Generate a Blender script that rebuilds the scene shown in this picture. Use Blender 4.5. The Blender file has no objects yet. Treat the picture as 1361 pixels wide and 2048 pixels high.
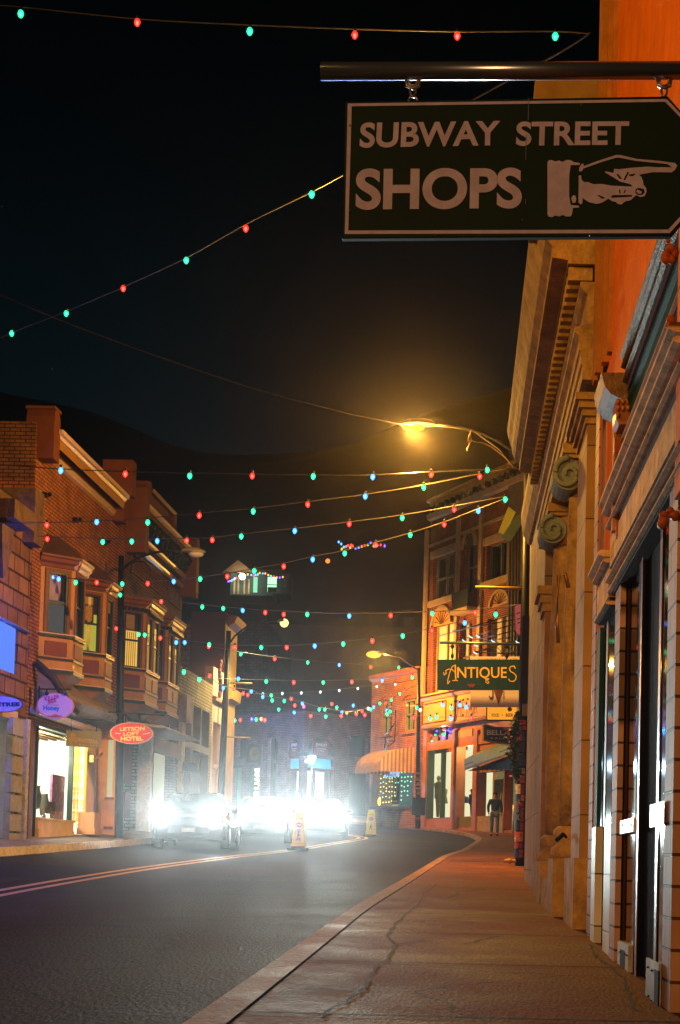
import bpy, bmesh, math, random
from mathutils import Vector, Matrix
random.seed(7)
rad = math.radians
sc = bpy.context.scene
COL = sc.collection
# ---------------- camera ----------------
FPX = 3200.0; PPX, PPY = 920.0, 1568.0; PITCH, ROLL = rad(2.9), rad(1.35)
RC = Matrix.Rotation(math.pi/2 + PITCH, 3, 'X') @ Matrix.Rotation(ROLL, 3, 'Z')
CAMZ = 0.8
CP = Vector((0, 0, CAMZ))
cd = bpy.data.cameras.new('camera'); cam = bpy.data.objects.new('camera', cd); COL.objects.link(cam)
cam.matrix_world = Matrix.Translation(CP) @ RC.to_4x4()
cd.sensor_fit = 'VERTICAL'; cd.sensor_height = 36; cd.lens = FPX/2048*36
cd.shift_x = (680.5-PPX)/2048; cd.shift_y = (PPY-1024)/2048
cd.clip_start = 0.05; cd.clip_end = 3000
sc.camera = cam
def ray(px, py):
    d = RC @ Vector(((px-PPX)/FPX, -(py-PPY)/FPX, -1)); return d/d.y
def P(px, py, Y): return CP + ray(px, py)*Y
def PX(px, py, X):
    r = ray(px, py); return CP + r*(X/r.x)
def sm(a, b, t):
    t = max(0, min(1, (t-a)/(b-a))); return t*t*(3-2*t)
def G(x, y):
    z = 0.020*y + (0.00018*y*y if y > 0 else 0)
    return z + 0.12*sm(-5, -9, x)
def GP(px, py, off=0.0):
    r = ray(px, py); lo, hi = 2.0, 140.0
    f = lambda Y: (CP + r*Y).z - G(r.x*Y, Y) - off
    n = 400; prev = f(lo)
    for i in range(1, n+1):
        Y = lo + (hi-lo)*i/n; c = f(Y)
        if c <= 0 < prev:
            a, b = Y-(hi-lo)/n, Y
            for _ in range(30):
                m = (a+b)/2
                if f(m) > 0: a = m
                else: b = m
            return CP + r*a
        prev = c
    return CP + r*hi
# ---------------- frames and mesh builder ----------------
class Fr:
    def __init__(s, x, y, ux=1, uy=0, nx=0, ny=-1, z=0):
        l = math.hypot(ux, uy); s.o = Vector((x, y, z)); s.u = Vector((ux/l, uy/l, 0))
        l = math.hypot(nx, ny); s.n = Vector((nx/l, ny/l, 0))
    def pt(s, a, d, z): return s.o + s.u*a + s.n*d + Vector((0, 0, z))
    def px(s, x, y, d=0):
        r = ray(x, y); o = s.o + s.n*d
        t = (o-CP).dot(s.n)/r.dot(s.n); p = CP + r*t
        return (p-s.o).dot(s.u), p.z - s.o.z
    def at(s, d): 
        f = Fr(0, 0); f.o = s.o + s.n*d; f.u = s.u; f.n = s.n; return f
W = Fr(0, 0, 1, 0, 0, 1)
def facing(Y): return Fr(0, Y, 1, 0, 0, -1)
class MB:
    def __init__(s, fr=W): s.v = []; s.f = []; s.uv = []; s.fr = fr; s.sm = []
    def add(s, pts, faces, fr=None, smooth=False):
        fr = fr or s.fr; b = len(s.v)
        wp = [fr.pt(*p) for p in pts]; s.v += wp
        for f in faces:
            a, c, e = (Vector(pts[f[0]]), Vector(pts[f[1]]), Vector(pts[f[2]]))
            n = (c-a).cross(e-a); k = max(range(3), key=lambda i: abs(n[i]))
            s.uv.append([((pts[i][0], pts[i][2]) if k == 1 else (pts[i][1], pts[i][2]) if k == 0 else (pts[i][0], pts[i][1])) for i in f])
            s.f.append([b+i for i in f]); s.sm.append(smooth)
        return s
    def box(s, a0, a1, d0, d1, z0, z1, fr=None):
        p = [(a, d, z) for z in (z0, z1) for d in (d0, d1) for a in (a0, a1)]
        return s.add(p, [(0,1,3,2),(4,6,7,5),(0,4,5,1),(2,3,7,6),(0,2,6,4),(1,5,7,3)], fr)
    def prism(s, poly, d0, d1, fr=None):      # poly in (s,z)
        n = len(poly)
        p = [(a, d0, z) for a, z in poly] + [(a, d1, z) for a, z in poly]
        return s.add(p, [list(range(n)), list(range(2*n-1, n-1, -1))] + [(i, (i+1) % n, n+(i+1) % n, n+i) for i in range(n)], fr)
    def vprism(s, poly, z0, z1, fr=None):     # poly in (s,d)
        n = len(poly)
        p = [(a, d, z0) for a, d in poly] + [(a, d, z1) for a, d in poly]
        return s.add(p, [list(range(n)), list(range(2*n-1, n-1, -1))] + [(i, (i+1) % n, n+(i+1) % n, n+i) for i in range(n)], fr)
    def sweep(s, prof, a0, a1, fr=None, closed=True):   # prof in (d,z) along s
        n = len(prof)
        p = [(a0, d, z) for d, z in prof] + [(a1, d, z) for d, z in prof]
        return s.add(p, [list(range(n)), list(range(2*n-1, n-1, -1))] + [(i, (i+1) % n, n+(i+1) % n, n+i) for i in range(n)], fr)
    def lathe(s, prof, c=(0, 0), n=16, fr=None, smooth=True):   # prof (r,z)
        p = []; m = len(prof)
        for r, z in prof:
            for i in range(n):
                t = 2*math.pi*i/n; p.append((c[0]+r*math.cos(t), c[1]+r*math.sin(t), z))
        f = [(j*n+i, j*n+(i+1) % n, (j+1)*n+(i+1) % n, (j+1)*n+i) for j in range(m-1) for i in range(n)]
        f += [list(range(n))[::-1], [(m-1)*n+i for i in range(n)]]
        return s.add(p, f, fr, smooth)
    def tube(s, path, r, n=6, fr=None, smooth=True, cap=True):
        pts = [Vector(q) for q in path]; k = len(pts); p = []
        rr = r if isinstance(r, (list, tuple)) else [r]*k
        for i, q in enumerate(pts):
            t = (pts[min(i+1, k-1)]-pts[max(i-1, 0)]).normalized()
            a = t.cross(Vector((0, 0, 1)))
            if a.length < 1e-3: a = t.cross(Vector((1, 0, 0)))
            a.normalize(); b = t.cross(a).normalized()
            for j in range(n):
                w = 2*math.pi*j/n; p.append(tuple(q + (a*math.cos(w)+b*math.sin(w))*rr[i]))
        f = [(i*n+j, i*n+(j+1) % n, (i+1)*n+(j+1) % n, (i+1)*n+j) for i in range(k-1) for j in range(n)]
        if cap: f += [list(range(n))[::-1], [(k-1)*n+j for j in range(n)]]
        return s.add(p, f, fr, smooth)
    def ball(s, c, rx, ry=None, rz=None, n=10, m=6, fr=None):
        ry = ry or rx; rz = rz or rx; p = []
        for j in range(m+1):
            ph = -math.pi/2+math.pi*j/m
            ph = max(-1.5, min(1.5, ph))
            for i in range(n):
                t = 2*math.pi*i/n; p.append((c[0]+rx*math.cos(ph)*math.cos(t), c[1]+ry*math.cos(ph)*math.sin(t), c[2]+rz*math.sin(ph)))
        f = [(j*n+i, j*n+(i+1) % n, (j+1)*n+(i+1) % n, (j+1)*n+i) for j in range(m) for i in range(n)]
        f += [list(range(n))[::-1], [m*n+i for i in range(n)]]
        return s.add(p, f, fr, True)
    def wall(s, a0, a1, z0, z1, op, d0=-0.25, d1=0, fr=None):   # wall with rectangular openings (a0,a1,z0,z1)
        xs = sorted({a0, a1} | {min(a1, max(a0, v)) for o in op for v in o[:2]})
        zs = sorted({z0, z1} | {min(z1, max(z0, v)) for o in op for v in o[2:4]})
        for i in range(len(xs)-1):
            if xs[i+1]-xs[i] < 1e-4: continue
            run = None
            for j in range(len(zs)-1):
                cx, cz = (xs[i]+xs[i+1])/2, (zs[j]+zs[j+1])/2
                hole = any(o[0] < cx < o[1] and o[2] < cz < o[3] for o in op)
                if hole:
                    if run is not None: s.box(xs[i], xs[i+1], d0, d1, run, zs[j], fr); run = None
                elif run is None: run = zs[j]
            if run is not None: s.box(xs[i], xs[i+1], d0, d1, run, zs[-1], fr)
        return s
    def build(s, name, mat, parent=None, bevel=0):
        L = ROOT.get(parent.name, Vector((0, 0, 0))) if parent else Vector((0, 0, 0))
        base = L
        if not parent and s.v:
            base = Vector((sum(v.x for v in s.v)/len(s.v), sum(v.y for v in s.v)/len(s.v), min(v.z for v in s.v)))
        me = bpy.data.meshes.new(name)
        me.from_pydata([tuple(v-base) for v in s.v], [], s.f)
        uv = me.uv_layers.new(name='UVMap'); k = 0
        for poly, u in zip(me.polygons, s.uv):
            for q in u: uv.data[k].uv = q; k += 1
        for poly, q in zip(me.polygons, s.sm): poly.use_smooth = q
        bm = bmesh.new(); bm.from_mesh(me); bmesh.ops.recalc_face_normals(bm, faces=bm.faces); bm.to_mesh(me); bm.free()
        o = bpy.data.objects.new(name, me); COL.objects.link(o)
        if mat: me.materials.append(mat)
        if parent: o.parent = parent; ROOT[o.name] = L
        else: o.location = base; ROOT[o.name] = base
        if bevel:
            m = o.modifiers.new('bevel', 'BEVEL'); m.width = bevel; m.segments = 1; m.limit_method = 'ANGLE'
        return o
ROOT = {}
def tag(o, label=None, cat=None, group=None, kind=None):
    if label: o['label'] = label
    if cat: o['category'] = cat
    if group: o['group'] = group
    if kind: o['kind'] = kind
    return o
def thing(name, label, cat, loc=(0, 0, 0), group=None):
    o = bpy.data.objects.new(name, None); COL.objects.link(o); o.location = loc; o.empty_display_size = .3
    ROOT[o.name] = Vector(loc); return tag(o, label, cat, group)
def dup(root, dv, rz=0, label=None, group=None):
    r = root.copy(); COL.objects.link(r); r.location = Vector(root.location)+Vector(dv); r.rotation_euler.z += rz
    if label: r['label'] = label
    if group: r['group'] = group
    for ch in list(root.children):
        c = ch.copy(); COL.objects.link(c); c.parent = r
        for g in ch.children:
            d = g.copy(); COL.objects.link(d); d.parent = c
    return r
def text_geo(body, bold=0.0, res=3):
    cu = bpy.data.curves.new('lettering', 'FONT'); cu.body = body; cu.resolution_u = res; cu.offset = bold
    ob = bpy.data.objects.new('lettering', cu); COL.objects.link(ob)
    bpy.context.view_layer.update()
    me = bpy.data.meshes.new_from_object(ob.evaluated_get(bpy.context.evaluated_depsgraph_get()))
    v = [(q.co.x, q.co.y) for q in me.vertices]; f = [list(p.vertices) for p in me.polygons]
    bpy.data.objects.remove(ob); bpy.data.meshes.remove(me); bpy.data.curves.remove(cu)
    x0, x1 = min(a for a, b in v), max(a for a, b in v); y0, y1 = min(b for a, b in v), max(b for a, b in v)
    return [((a-x0)/(x1-x0), (b-y0)/(y1-y0)) for a, b in v], f
def text_fr(mb, body, a0, a1, z0, z1, d, fr=None, bold=0.0, arc=0):
    v, f = text_geo(body, bold)
    mb.add([(a0+(a1-a0)*x, d, z0+(z1-z0)*y + arc*(1-(2*x-1)**2)) for x, y in v], f, fr)
def text_px(mb, body, tl, tr, br, bl, Y, bold=0.0):
    v, f = text_geo(body, bold, 10 if Y < 10 else 4); pts = []
    for x, y in v:
        X = (1-y)*((1-x)*bl[0]+x*br[0]) + y*((1-x)*tl[0]+x*tr[0])
        Z = (1-y)*((1-x)*bl[1]+x*br[1]) + y*((1-x)*tl[1]+x*tr[1])
        pts.append(tuple(P(X, Z, Y)))
    mb.add(pts, f, W)
def pxpoly(mb, pts, Y, th=0.004):
    q = [P(x, y, Y) for x, y in pts]; n = len(q)
    if th <= 0: mb.add([tuple(v) for v in q], [list(range(n))], W); return
    mb.add([tuple(v) for v in q]+[(v.x, v.y+th, v.z) for v in q],
           [list(range(n)), list(range(2*n-1, n-1, -1))]+[(i, (i+1) % n, n+(i+1) % n, n+i) for i in range(n)], W)
def stroke_px(mb, pts, w, Y, th=0.004):
    for (x0, y0), (x1, y1) in zip(pts, pts[1:]):
        l = math.hypot(x1-x0, y1-y0) or 1; nx, ny = -(y1-y0)/l*w/2, (x1-x0)/l*w/2; ex, ey = (x1-x0)/l*w*.3, (y1-y0)/l*w*.3
        pxpoly(mb, [(x0+nx-ex, y0+ny-ey), (x1+nx+ex, y1+ny+ey), (x1-nx+ex, y1-ny+ey), (x0-nx-ex, y0-ny-ey)], Y, th)
# ---------------- materials ----------------
def C(h):
    h = h.lstrip('#'); r = []
    for i in (0, 2, 4):
        c = int(h[i:i+2], 16)/255; r.append(c/12.92 if c <= .04045 else ((c+.055)/1.055)**2.4)
    return (*r, 1)
MC = {}
def _base(name):
    m = bpy.data.materials.new(name); m.use_nodes = True; nt = m.node_tree
    b = nt.nodes['Principled BSDF']; return m, nt, b
def M(name, col='#808080', rough=.7, metal=0, var=.3, vs=2.0, bump=.15, bs=60, spec=.22, coat=0):
    if name in MC: return MC[name]
    m, nt, b = _base(name); N = nt.nodes; L = nt.links
    c = C(col) if isinstance(col, str) else (*col, 1)
    tc = N.new('ShaderNodeTexCoord')
    nz = N.new('ShaderNodeTexNoise'); nz.inputs['Scale'].default_value = vs; nz.inputs['Detail'].default_value = 8
    nz.inputs['Roughness'].default_value = .65
    L.new(tc.outputs['Object'], nz.inputs['Vector'])
    mx = N.new('ShaderNodeMix'); mx.data_type = 'RGBA'
    mx.inputs[6].default_value = tuple(x*(1-var) for x in c[:3])+(1,); mx.inputs[7].default_value = tuple(min(1, x*(1+var*.5)) for x in c[:3])+(1,)
    mr = N.new('ShaderNodeMapRange'); mr.inputs[1].default_value = .3; mr.inputs[2].default_value = .7
    L.new(nz.outputs[0], mr.inputs[0]); L.new(mr.outputs[0], mx.inputs[0]); L.new(mx.outputs[2], b.inputs['Base Color'])
    b.inputs['Roughness'].default_value = rough; b.inputs['Metallic'].default_value = metal
    b.inputs['Specular IOR Level'].default_value = spec; b.inputs['Coat Weight'].default_value = coat
    if bump:
        n2 = N.new('ShaderNodeTexNoise'); n2.inputs['Scale'].default_value = bs; n2.inputs['Detail'].default_value = 5
        L.new(tc.outputs['Object'], n2.inputs['Vector'])
        bp = N.new('ShaderNodeBump'); bp.inputs['Strength'].default_value = bump; bp.inputs['Distance'].default_value = .02
        L.new(n2.outputs[0], bp.inputs['Height']); L.new(bp.outputs[0], b.inputs['Normal'])
    MC[name] = m; return m
def MBrick(name, c1, c2, mortar, bw=.21, bh=.075, mort=.012, rough=.85, bump=.6, off=.5):
    if name in MC: return MC[name]
    m, nt, b = _base(name); N = nt.nodes; L = nt.links
    uv = N.new('ShaderNodeUVMap'); br = N.new('ShaderNodeTexBrick'); L.new(uv.outputs[0], br.inputs['Vector'])
    br.inputs['Scale'].default_value = 1; br.inputs['Brick Width'].default_value = bw; br.inputs['Row Height'].default_value = bh
    br.inputs['Mortar Size'].default_value = mort; br.inputs['Mortar Smooth'].default_value = .3; br.offset = off
    br.inputs['Color1'].default_value = C(c1); br.inputs['Color2'].default_value = C(c2); br.inputs['Mortar'].default_value = C(mortar)
    nz = N.new('ShaderNodeTexNoise'); nz.inputs['Scale'].default_value = 1.6; nz.inputs['Detail'].default_value = 8
    L.new(uv.outputs[0], nz.inputs['Vector'])
    mr = N.new('ShaderNodeMapRange'); mr.inputs[1].default_value = .3; mr.inputs[2].default_value = .7; mr.inputs[3].default_value = .6; mr.inputs[4].default_value = 1.15
    L.new(nz.outputs[0], mr.inputs[0])
    mu = N.new('ShaderNodeVectorMath'); mu.operation = 'SCALE'; L.new(br.outputs[0], mu.inputs[0]); L.new(mr.outputs[0], mu.inputs['Scale'])
    L.new(mu.outputs[0], b.inputs['Base Color']); b.inputs['Roughness'].default_value = rough; b.inputs['Specular IOR Level'].default_value = .12
    bp = N.new('ShaderNodeBump'); bp.inputs['Strength'].default_value = bump; bp.inputs['Distance'].default_value = .01; bp.invert = True
    L.new(br.outputs['Fac'], bp.inputs['Height']); L.new(bp.outputs[0], b.inputs['Normal'])
    MC[name] = m; return m
def ME(name, col, s=1.0, sample=True, grad=None):
    if name in MC: return MC[name]
    m = bpy.data.materials.new(name); m.use_nodes = True; nt = m.node_tree; nt.nodes.clear()
    e = nt.nodes.new('ShaderNodeEmission'); o = nt.nodes.new('ShaderNodeOutputMaterial'); nt.links.new(e.outputs[0], o.inputs[0])
    e.inputs[0].default_value = C(col) if isinstance(col, str) else (*col, 1); e.inputs[1].default_value = s
    if not sample: m.cycles.emission_sampling = 'NONE'
    MC[name] = m; return m
def MBulb(name, col, s):
    if name in MC: return MC[name]
    m = ME(name, col, s, sample=False); nt = m.node_tree; e = [n for n in nt.nodes if n.type == 'EMISSION'][0]
    lw = nt.nodes.new('ShaderNodeLayerWeight'); lw.inputs[0].default_value = .5
    cr = nt.nodes.new('ShaderNodeValToRGB'); cr.color_ramp.elements[0].position = .03; hot = tuple(c*.95+.05*max(col) for c in col)
    cr.color_ramp.elements[0].color = (*[h*1.5 for h in hot], 1); cr.color_ramp.elements[1].position = .22; cr.color_ramp.elements[1].color = (*[c*.75 for c in col], 1)
    nt.links.new(lw.outputs['Facing'], cr.inputs[0]); nt.links.new(cr.outputs[0], e.inputs[0]); return m
def MGlass(name, col='#05080a', rough=.06, spec=.8):
    if name in MC: return MC[name]
    m, nt, b = _base(name); b.inputs['Base Color'].default_value = C(col); b.inputs['Roughness'].default_value = rough
    b.inputs['Specular IOR Level'].default_value = spec
    N = nt.nodes; tc = N.new('ShaderNodeTexCoord'); nz = N.new('ShaderNodeTexNoise'); nz.inputs['Scale'].default_value = 1.2
    nt.links.new(tc.outputs['Object'], nz.inputs['Vector'])
    bp = N.new('ShaderNodeBump'); bp.inputs['Strength'].default_value = .12; bp.inputs['Distance'].default_value = .02
    nt.links.new(nz.outputs[0], bp.inputs['Height']); nt.links.new(bp.outputs[0], b.inputs['Normal'])
    MC[name] = m; return m
def clear_glass():
    if 'clear glass' in MC: return MC['clear glass']
    m = bpy.data.materials.new('clear glass'); m.use_nodes = True; nt = m.node_tree; nt.nodes.clear()
    t = nt.nodes.new('ShaderNodeBsdfTransparent'); g = nt.nodes.new('ShaderNodeBsdfGlossy'); x = nt.nodes.new('ShaderNodeMixShader'); o = nt.nodes.new('ShaderNodeOutputMaterial')
    lw = nt.nodes.new('ShaderNodeLayerWeight'); lw.inputs[0].default_value = .12; fr = nt.nodes.new('ShaderNodeMath'); fr.operation = 'MULTIPLY'; fr.inputs[1].default_value = .35; nt.links.new(lw.outputs['Facing'], fr.inputs[0])
    g.inputs['Roughness'].default_value = .03; t.inputs[0].default_value = (.92, .95, .93, 1)
    nt.links.new(fr.outputs[0], x.inputs[0]); nt.links.new(t.outputs[0], x.inputs[1]); nt.links.new(g.outputs[0], x.inputs[2]); nt.links.new(x.outputs[0], o.inputs[0])
    MC['clear glass'] = m; return m
def light(name, loc, col, power, parent=None, kind='POINT', size=.1, to=None, angle=120, blend=.6):
    ld = bpy.data.lights.new(name, kind); ld.color = C(col)[:3] if isinstance(col, str) else col; ld.energy = power
    if kind == 'AREA': ld.size = size
    else: ld.shadow_soft_size = size
    if kind == 'SPOT': ld.spot_size = rad(angle); ld.spot_blend = blend
    o = bpy.data.objects.new(name, ld); COL.objects.link(o)
    L = ROOT.get(parent.name, Vector((0, 0, 0))) if parent else Vector((0, 0, 0))
    if parent: o.parent = parent
    o.location = Vector(loc)-L
    if to is not None: o.rotation_euler = (Vector(to)-Vector(loc)).to_track_quat('-Z', 'Y').to_euler()
    return o
# ---------------- world: night sky ----------------
w = bpy.data.worlds.new('World'); sc.world = w; w.use_nodes = True; nt = w.node_tree; N = nt.nodes; L = nt.links
bg = N['Background']
sky = N.new('ShaderNodeTexSky'); sky.sky_type = 'NISHITA'; sky.sun_disc = False; sky.sun_elevation = rad(-9); sky.sun_rotation = rad(20)
tc = N.new('ShaderNodeTexCoord'); sp = N.new('ShaderNodeSeparateXYZ'); L.new(tc.outputs['Generated'], sp.inputs[0])
cr = N.new('ShaderNodeValToRGB'); L.new(sp.outputs[2], cr.inputs[0])
cr.color_ramp.elements[0].position = .0; cr.color_ramp.elements[0].color = (.0006, .0042, .0080, 1)
cr.color_ramp.elements[1].position = .5; cr.color_ramp.elements[1].color = (.00008, .00025, .00045, 1)
e = cr.color_ramp.elements.new(.28); e.color = (.0003, .0038, .0056, 1)
e = cr.color_ramp.elements.new(.40); e.color = (.00014, .0014, .0022, 1)
vo = N.new('ShaderNodeTexVoronoi'); vo.inputs['Scale'].default_value = 45; L.new(tc.outputs['Generated'], vo.inputs['Vector'])
mt = N.new('ShaderNodeMath'); mt.operation = 'LESS_THAN'; mt.inputs[1].default_value = .012; L.new(vo.outputs['Distance'], mt.inputs[0])
ad = N.new('ShaderNodeMix'); ad.data_type = 'RGBA'; ad.blend_type = 'ADD'; ad.inputs[0].default_value = 1
sv = N.new('ShaderNodeMath'); sv.operation = 'MULTIPLY'; sv.inputs[1].default_value = .22; L.new(mt.outputs[0], sv.inputs[0])
L.new(cr.outputs[0], ad.inputs[6]); L.new(sv.outputs[0], ad.inputs[7])
a2 = N.new('ShaderNodeMix'); a2.data_type = 'RGBA'; a2.blend_type = 'ADD'; a2.inputs[0].default_value = .02
L.new(ad.outputs[2], a2.inputs[6]); L.new(sky.outputs[0], a2.inputs[7]); L.new(a2.outputs[2], bg.inputs[0]); bg.inputs[1].default_value = 1
sc.view_settings.view_transform = 'Standard'; sc.view_settings.look = 'None'; sc.view_settings.gamma = 1
sc.render.engine = 'CYCLES'
sc.cycles.max_bounces = 5; sc.cycles.diffuse_bounces = 2; sc.cycles.glossy_bounces = 3; sc.cycles.transparent_max_bounces = 8; sc.cycles.volume_bounces = 0
sc.cycles.sample_clamp_indirect = 2.0; sc.cycles.sample_clamp_direct = 0; sc.cycles.caustics_reflective = False; sc.cycles.caustics_refractive = False
sc.cycles.use_denoising = True; sc.cycles.use_light_tree = True
# ---------------- ground ----------------
def gstrip(mb, A, B, off, th=0.0, sub=1, across=4):
    n = len(A); rows = []
    for a, b in zip(A, B):
        rows.append([(a[0]+(b[0]-a[0])*k/across, a[1]+(b[1]-a[1])*k/across) for k in range(across+1)])
    pts = [(x, y, G(x, y)+off) for r in rows for x, y in r]; k = across+1
    f = [(i*k+j, i*k+j+1, (i+1)*k+j+1, (i+1)*k+j) for i in range(n-1) for j in range(across)]
    mb.add(pts, f, W, True)
    if th:
        e = [(a[0], a[1]) for a in A]; b = [(x, y, G(x, y)+off) for x, y in e]+[(x, y, G(x, y)+off-th) for x, y in e]
        mb.add(b, [(i, i+1, n+i+1, n+i) for i in range(n-1)], W)
def dens(pl, step=1.0):
    out = []
    for (a, b), (c, d) in zip(pl, pl[1:]):
        n = max(1, int(math.hypot(c-a, d-b)/step))
        out += [(a+(c-a)*i/n, b+(d-b)*i/n) for i in range(n)]
    return out+[pl[-1]]
def resample(pl, n):
    d = [0]
    for p, q in zip(pl, pl[1:]): d.append(d[-1]+math.hypot(q[0]-p[0], q[1]-p[1]))
    out = []
    for i in range(n):
        t = d[-1]*i/(n-1); k = 0
        while k < len(d)-2 and d[k+1] < t: k += 1
        f = (t-d[k])/(d[k+1]-d[k] or 1); out.append((pl[k][0]+(pl[k+1][0]-pl[k][0])*f, pl[k][1]+(pl[k+1][1]-pl[k][1])*f))
    return out
# asphalt material with aggregate glints painted into its colour and worn tracks
def asphalt():
    m, nt, b = _base('asphalt'); N = nt.nodes; L = nt.links
    tc = N.new('ShaderNodeTexCoord')
    n1 = N.new('ShaderNodeTexNoise'); n1.inputs['Scale'].default_value = 40; n1.inputs['Detail'].default_value = 6; mn = N.new('ShaderNodeMapping'); mn.inputs['Scale'].default_value = (1, .35, 1); L.new(tc.outputs['Object'], mn.inputs['Vector']); L.new(mn.outputs[0], n1.inputs['Vector'])
    n2 = N.new('ShaderNodeTexNoise'); n2.inputs['Scale'].default_value = .35; n2.inputs['Detail'].default_value = 6
    mp = N.new('ShaderNodeMapping'); mp.inputs['Scale'].default_value = (.5, 2.2, 1); L.new(tc.outputs['Object'], mp.inputs['Vector']); L.new(mp.outputs[0], n2.inputs['Vector'])
    cr = N.new('ShaderNodeValToRGB'); cr.color_ramp.elements[0].position = .35; cr.color_ramp.elements[0].color = (.011, .0068, .0042, 1)
    cr.color_ramp.elements[1].position = .68; cr.color_ramp.elements[1].color = (.030, .019, .0115, 1); L.new(n2.outputs[0], cr.inputs[0])
    pt = N.new('ShaderNodeTexVoronoi'); pt.feature = 'F1'; pt.inputs['Scale'].default_value = .22; pt.distance = 'CHEBYCHEV'; L.new(tc.outputs['Object'], pt.inputs['Vector'])
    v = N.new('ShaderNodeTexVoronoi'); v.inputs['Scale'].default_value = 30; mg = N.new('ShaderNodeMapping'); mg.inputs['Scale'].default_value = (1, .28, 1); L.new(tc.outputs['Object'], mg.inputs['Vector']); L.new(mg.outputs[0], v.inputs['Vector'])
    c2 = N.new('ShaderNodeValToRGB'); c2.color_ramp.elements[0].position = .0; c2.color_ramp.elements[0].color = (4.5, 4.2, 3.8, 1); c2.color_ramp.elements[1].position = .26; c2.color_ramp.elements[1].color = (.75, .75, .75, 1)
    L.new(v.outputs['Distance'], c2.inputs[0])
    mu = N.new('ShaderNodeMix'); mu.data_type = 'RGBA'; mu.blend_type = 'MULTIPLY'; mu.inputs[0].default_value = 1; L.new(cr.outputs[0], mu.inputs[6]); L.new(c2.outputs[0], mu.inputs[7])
    nd = N.new('ShaderNodeTexNoise'); nd.inputs['Scale'].default_value = 1.2; nd.inputs['Detail'].default_value = 6; L.new(tc.outputs['Object'], nd.inputs['Vector'])
    mv = N.new('ShaderNodeMix'); mv.data_type = 'VECTOR'; mv.inputs[0].default_value = .4; L.new(tc.outputs['Object'], mv.inputs[4]); L.new(nd.outputs['Color'], mv.inputs[5])
    ve = N.new('ShaderNodeTexVoronoi'); ve.feature = 'DISTANCE_TO_EDGE'; ve.inputs['Scale'].default_value = .28; L.new(mv.outputs[1], ve.inputs['Vector'])
    lt = N.new('ShaderNodeMapRange'); lt.inputs[1].default_value = .001; lt.inputs[2].default_value = .006; lt.inputs[3].default_value = .25; lt.inputs[4].default_value = 1; L.new(ve.outputs['Distance'], lt.inputs[0])
    pm = N.new('ShaderNodeMapRange'); pm.inputs[1].default_value = .1; pm.inputs[2].default_value = .9; pm.inputs[3].default_value = .65; pm.inputs[4].default_value = 1.25
    ps = N.new('ShaderNodeSeparateColor'); L.new(pt.outputs['Color'], ps.inputs[0]); L.new(ps.outputs[0], pm.inputs[0])
    ml = N.new('ShaderNodeMath'); ml.operation = 'MULTIPLY'; L.new(lt.outputs[0], ml.inputs[0]); L.new(pm.outputs[0], ml.inputs[1])
    m3 = N.new('ShaderNodeVectorMath'); m3.operation = 'SCALE'; L.new(mu.outputs[2], m3.inputs[0]); L.new(ml.outputs[0], m3.inputs['Scale']); L.new(m3.outputs[0], b.inputs['Base Color'])
    rr = N.new('ShaderNodeMapRange'); rr.inputs[3].default_value = .62; rr.inputs[4].default_value = .9; b.inputs['Specular IOR Level'].default_value = .035; L.new(n2.outputs[0], rr.inputs[0]); L.new(rr.outputs[0], b.inputs['Roughness'])
    bp = N.new('ShaderNodeBump'); bp.inputs['Strength'].default_value = .9; bp.inputs['Distance'].default_value = .012; L.new(n1.outputs[0], bp.inputs['Height']); L.new(bp.outputs[0], b.inputs['Normal'])
    return m
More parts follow.
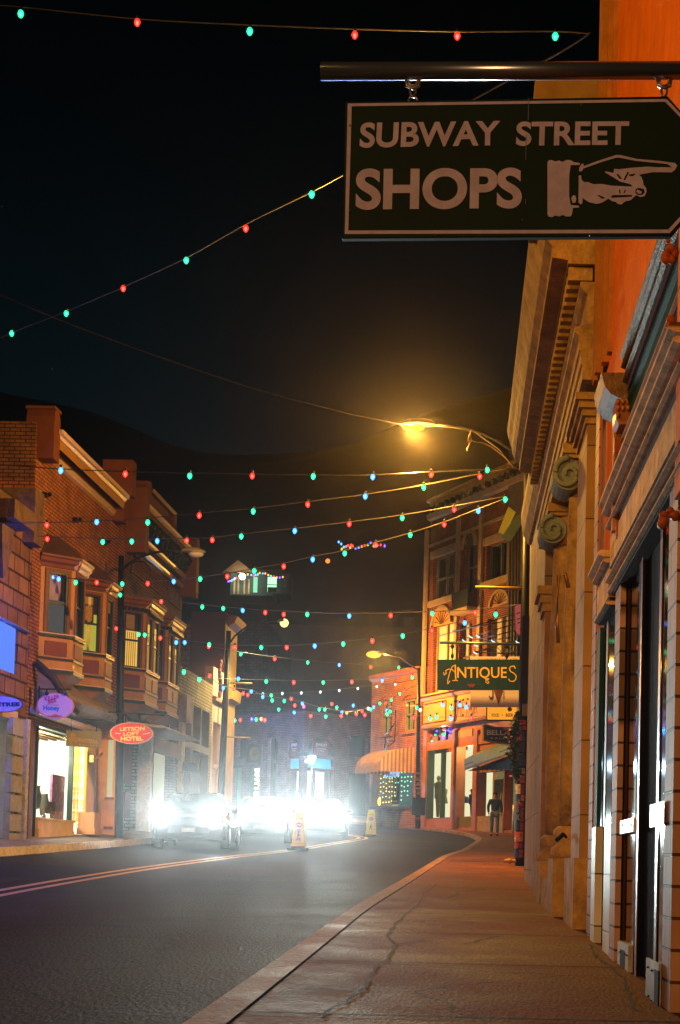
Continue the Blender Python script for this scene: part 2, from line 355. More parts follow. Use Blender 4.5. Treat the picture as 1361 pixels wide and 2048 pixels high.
def concrete(name, c0, c1, joint=1.5):
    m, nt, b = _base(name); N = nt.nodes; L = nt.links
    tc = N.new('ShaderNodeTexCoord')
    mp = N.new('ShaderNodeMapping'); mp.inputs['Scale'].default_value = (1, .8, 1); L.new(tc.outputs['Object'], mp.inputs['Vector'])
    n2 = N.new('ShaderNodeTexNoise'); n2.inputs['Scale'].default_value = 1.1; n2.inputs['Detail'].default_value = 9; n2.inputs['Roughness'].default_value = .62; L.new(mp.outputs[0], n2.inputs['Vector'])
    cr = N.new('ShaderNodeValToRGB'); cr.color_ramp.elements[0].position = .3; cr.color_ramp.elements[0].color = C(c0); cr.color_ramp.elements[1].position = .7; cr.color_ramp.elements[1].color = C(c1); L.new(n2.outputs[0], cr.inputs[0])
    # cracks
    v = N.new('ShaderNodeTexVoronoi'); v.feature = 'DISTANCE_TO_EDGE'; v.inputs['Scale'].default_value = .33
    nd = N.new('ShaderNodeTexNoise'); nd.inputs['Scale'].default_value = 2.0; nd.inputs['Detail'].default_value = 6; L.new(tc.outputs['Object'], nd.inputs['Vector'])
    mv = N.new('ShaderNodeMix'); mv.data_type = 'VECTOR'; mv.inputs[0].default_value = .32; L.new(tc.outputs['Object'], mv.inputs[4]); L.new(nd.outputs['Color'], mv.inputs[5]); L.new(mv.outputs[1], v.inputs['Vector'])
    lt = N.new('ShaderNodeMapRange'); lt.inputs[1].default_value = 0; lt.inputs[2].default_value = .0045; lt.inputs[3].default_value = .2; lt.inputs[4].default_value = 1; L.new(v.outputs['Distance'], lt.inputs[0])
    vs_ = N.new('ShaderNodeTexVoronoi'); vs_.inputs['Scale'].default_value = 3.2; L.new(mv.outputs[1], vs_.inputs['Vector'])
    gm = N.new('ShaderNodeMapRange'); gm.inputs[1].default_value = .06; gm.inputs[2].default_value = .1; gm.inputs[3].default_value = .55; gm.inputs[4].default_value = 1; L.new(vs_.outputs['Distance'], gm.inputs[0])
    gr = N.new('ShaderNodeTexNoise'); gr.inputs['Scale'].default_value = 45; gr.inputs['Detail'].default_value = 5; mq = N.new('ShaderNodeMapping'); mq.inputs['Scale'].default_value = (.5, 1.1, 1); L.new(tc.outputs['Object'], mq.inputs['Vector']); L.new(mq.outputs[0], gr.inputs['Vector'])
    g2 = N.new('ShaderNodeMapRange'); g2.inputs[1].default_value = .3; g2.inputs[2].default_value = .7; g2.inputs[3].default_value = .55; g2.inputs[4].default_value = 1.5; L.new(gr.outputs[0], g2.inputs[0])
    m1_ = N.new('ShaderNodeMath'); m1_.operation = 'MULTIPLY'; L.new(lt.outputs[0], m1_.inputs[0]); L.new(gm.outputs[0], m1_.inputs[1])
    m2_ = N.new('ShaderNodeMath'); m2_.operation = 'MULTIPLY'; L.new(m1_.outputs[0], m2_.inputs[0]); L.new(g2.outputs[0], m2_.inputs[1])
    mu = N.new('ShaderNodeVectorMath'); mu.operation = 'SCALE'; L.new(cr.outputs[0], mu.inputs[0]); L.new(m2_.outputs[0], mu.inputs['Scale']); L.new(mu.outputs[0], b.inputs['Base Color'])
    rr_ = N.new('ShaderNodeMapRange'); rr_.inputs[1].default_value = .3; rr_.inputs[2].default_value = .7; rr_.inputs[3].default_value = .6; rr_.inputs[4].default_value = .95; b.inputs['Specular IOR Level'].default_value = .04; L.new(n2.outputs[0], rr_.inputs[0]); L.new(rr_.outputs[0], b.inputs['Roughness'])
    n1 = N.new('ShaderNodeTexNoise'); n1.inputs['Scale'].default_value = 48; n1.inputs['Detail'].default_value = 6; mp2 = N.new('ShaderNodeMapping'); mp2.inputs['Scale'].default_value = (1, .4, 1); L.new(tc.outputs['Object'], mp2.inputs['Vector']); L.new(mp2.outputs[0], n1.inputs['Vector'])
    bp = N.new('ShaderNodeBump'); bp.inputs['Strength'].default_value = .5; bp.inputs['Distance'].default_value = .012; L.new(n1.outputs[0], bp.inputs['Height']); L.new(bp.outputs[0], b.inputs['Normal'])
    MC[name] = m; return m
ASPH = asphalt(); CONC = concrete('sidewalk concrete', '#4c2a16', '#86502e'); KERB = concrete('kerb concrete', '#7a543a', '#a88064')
DROP = -0.13
g = MB(); xs = [-300, -120, -60, -35, -22]+[-16+i for i in range(30)]+[20, 40, 80, 160, 300]; ys = [-300, -150, -60, -20]+[-10+2*i for i in range(56)]+[110, 125, 150, 180]
pts = [(x, y, G(x, y)+DROP) for y in ys for x in xs]; k = len(xs)
g.add(pts, [(j*k+i, j*k+i+1, (j+1)*k+i+1, (j+1)*k+i) for j in range(len(ys)-1) for i in range(k-1)], W, True)
tag(g.build('road', ASPH), kind='structure')
# right sidewalk edge traced on the ground
rc_px = [(365, 2048), (700, 1817), (803, 1760), (844, 1736), (885, 1711), (925, 1699), (949, 1684), (957, 1676), (938, 1667), (885, 1658), (806, 1651), (753, 1646)]
RCP = [(-1.1, -12)] + [tuple(GP(*q, 0)[:2]) for q in rc_px]
print('curb', [(round(a, 2), round(b, 1)) for a, b in RCP])
# ---------------- pavements ----------------
def inset(pl, d):
    out = []
    for i, p in enumerate(pl):
        a, b = pl[max(i-1, 0)], pl[min(i+1, len(pl)-1)]; tx, ty = b[0]-a[0], b[1]-a[1]; l = math.hypot(tx, ty)
        out.append((p[0]+ty/l*d, p[1]-tx/l*d))
    return out
RC1 = resample(dens(RCP+[(-12, 92)], 1), 90)
# smooth the corner
for _ in range(2): RC1 = [RC1[0]]+[((RC1[i-1][0]+2*RC1[i][0]+RC1[i+1][0])/4, (RC1[i-1][1]+2*RC1[i][1]+RC1[i+1][1])/4) for i in range(1, len(RC1)-1)]+[RC1[-1]]
INN = resample([(3.2, -12), (3.2, 6), (3.2, 40), (4, 60), (7, 74), (4, 86), (0, 92), (-8, 104)], 90)
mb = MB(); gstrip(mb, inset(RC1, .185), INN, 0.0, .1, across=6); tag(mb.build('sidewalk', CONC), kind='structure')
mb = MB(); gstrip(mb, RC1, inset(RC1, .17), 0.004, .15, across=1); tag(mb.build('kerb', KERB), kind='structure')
mb = MB()
for y in (4.2, 6.9, 9.6, 12.3, 15, 18, 21, 24.5, 28, 32, 36, 40, 45, 50):
    pts = [(x, yy, G(x, yy)+.003) for yy in (y, y+.03) for x in (-1.0, -.3, .4, 1.1)]
    mb.add(pts, [(0, 1, 5, 4), (1, 2, 6, 5), (2, 3, 7, 6)], W)
tag(mb.build('sidewalk_joints', M('joint', '#1c1712', .9)), kind='structure')
cr_ = MB()
for path in ([(645, 2035), (662, 2020), (700, 2000), (733, 1976), (740, 1946), (772, 1921), (792, 1890), (777, 1870), (792, 1846), (830, 1815), (848, 1788), (880, 1765)], [(792, 1890), (850, 1880), (930, 1888), (1010, 1870)], [(1180, 1890), (1195, 1915), (1225, 1935), (1250, 1960), (1258, 1990), (1275, 2030)]):
    q_ = [GP(x, y, .0) for x, y in path]; fine = []
    for a_, b_ in zip(q_, q_[1:]):
        for k_ in range(6): v_ = a_.lerp(b_, k_/6); fine.append((v_.x+random.uniform(-.012, .012), v_.y+random.uniform(-.03, .03)))
    w_ = .009
    pts = [(x+o_*w_*random.uniform(.4, 1.4), y, G(x, y)+.0035) for x, y in fine for o_ in (-1, 1)]
    cr_.add(pts, [(2*i, 2*i+1, 2*i+3, 2*i+2) for i in range(len(fine)-1)], W)
tag(cr_.build('sidewalk_cracks', M('joint', '#1c1712', .9)), kind='structure')
LX = lambda y: -10.6+.0287*y
def lcurb(y): return -8.7+.0287*(y-30)
A = [(lcurb(y), y) for y in range(-6, 66)]; B = [(LX(y)-.3, y) for y in range(-6, 66)]
mb = MB(); pts = []; n = len(A)
for a, b in zip(A, B):
    for k in range(4): 
        t = k/3; x = a[0]+(b[0]-a[0])*t; pts.append((x, a[1], G(x, a[1])+.02+.12*t))
mb.add(pts, [(i*4+j, i*4+j+1, (i+1)*4+j+1, (i+1)*4+j) for i in range(n-1) for j in range(3)], W, True)
o = mb.build('sidewalk', M('left walk', '#6f6355', .85, var=.35, vs=1.2)); tag(o, kind='structure')
mb = MB(); random.seed(3); pts = []
for x, y in [(lcurb(y/2), y/2) for y in range(-12, 131)]:
    j = random.uniform(-.02, .02); z = G(x, y)
    pts += [(x+.14, y, z+.024), (x-.02+j, y, z+.028+j*.5), (x-.05+j, y, z-.2)]
# right-hand face towards the road
pts = []
for x, y in [(lcurb(y/2), y/2) for y in range(-12, 131)]:
    j = random.uniform(-.03, .03); z = G(x, y); pts += [(x-.16, y, z+.026), (x+.0+j*.4, y, z+.03+j*.4), (x+.05+j, y, z-.22)]
mb.add(pts, [(i*3+j, i*3+j+1, i*3+j+4, i*3+j+3) for i in range(len(pts)//3-1) for j in range(2)], W)
tag(mb.build('kerb', M('left kerb', '#b9b0a4', .8, var=.4, vs=8, bump=.6, bs=25)), kind='structure')
# double yellow centre line
cl_px = [(-60, 1796), (0, 1786), (150, 1759), (300, 1735), (460, 1714), (597, 1699.5), (660, 1688), (742, 1675.5)]
CLP = [tuple(GP(*q, DROP)[:2]) for q in cl_px]; CLP = [(-4.75, 8)]+CLP
CLP = resample(CLP+[(CLP[-1][0]-3, CLP[-1][1]+9), (CLP[-1][0]-12, CLP[-1][1]+18)], 70)
for _ in range(6): CLP = [CLP[0]]+[((CLP[i-1][0]+2*CLP[i][0]+CLP[i+1][0])/4, (CLP[i-1][1]+2*CLP[i][1]+CLP[i+1][1])/4) for i in range(1, len(CLP)-1)]+[CLP[-1]]
mb = MB()
for o0 in (-.2, .08): gstrip(mb, inset(CLP, o0), inset(CLP, o0+.12), DROP+.005, across=1)
tag(mb.build('road_marking', M('yellow line paint', '#b98a2c', .6, var=.45, vs=7)), kind='structure')
# ---------------- street lamps ----------------
POLE = M('pole black', '#15110f', .45, .4, bump=.1); GALV = M('galvanised', '#7d7a74', .4, .7)
SOD = (1.0, .48, .07)
def lamp_post(name, label, base, top, arm, head_len, glow, head_dir=(-1, 0, 0), col=SOD, power=0, r=.09, est=60, headmat=None, ang=150):
    t = thing(name, label, 'street lamp', base, 'street lamps')
    m = MB(); m.tube([base, (base[0]+(top[0]-base[0])*.5, base[1]+(top[1]-base[1])*.5, (base[2]+top[2])/2), top], [r*1.15, r, r*.75], 12); m.build('pole', POLE, t)
    m = MB(); m.tube(arm, .035, 8); m.build('arm', POLE, t)
    e = Vector(arm[-1]); hd = Vector(head_dir).normalized(); up = Vector((0, 0, 1)); sd = hd.cross(up)
    m = MB(); L_ = head_len; prof = [(0, .05, .05), (.12, .1, .1), (.35, .15, .13), (.75, .15, .12), (1, .05, .05)]; pts = []; nn = 10
    for tt, wd, h in prof:
        for i in range(nn):
            a = math.pi*i/(nn-1); q = e+hd*L_*tt+sd*math.cos(a)*wd+up*math.sin(a)*h; pts.append(tuple(q))
    m.add(pts, [(j*nn+i, j*nn+i+1, (j+1)*nn+i+1, (j+1)*nn+i) for j in range(len(prof)-1) for i in range(nn-1)]+[(j*nn+nn-1, j*nn, (j+1)*nn, (j+1)*nn+nn-1) for j in range(len(prof)-1)], W, True)
    m.build('lamp_head', headmat or M('lamp head', '#8d8478', .5, .3), t)
    c = e+hd*L_*.62-up*.05; m = MB(); f2 = Fr(0, 0, hd.x, hd.y, sd.x, sd.y)
    m.ball(((c-Vector((0,0,0))).dot(f2.u), c.dot(f2.n), c.z), L_*.32, .12, .085, fr=f2, n=14, m=8)
    m.build('lens', glow, t)
    if power: light('lamp_light', c-up*.13, col, power, t, 'POINT' if ang > 170 else 'SPOT', .12, to=c-up*10, angle=ang, blend=.45)
    return t
GL_SOD = ME('sodium glow', (1.0, .33, .03), 2.0, sample=False); GL_Y = ME('yellow lamp glow', (1.0, .88, .25), 1.9, sample=False)
OFFG = M('unlit lens', '#b8b2a2', .3)
# near right pole, orange lamp
pb = GP(1041, 1732); ptp = P(1057, 868, pb.y); hd = P(872, 850, pb.y)
arm = [tuple(P(x, y, pb.y)) for x, y in ((1053, 922), (1032, 906), (1000, 884), (965, 866), (930, 856), (900, 851), (872, 850))]
LAMP1 = lamp_post('street_lamp', 'orange glowing lamp on curved arm above the sticker covered pole on the right sidewalk', tuple(pb), tuple(ptp), arm, .72, GL_SOD, (P(802, 850, pb.y)-P(872, 850, pb.y)), power=7000, ang=176)
Y1 = pb.y
# transformer/duct box, bracket and stickers on the pole
m = MB(); f = facing(Y1-.12); a = lambda x, y, d=0: f.px(x, y, d)
def fbox(m, x0, x1, y0, y1, d0, d1, f):
    (a0, z1), (a1, z0) = f.px(x0, (y0+y1)/2, d1), f.px(x1, (y0+y1)/2, d1); z1 = f.px((x0+x1)/2, y0, d1)[1]; z0 = f.px((x0+x1)/2, y1, d1)[1]
    m.box(a0, a1, d0, d1, z0, z1, f)
fbox(m, 1043, 1066, 1232, 1408, -.2, 0, f); m.build('duct', M('duct brown', '#241713', .6), LAMP1)
m = MB(); fbox(m, 1045, 1064, 1408, 1432, -.2, .02, f); m.build('wooden_block', M('pale wood', '#9b8a78', .8), LAMP1)
stick = ['#a8343a', '#c26a2c', '#3a3f8a', '#7b2f6a', '#b9b2a8', '#1f1a24', '#d07a5a', '#502a78', '#c9455a', '#27406e', '#8a2f2f', '#d9c9a8']
y = 1440; i = 0; random.seed(11)
while y < 1716:
    h = random.choice((14, 18, 26, 11, 22, 30)); xc = 1044 - (y-1430)*.027
    for (xa, xb) in (((-9, 1.5), (2.5, 9.5)) if i % 3 else ((-9, 9),)):
        f3 = facing(Y1-.115); (s0, zz) = f3.px(xc+xa, y); (s1, _) = f3.px(xc+xb, y); z1 = f3.px(xc, y)[1]; z0 = f3.px(xc, y+h-2)[1]
        m = MB(); cx = (pb.x+(ptp.x-pb.x)*((z0-pb.z)/(ptp.z-pb.z))); R_ = .125; nn = 6; pts = []
        for k in range(nn):
            u = max(-.98, min(.98, (s0+(s1-s0)*k/(nn-1)-cx)/R_)); yy = pb.y-math.sqrt(1-u*u)*R_
            pts += [(cx+u*R_, yy, z0), (cx+u*R_, yy, z1)]
        m.add(pts, [(2*k, 2*k+2, 2*k+3, 2*k+1) for k in range(nn-1)], W)
        c = stick[random.randrange(len(stick))]; m.build('sticker', M('sticker '+c, c, .4, var=.75, vs=22, bump=0), LAMP1)
    y += h; i += 1
m = MB(); text_px(m, 'A\nS\nK', (1034.5, 1598), (1041.5, 1598), (1040, 1640), (1033, 1640), Y1-.135, .01); m.build('lettering', M('sticker white', '#d8d0c8', .5, bump=0), LAMP1)
# loose wire loops hanging from the arm
m = MB(); m.tube([tuple(P(x, y, Y1-.1)) for x, y in ((944, 860), (938, 872), (936, 882), (942, 880), (950, 884), (965, 885), (985, 894), (1010, 914), (1027, 934), (1040, 940))], .012, 5)
m.tube([tuple(P(x, y, Y1-.1)) for x, y in ((941, 866), (943, 880), (938, 892), (934, 897), (935, 901))], .014, 5)
m.build('loose_wire', M('wire copper', '#8a6a4a', .4, .5), LAMP1)
# extra street lamps
b2 = Vector((-8.75, 58.5, G(-8.75, 58.5))); Y2 = b2.y
LAMP2 = lamp_post('street_lamp', 'yellow white glowing lamp on arched arm from the black pole at the left bend', tuple(b2), tuple(P(458, 1262, Y2)), [tuple(P(x, y, Y2)) for x, y in ((460, 1286), (470, 1272), (490, 1256), (515, 1247), (545, 1243), (556, 1244))], .32, GL_Y, (1, 0, 0), (1, .82, .35), 4500, r=.12)
m = MB(); m.ball(tuple(P(569, 1246, Y2)), .16, n=12, m=8); m.build('globe', GL_Y, LAMP2)
Y3 = 73.0; b3 = Vector(P(836, 1650, Y3)); b3.z = G(b3.x, Y3)
LAMP3 = lamp_post('street_lamp', 'orange glowing lamp on thin arm in front of the orange brick building', tuple(b3), tuple(P(838, 1336, Y3)), [tuple(P(x, y, Y3)) for x, y in ((838, 1342), (825, 1332), (805, 1318), (785, 1311), (768, 1308))], .6, GL_SOD, (-1, 0, 0), power=9000, r=.1, ang=176)
m = MB(); q_ = P(748, 1309, Y3); m.ball(tuple(q_), .34, .2, .16, n=14, m=8); m.build('lens', GL_SOD, LAMP3)
Y4 = 41.0; b4 = Vector((LX(Y4)+1.05, Y4, G(-8.5, Y4)))
b4 = Vector(P(238, 1690, Y4)); b4.z = G(b4.x, Y4)
LAMP4 = lamp_post('street_lamp', 'unlit cobra head lamp on black pole between the two bay window buildings', tuple(b4), tuple(P(243, 1112, Y4)), [tuple(P(x, y, Y4)) for x, y in ((245, 1140), (262, 1124), (285, 1112), (315, 1104), (345, 1101), (363, 1103))], .62, OFFG, (1, 0, -.03), r=.1)
m = MB(); m.tube([tuple(P(x, y, Y4)) for x, y in ((262, 1148), (263, 1130), (272, 1122), (290, 1124), (301, 1138), (302, 1142))], .022, 6); m.build('brace', POLE, LAMP4)
# assumed street lamp behind the camera, unseen, added to light foreground and walls
b5 = Vector((-8.6, -15, G(-8.6, -15)))
ASSUMED_LAMP5 = lamp_post('street_lamp', 'assumed orange glowing street lamp outside the view, on the left pavement behind the viewpoint', tuple(b5), (-8.6, -15, 8.6), [(-8.6, -15, 8.2), (-8, -15, 8.7), (-7.2, -15, 8.9), (-6.5, -15, 8.95)], .7, GL_SOD, (1, 0, 0), col=(1, .47, .15), power=13000, ang=176)
t = thing('floodlight', 'added sodium floodlight on the left roof edge outside the view, aimed to brighten the right facades', 'floodlight', (-9.6, 6, 8.2))  # unseen lamp added to brighten the right facade fronts
m = MB(); m.box(-9.75, -9.45, 5.8, 6.2, 8.1, 8.45); m.build('housing', POLE, t)
m = MB(); m.tube([(-9.6, 6, 8.1), (-9.9, 6, 7.6)], .04, 6); m.build('bracket', POLE, t)
light('facade_fill_beam', (-9.35, 6.1, 8.25), SOD, 3400, t, 'SPOT', .15, to=(1, 11.5, 6.0), angle=70, blend=.9)
# ---------------- string lights ----------------
WIRE = M('festoon cable', '#4a443c', .35, .3, var=.5, vs=9, bump=0)
BC = {'g': ((.015, 1.0, .32), 3.0), 'r': ((1.0, .02, .008), 4.2), 'b': ((.03, .25, 1.0), 5.0), 'w': ((.8, .9, .9), 2.5), 'o': ((1.0, .25, .02), 4.0), 'm': ((1, .08, .5), 3.0), 'u': ((.05, .03, 1.0), 7.0)}
BN = {'g': 'green', 'r': 'red', 'b': 'blue', 'w': 'white', 'o': 'orange', 'm': 'pink', 'u': 'deep blue'}
SOCK = M('socket', '#10120f', .5)
def festoon(label, wire, bulbs, Y0, Y1_, r=.03, wr=.008, hang=.03, name='string_light', group='strings of coloured bulbs across the street', glow=0):
    x0, x1 = wire[0][0], wire[-1][0]; YY = lambda x: Y0+(Y1_-Y0)*(x-x0)/(x1-x0)
    root = thing(name, label, 'string lights', tuple(P(*wire[0], YY(x0))), group)
    path = [P(x, y, YY(x)) for x, y in wire]
    # smooth the cable
    fine = []
    for i in range(len(path)-1):
        p0, p1, p2, p3 = path[max(i-1, 0)], path[i], path[i+1], path[min(i+2, len(path)-1)]
        for k in range(8):
            t = k/8; fine.append(.5*((2*p1)+(p2-p0)*t+(2*p0-5*p1+4*p2-p3)*t*t+(3*p1-p0-3*p2+p3)*t**3))
    fine.append(path[-1])
    m = MB(); m.tube([tuple(q) for q in fine], wr, 5); m.build('cable', WIRE, root)
    r *= 1.08
    for bx, by, c in bulbs:
        q = P(bx, by, YY(bx)); m = MB(Fr(0, 0)); m.fr = W
        m.lathe([(r*.12, q.z-r*1.35), (r*.6, q.z-r*1.0), (r*.95, q.z-r*.3), (r, q.z+r*.2), (r*.75, q.z+r*.85), (r*.45, q.z+r*1.2)], (q.x, q.y), 8)
        o = m.build('bulb', MBulb('bulb '+c, BC[c][0], BC[c][1]), root); o['label'] = BN[c]+' bulb'
        mm = MB(); mm.lathe([(r*.5, q.z+r*1.15), (r*.5, q.z+r*2.2), (r*.3, q.z+r*2.4)], (q.x, q.y), 6); mm.build('socket', SOCK, root)
    return root
def B(s): 
    out = []
    for t in s.split(): a, b, c = t.split(','); out.append((float(a), float(b), c))
    return out
festoon('highest string of green and red bulbs along the top of the view', [(-20, 10), (42, 14), (275, 38), (500, 50), (710, 58), (915, 63), (1110, 63), (1180, 68)], B('42,28,g 275,45,r 500,63,g 710,70,r 915,72,r 1111,73,g'), 14.5, 13.9, .027, .006)
festoon('string of green and red bulbs slanting up from the left edge to behind the sign', [(-30, 690), (24, 665), (133, 622), (247, 573), (373, 515), (492, 448), (624, 383), (685, 350), (960, 192), (1120, 105), (1180, 66)], B('24,667,g 133,627,g 247,577,r 373,521,g 492,457,r 624,389,g'), 25, 13.9, .034, .009)
t = MB(); path = [P(x, y, 26+(Y1-26)*(x/830)) for x, y in ((-20, 580), (60, 615), (150, 652), (270, 697), (400, 742), (500, 775), (600, 803), (700, 828), (800, 848))]
t.tube([tuple(q) for q in path]+[tuple(P(876, 852, Y1)), tuple(P(945, 860, Y1)), tuple(P(1000, 900, Y1)), tuple(P(1028, 934, Y1))], .011, 5)
tag(t.build('span_wire', WIRE), 'bare grey wire sagging from the upper left edge to the near orange lamp', 'wire')
festoon('topmost string reaching the near right pole, blue bulb at its left', [(-20, 928), (122, 938), (251, 943), (380, 946), (627, 950), (746, 950), (863, 944), (960, 940), (1030, 936)], B('122,941,b 251,948,r 380,952,g 505,952,r 627,953,g 746,954,b 863,949,r 975,940,g'), 28, Y1, .043, .011)
festoon('second string on the near right pole with a bright blue bulb at left', [(-20, 1047), (94, 1045), (194, 1042), (296, 1036), (399, 1026), (507, 1017), (616, 1003), (731, 989), (848, 970), (960, 948), (1030, 936)], B('94,1050,r 194,1044,b 296,1045,g 399,1031,r 507,1023,g 616,1009,r 731,993,b 848,975,g 960,953,r'), 32, Y1, .043, .01)
festoon('third string on the near right pole crossing the ornate brick cornice', [(-20, 1066), (95, 1073), (206, 1077), (264, 1078), (315, 1078), (374, 1077), (425, 1075), (483, 1068), (590, 1057), (699, 1044), (805, 1030), (909, 1012), (1011, 993), (1028, 990)], B('95,1078,r 206,1084,g 264,1083,g 315,1082,b 374,1081,r 425,1080,r 483,1073,g 590,1062,b 699,1048,r 805,1036,g 909,1019,r 1011,999,g'), 35, Y1, .043, .01)
festoon('long rising string from the brick bay windows to the near right pole', [(40, 1146), (112, 1154), (194, 1161), (245, 1164), (348, 1160), (401, 1154), (455, 1147), (509, 1137), (568, 1127), (626, 1113), (690, 1101), (752, 1085), (821, 1066), (889, 1044), (957, 1018), (1028, 991)], B('106,1155,b 118,1158,b 152,1165,g 194,1165,r 245,1168,g 296,1167,r 348,1163,b 401,1158,g 455,1153,r 509,1142,g 568,1133,r 626,1119,b 690,1107,g 752,1090,r 821,1070,g 889,1049,r 957,1022,b'), 36.5, Y1, .042, .011)
festoon('string starting on the second bay window and running level below the hilltop house', [(160, 1172), (241, 1186), (323, 1199), (405, 1209), (486, 1217), (568, 1222), (699, 1227), (865, 1223), (951, 1219), (1038, 1209)], B('161,1176,r 241,1190,g 323,1203,r 405,1214,g 447,1217,g 486,1221,b 531,1225,r 568,1229,r 615,1229,g 699,1232,b 782,1231,r 865,1227,g 951,1225,r'), 38, 33, .04, .009)
festoon('string of bulbs rising right under the yellow lamp to the shop pole', [(228, 1252), (290, 1265), (353, 1279), (419, 1286), (470, 1290), (574, 1291), (687, 1283), (806, 1268), (864, 1256), (930, 1241), (992, 1223), (1038, 1208)], B('233,1257,r 278,1269,g 290,1270,g 321,1276,r 353,1285,b 370,1285,b 419,1289,g 470,1295,r 523,1295,g 574,1295,r 630,1292,b 687,1288,g 745,1282,r 806,1272,g 864,1261,r 930,1246,b 992,1229,g'), 41, 34, .043, .009)
festoon('short string below the arched lamp arm over the dark wall', [(400, 1289), (482, 1304), (550, 1314), (616, 1321), (679, 1326), (742, 1330), (834, 1337)], B('418,1293,r 482,1308,g 550,1318,r 616,1325,g 679,1330,b 742,1334,r 798,1335,g'), 52, 72, .055, .009)
festoon('string with a large green bulb beside the tan brick parapet', [(350, 1336), (399, 1354), (447, 1357), (533, 1360), (647, 1361), (765, 1356), (835, 1345)], B('368,1344,g 399,1359,g 477,1358,b 533,1363,g 588,1365,r 647,1365,g 704,1364,r 765,1361,b 825,1355,g'), 50, 72, .06, .009)
festoon('dipping string of mixed bulbs over the jewelry corner', [(420, 1351), (447, 1372), (503, 1380), (526, 1391), (569, 1397), (605, 1404), (639, 1414), (684, 1422), (713, 1422), (737, 1416), (765, 1407), (800, 1388), (834, 1368)], B('420,1351,r 447,1376,b 469,1378,r 487,1387,r 496,1390,r 503,1383,b 526,1394,b 543,1391,g 545,1401,g 569,1402,g 583,1398,r 605,1407,b 590,1411,r 608,1413,m 639,1419,g 650,1419,g 684,1425,b 664,1408,r 674,1415,g 707,1411,b 694,1426,o 713,1425,g 725,1423,r 737,1417,w 742,1419,g 748,1414,b 760,1407,g 772,1406,r 783,1400,g 800,1388,g 809,1382,r'), 54, 72, .055, .014)
festoon('string of small plain white bulbs climbing to the orange lamp pole', [(505, 1388), (565, 1386), (641, 1382), (716, 1374), (791, 1366), (834, 1358)], B('526,1388,w 565,1387,w 603,1386,w 641,1384,w 679,1381,w 716,1377,w 754,1373,w 791,1369,w'), 60, 72, .045, .014)
festoon('lowest string of small bulbs in front of the jewelry roofline', [(530, 1412), (558, 1416), (622, 1429), (683, 1429), (737, 1424), (820, 1430), (880, 1434), (970, 1432)], B('558,1419,g 589,1425,b 622,1432,r 652,1433,g 683,1432,r 713,1428,r 730,1430,r 775,1428,g 827,1435,r 861,1437,g 874,1434,g 902,1437,b 943,1436,r'), 66, 50, .055, .009)
festoon('short string of bulbs crossing the tall sign band of the far orange shopfront', [(775, 1413), (834, 1411), (886, 1408), (940, 1404), (975, 1402)], B('774,1421,b 781,1423,g 834,1415,g 841,1420,w 886,1410,b 903,1416,g 920,1410,b 933,1414,b'), 66, 48, .055, .008)
# ---------------- hanging shop sign in the foreground ----------------
YS = 5.5
root = thing('hanging_sign', 'large dark green sign reading SUBWAY STREET SHOPS with pointing hand, hung from a pole', 'sign', tuple(P(1020, 340, YS)))
DG = M('sign dark green', '#021a14', .7, var=.3, vs=5, bump=0, spec=.15); SW = M('sign cream paint', '#a096b8', .6, var=.22, vs=14, bump=0, spec=.2)
m = MB(); pxpoly(m, [(690, 203), (1000, 198), (1336, 192), (1384, 246), (1386, 420), (1343, 472), (684, 477)], YS, .03); m.build('board', DG, root, bevel=.003)
Yt = YS-.0035
m = MB()
pxpoly(m, [(696, 207), (1334, 198), (1334, 203.5), (704, 212.5), (697, 461), (1338, 459), (1340, 466), (690, 468)], Yt)
pxpoly(m, [(1334, 198), (1376, 243), (1371, 245), (1331, 203.5)], Yt); pxpoly(m, [(1378, 423), (1340, 466), (1337, 459), (1372, 421)], Yt); pxpoly(m, [(1376, 243), (1378, 423), (1372, 421), (1371, 245)], Yt)
m.build('border', SW, root)
m = MB()
text_px(m, 'SUBWAY', (722, 245), (1001, 241), (1000, 291), (719, 296), Yt, .028)
text_px(m, 'STREET', (1034, 243), (1259, 242), (1258, 290), (1032, 292), Yt, .028)
text_px(m, 'SHOPS', (713, 337), (1045, 335), (1044, 417), (711, 420), Yt, .032)
m.build('lettering', SW, root)
q = lambda pts: [(1080+x/4.843, 260+y/4.843) for x, y in pts]
m = MB()
pxpoly(m, q([(75,310),(90,292),(120,292),(150,305),(190,295),(215,310),(260,290),(300,292),(330,312),(390,320),(388,338),(300,340),(286,440),(284,640),(300,725),(380,735),(380,750),(320,755),(314,810),(300,836),(260,838),(220,822),(190,838),(150,828),(120,845),(90,838),(75,820)]), Yt)
pxpoly(m, q([(380,400),(385,360),(405,330),(425,325),(425,350),(560,300),(740,242),(780,242),(940,280),(1150,298),(1310,320),(1332,345),(1310,385),(1280,410),(1100,408),(960,432),(985,455),(1000,495),(1005,530),(1030,560),(1035,600),(1015,640),(975,650),(935,630),(880,680),(830,690),(790,722),(755,715),(735,695),(700,690),(665,665),(600,705),(550,716),(480,700),(415,660),(412,710),(395,720),(375,700),(378,440),(400,440),(405,480),(430,505),(470,505),(520,525),(600,522),(700,540),(900,548),(880,525),(780,500),(700,450),(630,410),(640,400),(715,415),(720,375),(760,380),(900,365),(1040,355),(1120,360),(1280,362),(1240,330),(1060,312),(940,300),(770,268),(740,268),(600,310),(425,372),(405,400)]), Yt)
m.build('pointing_hand', SW, root)
m = MB()
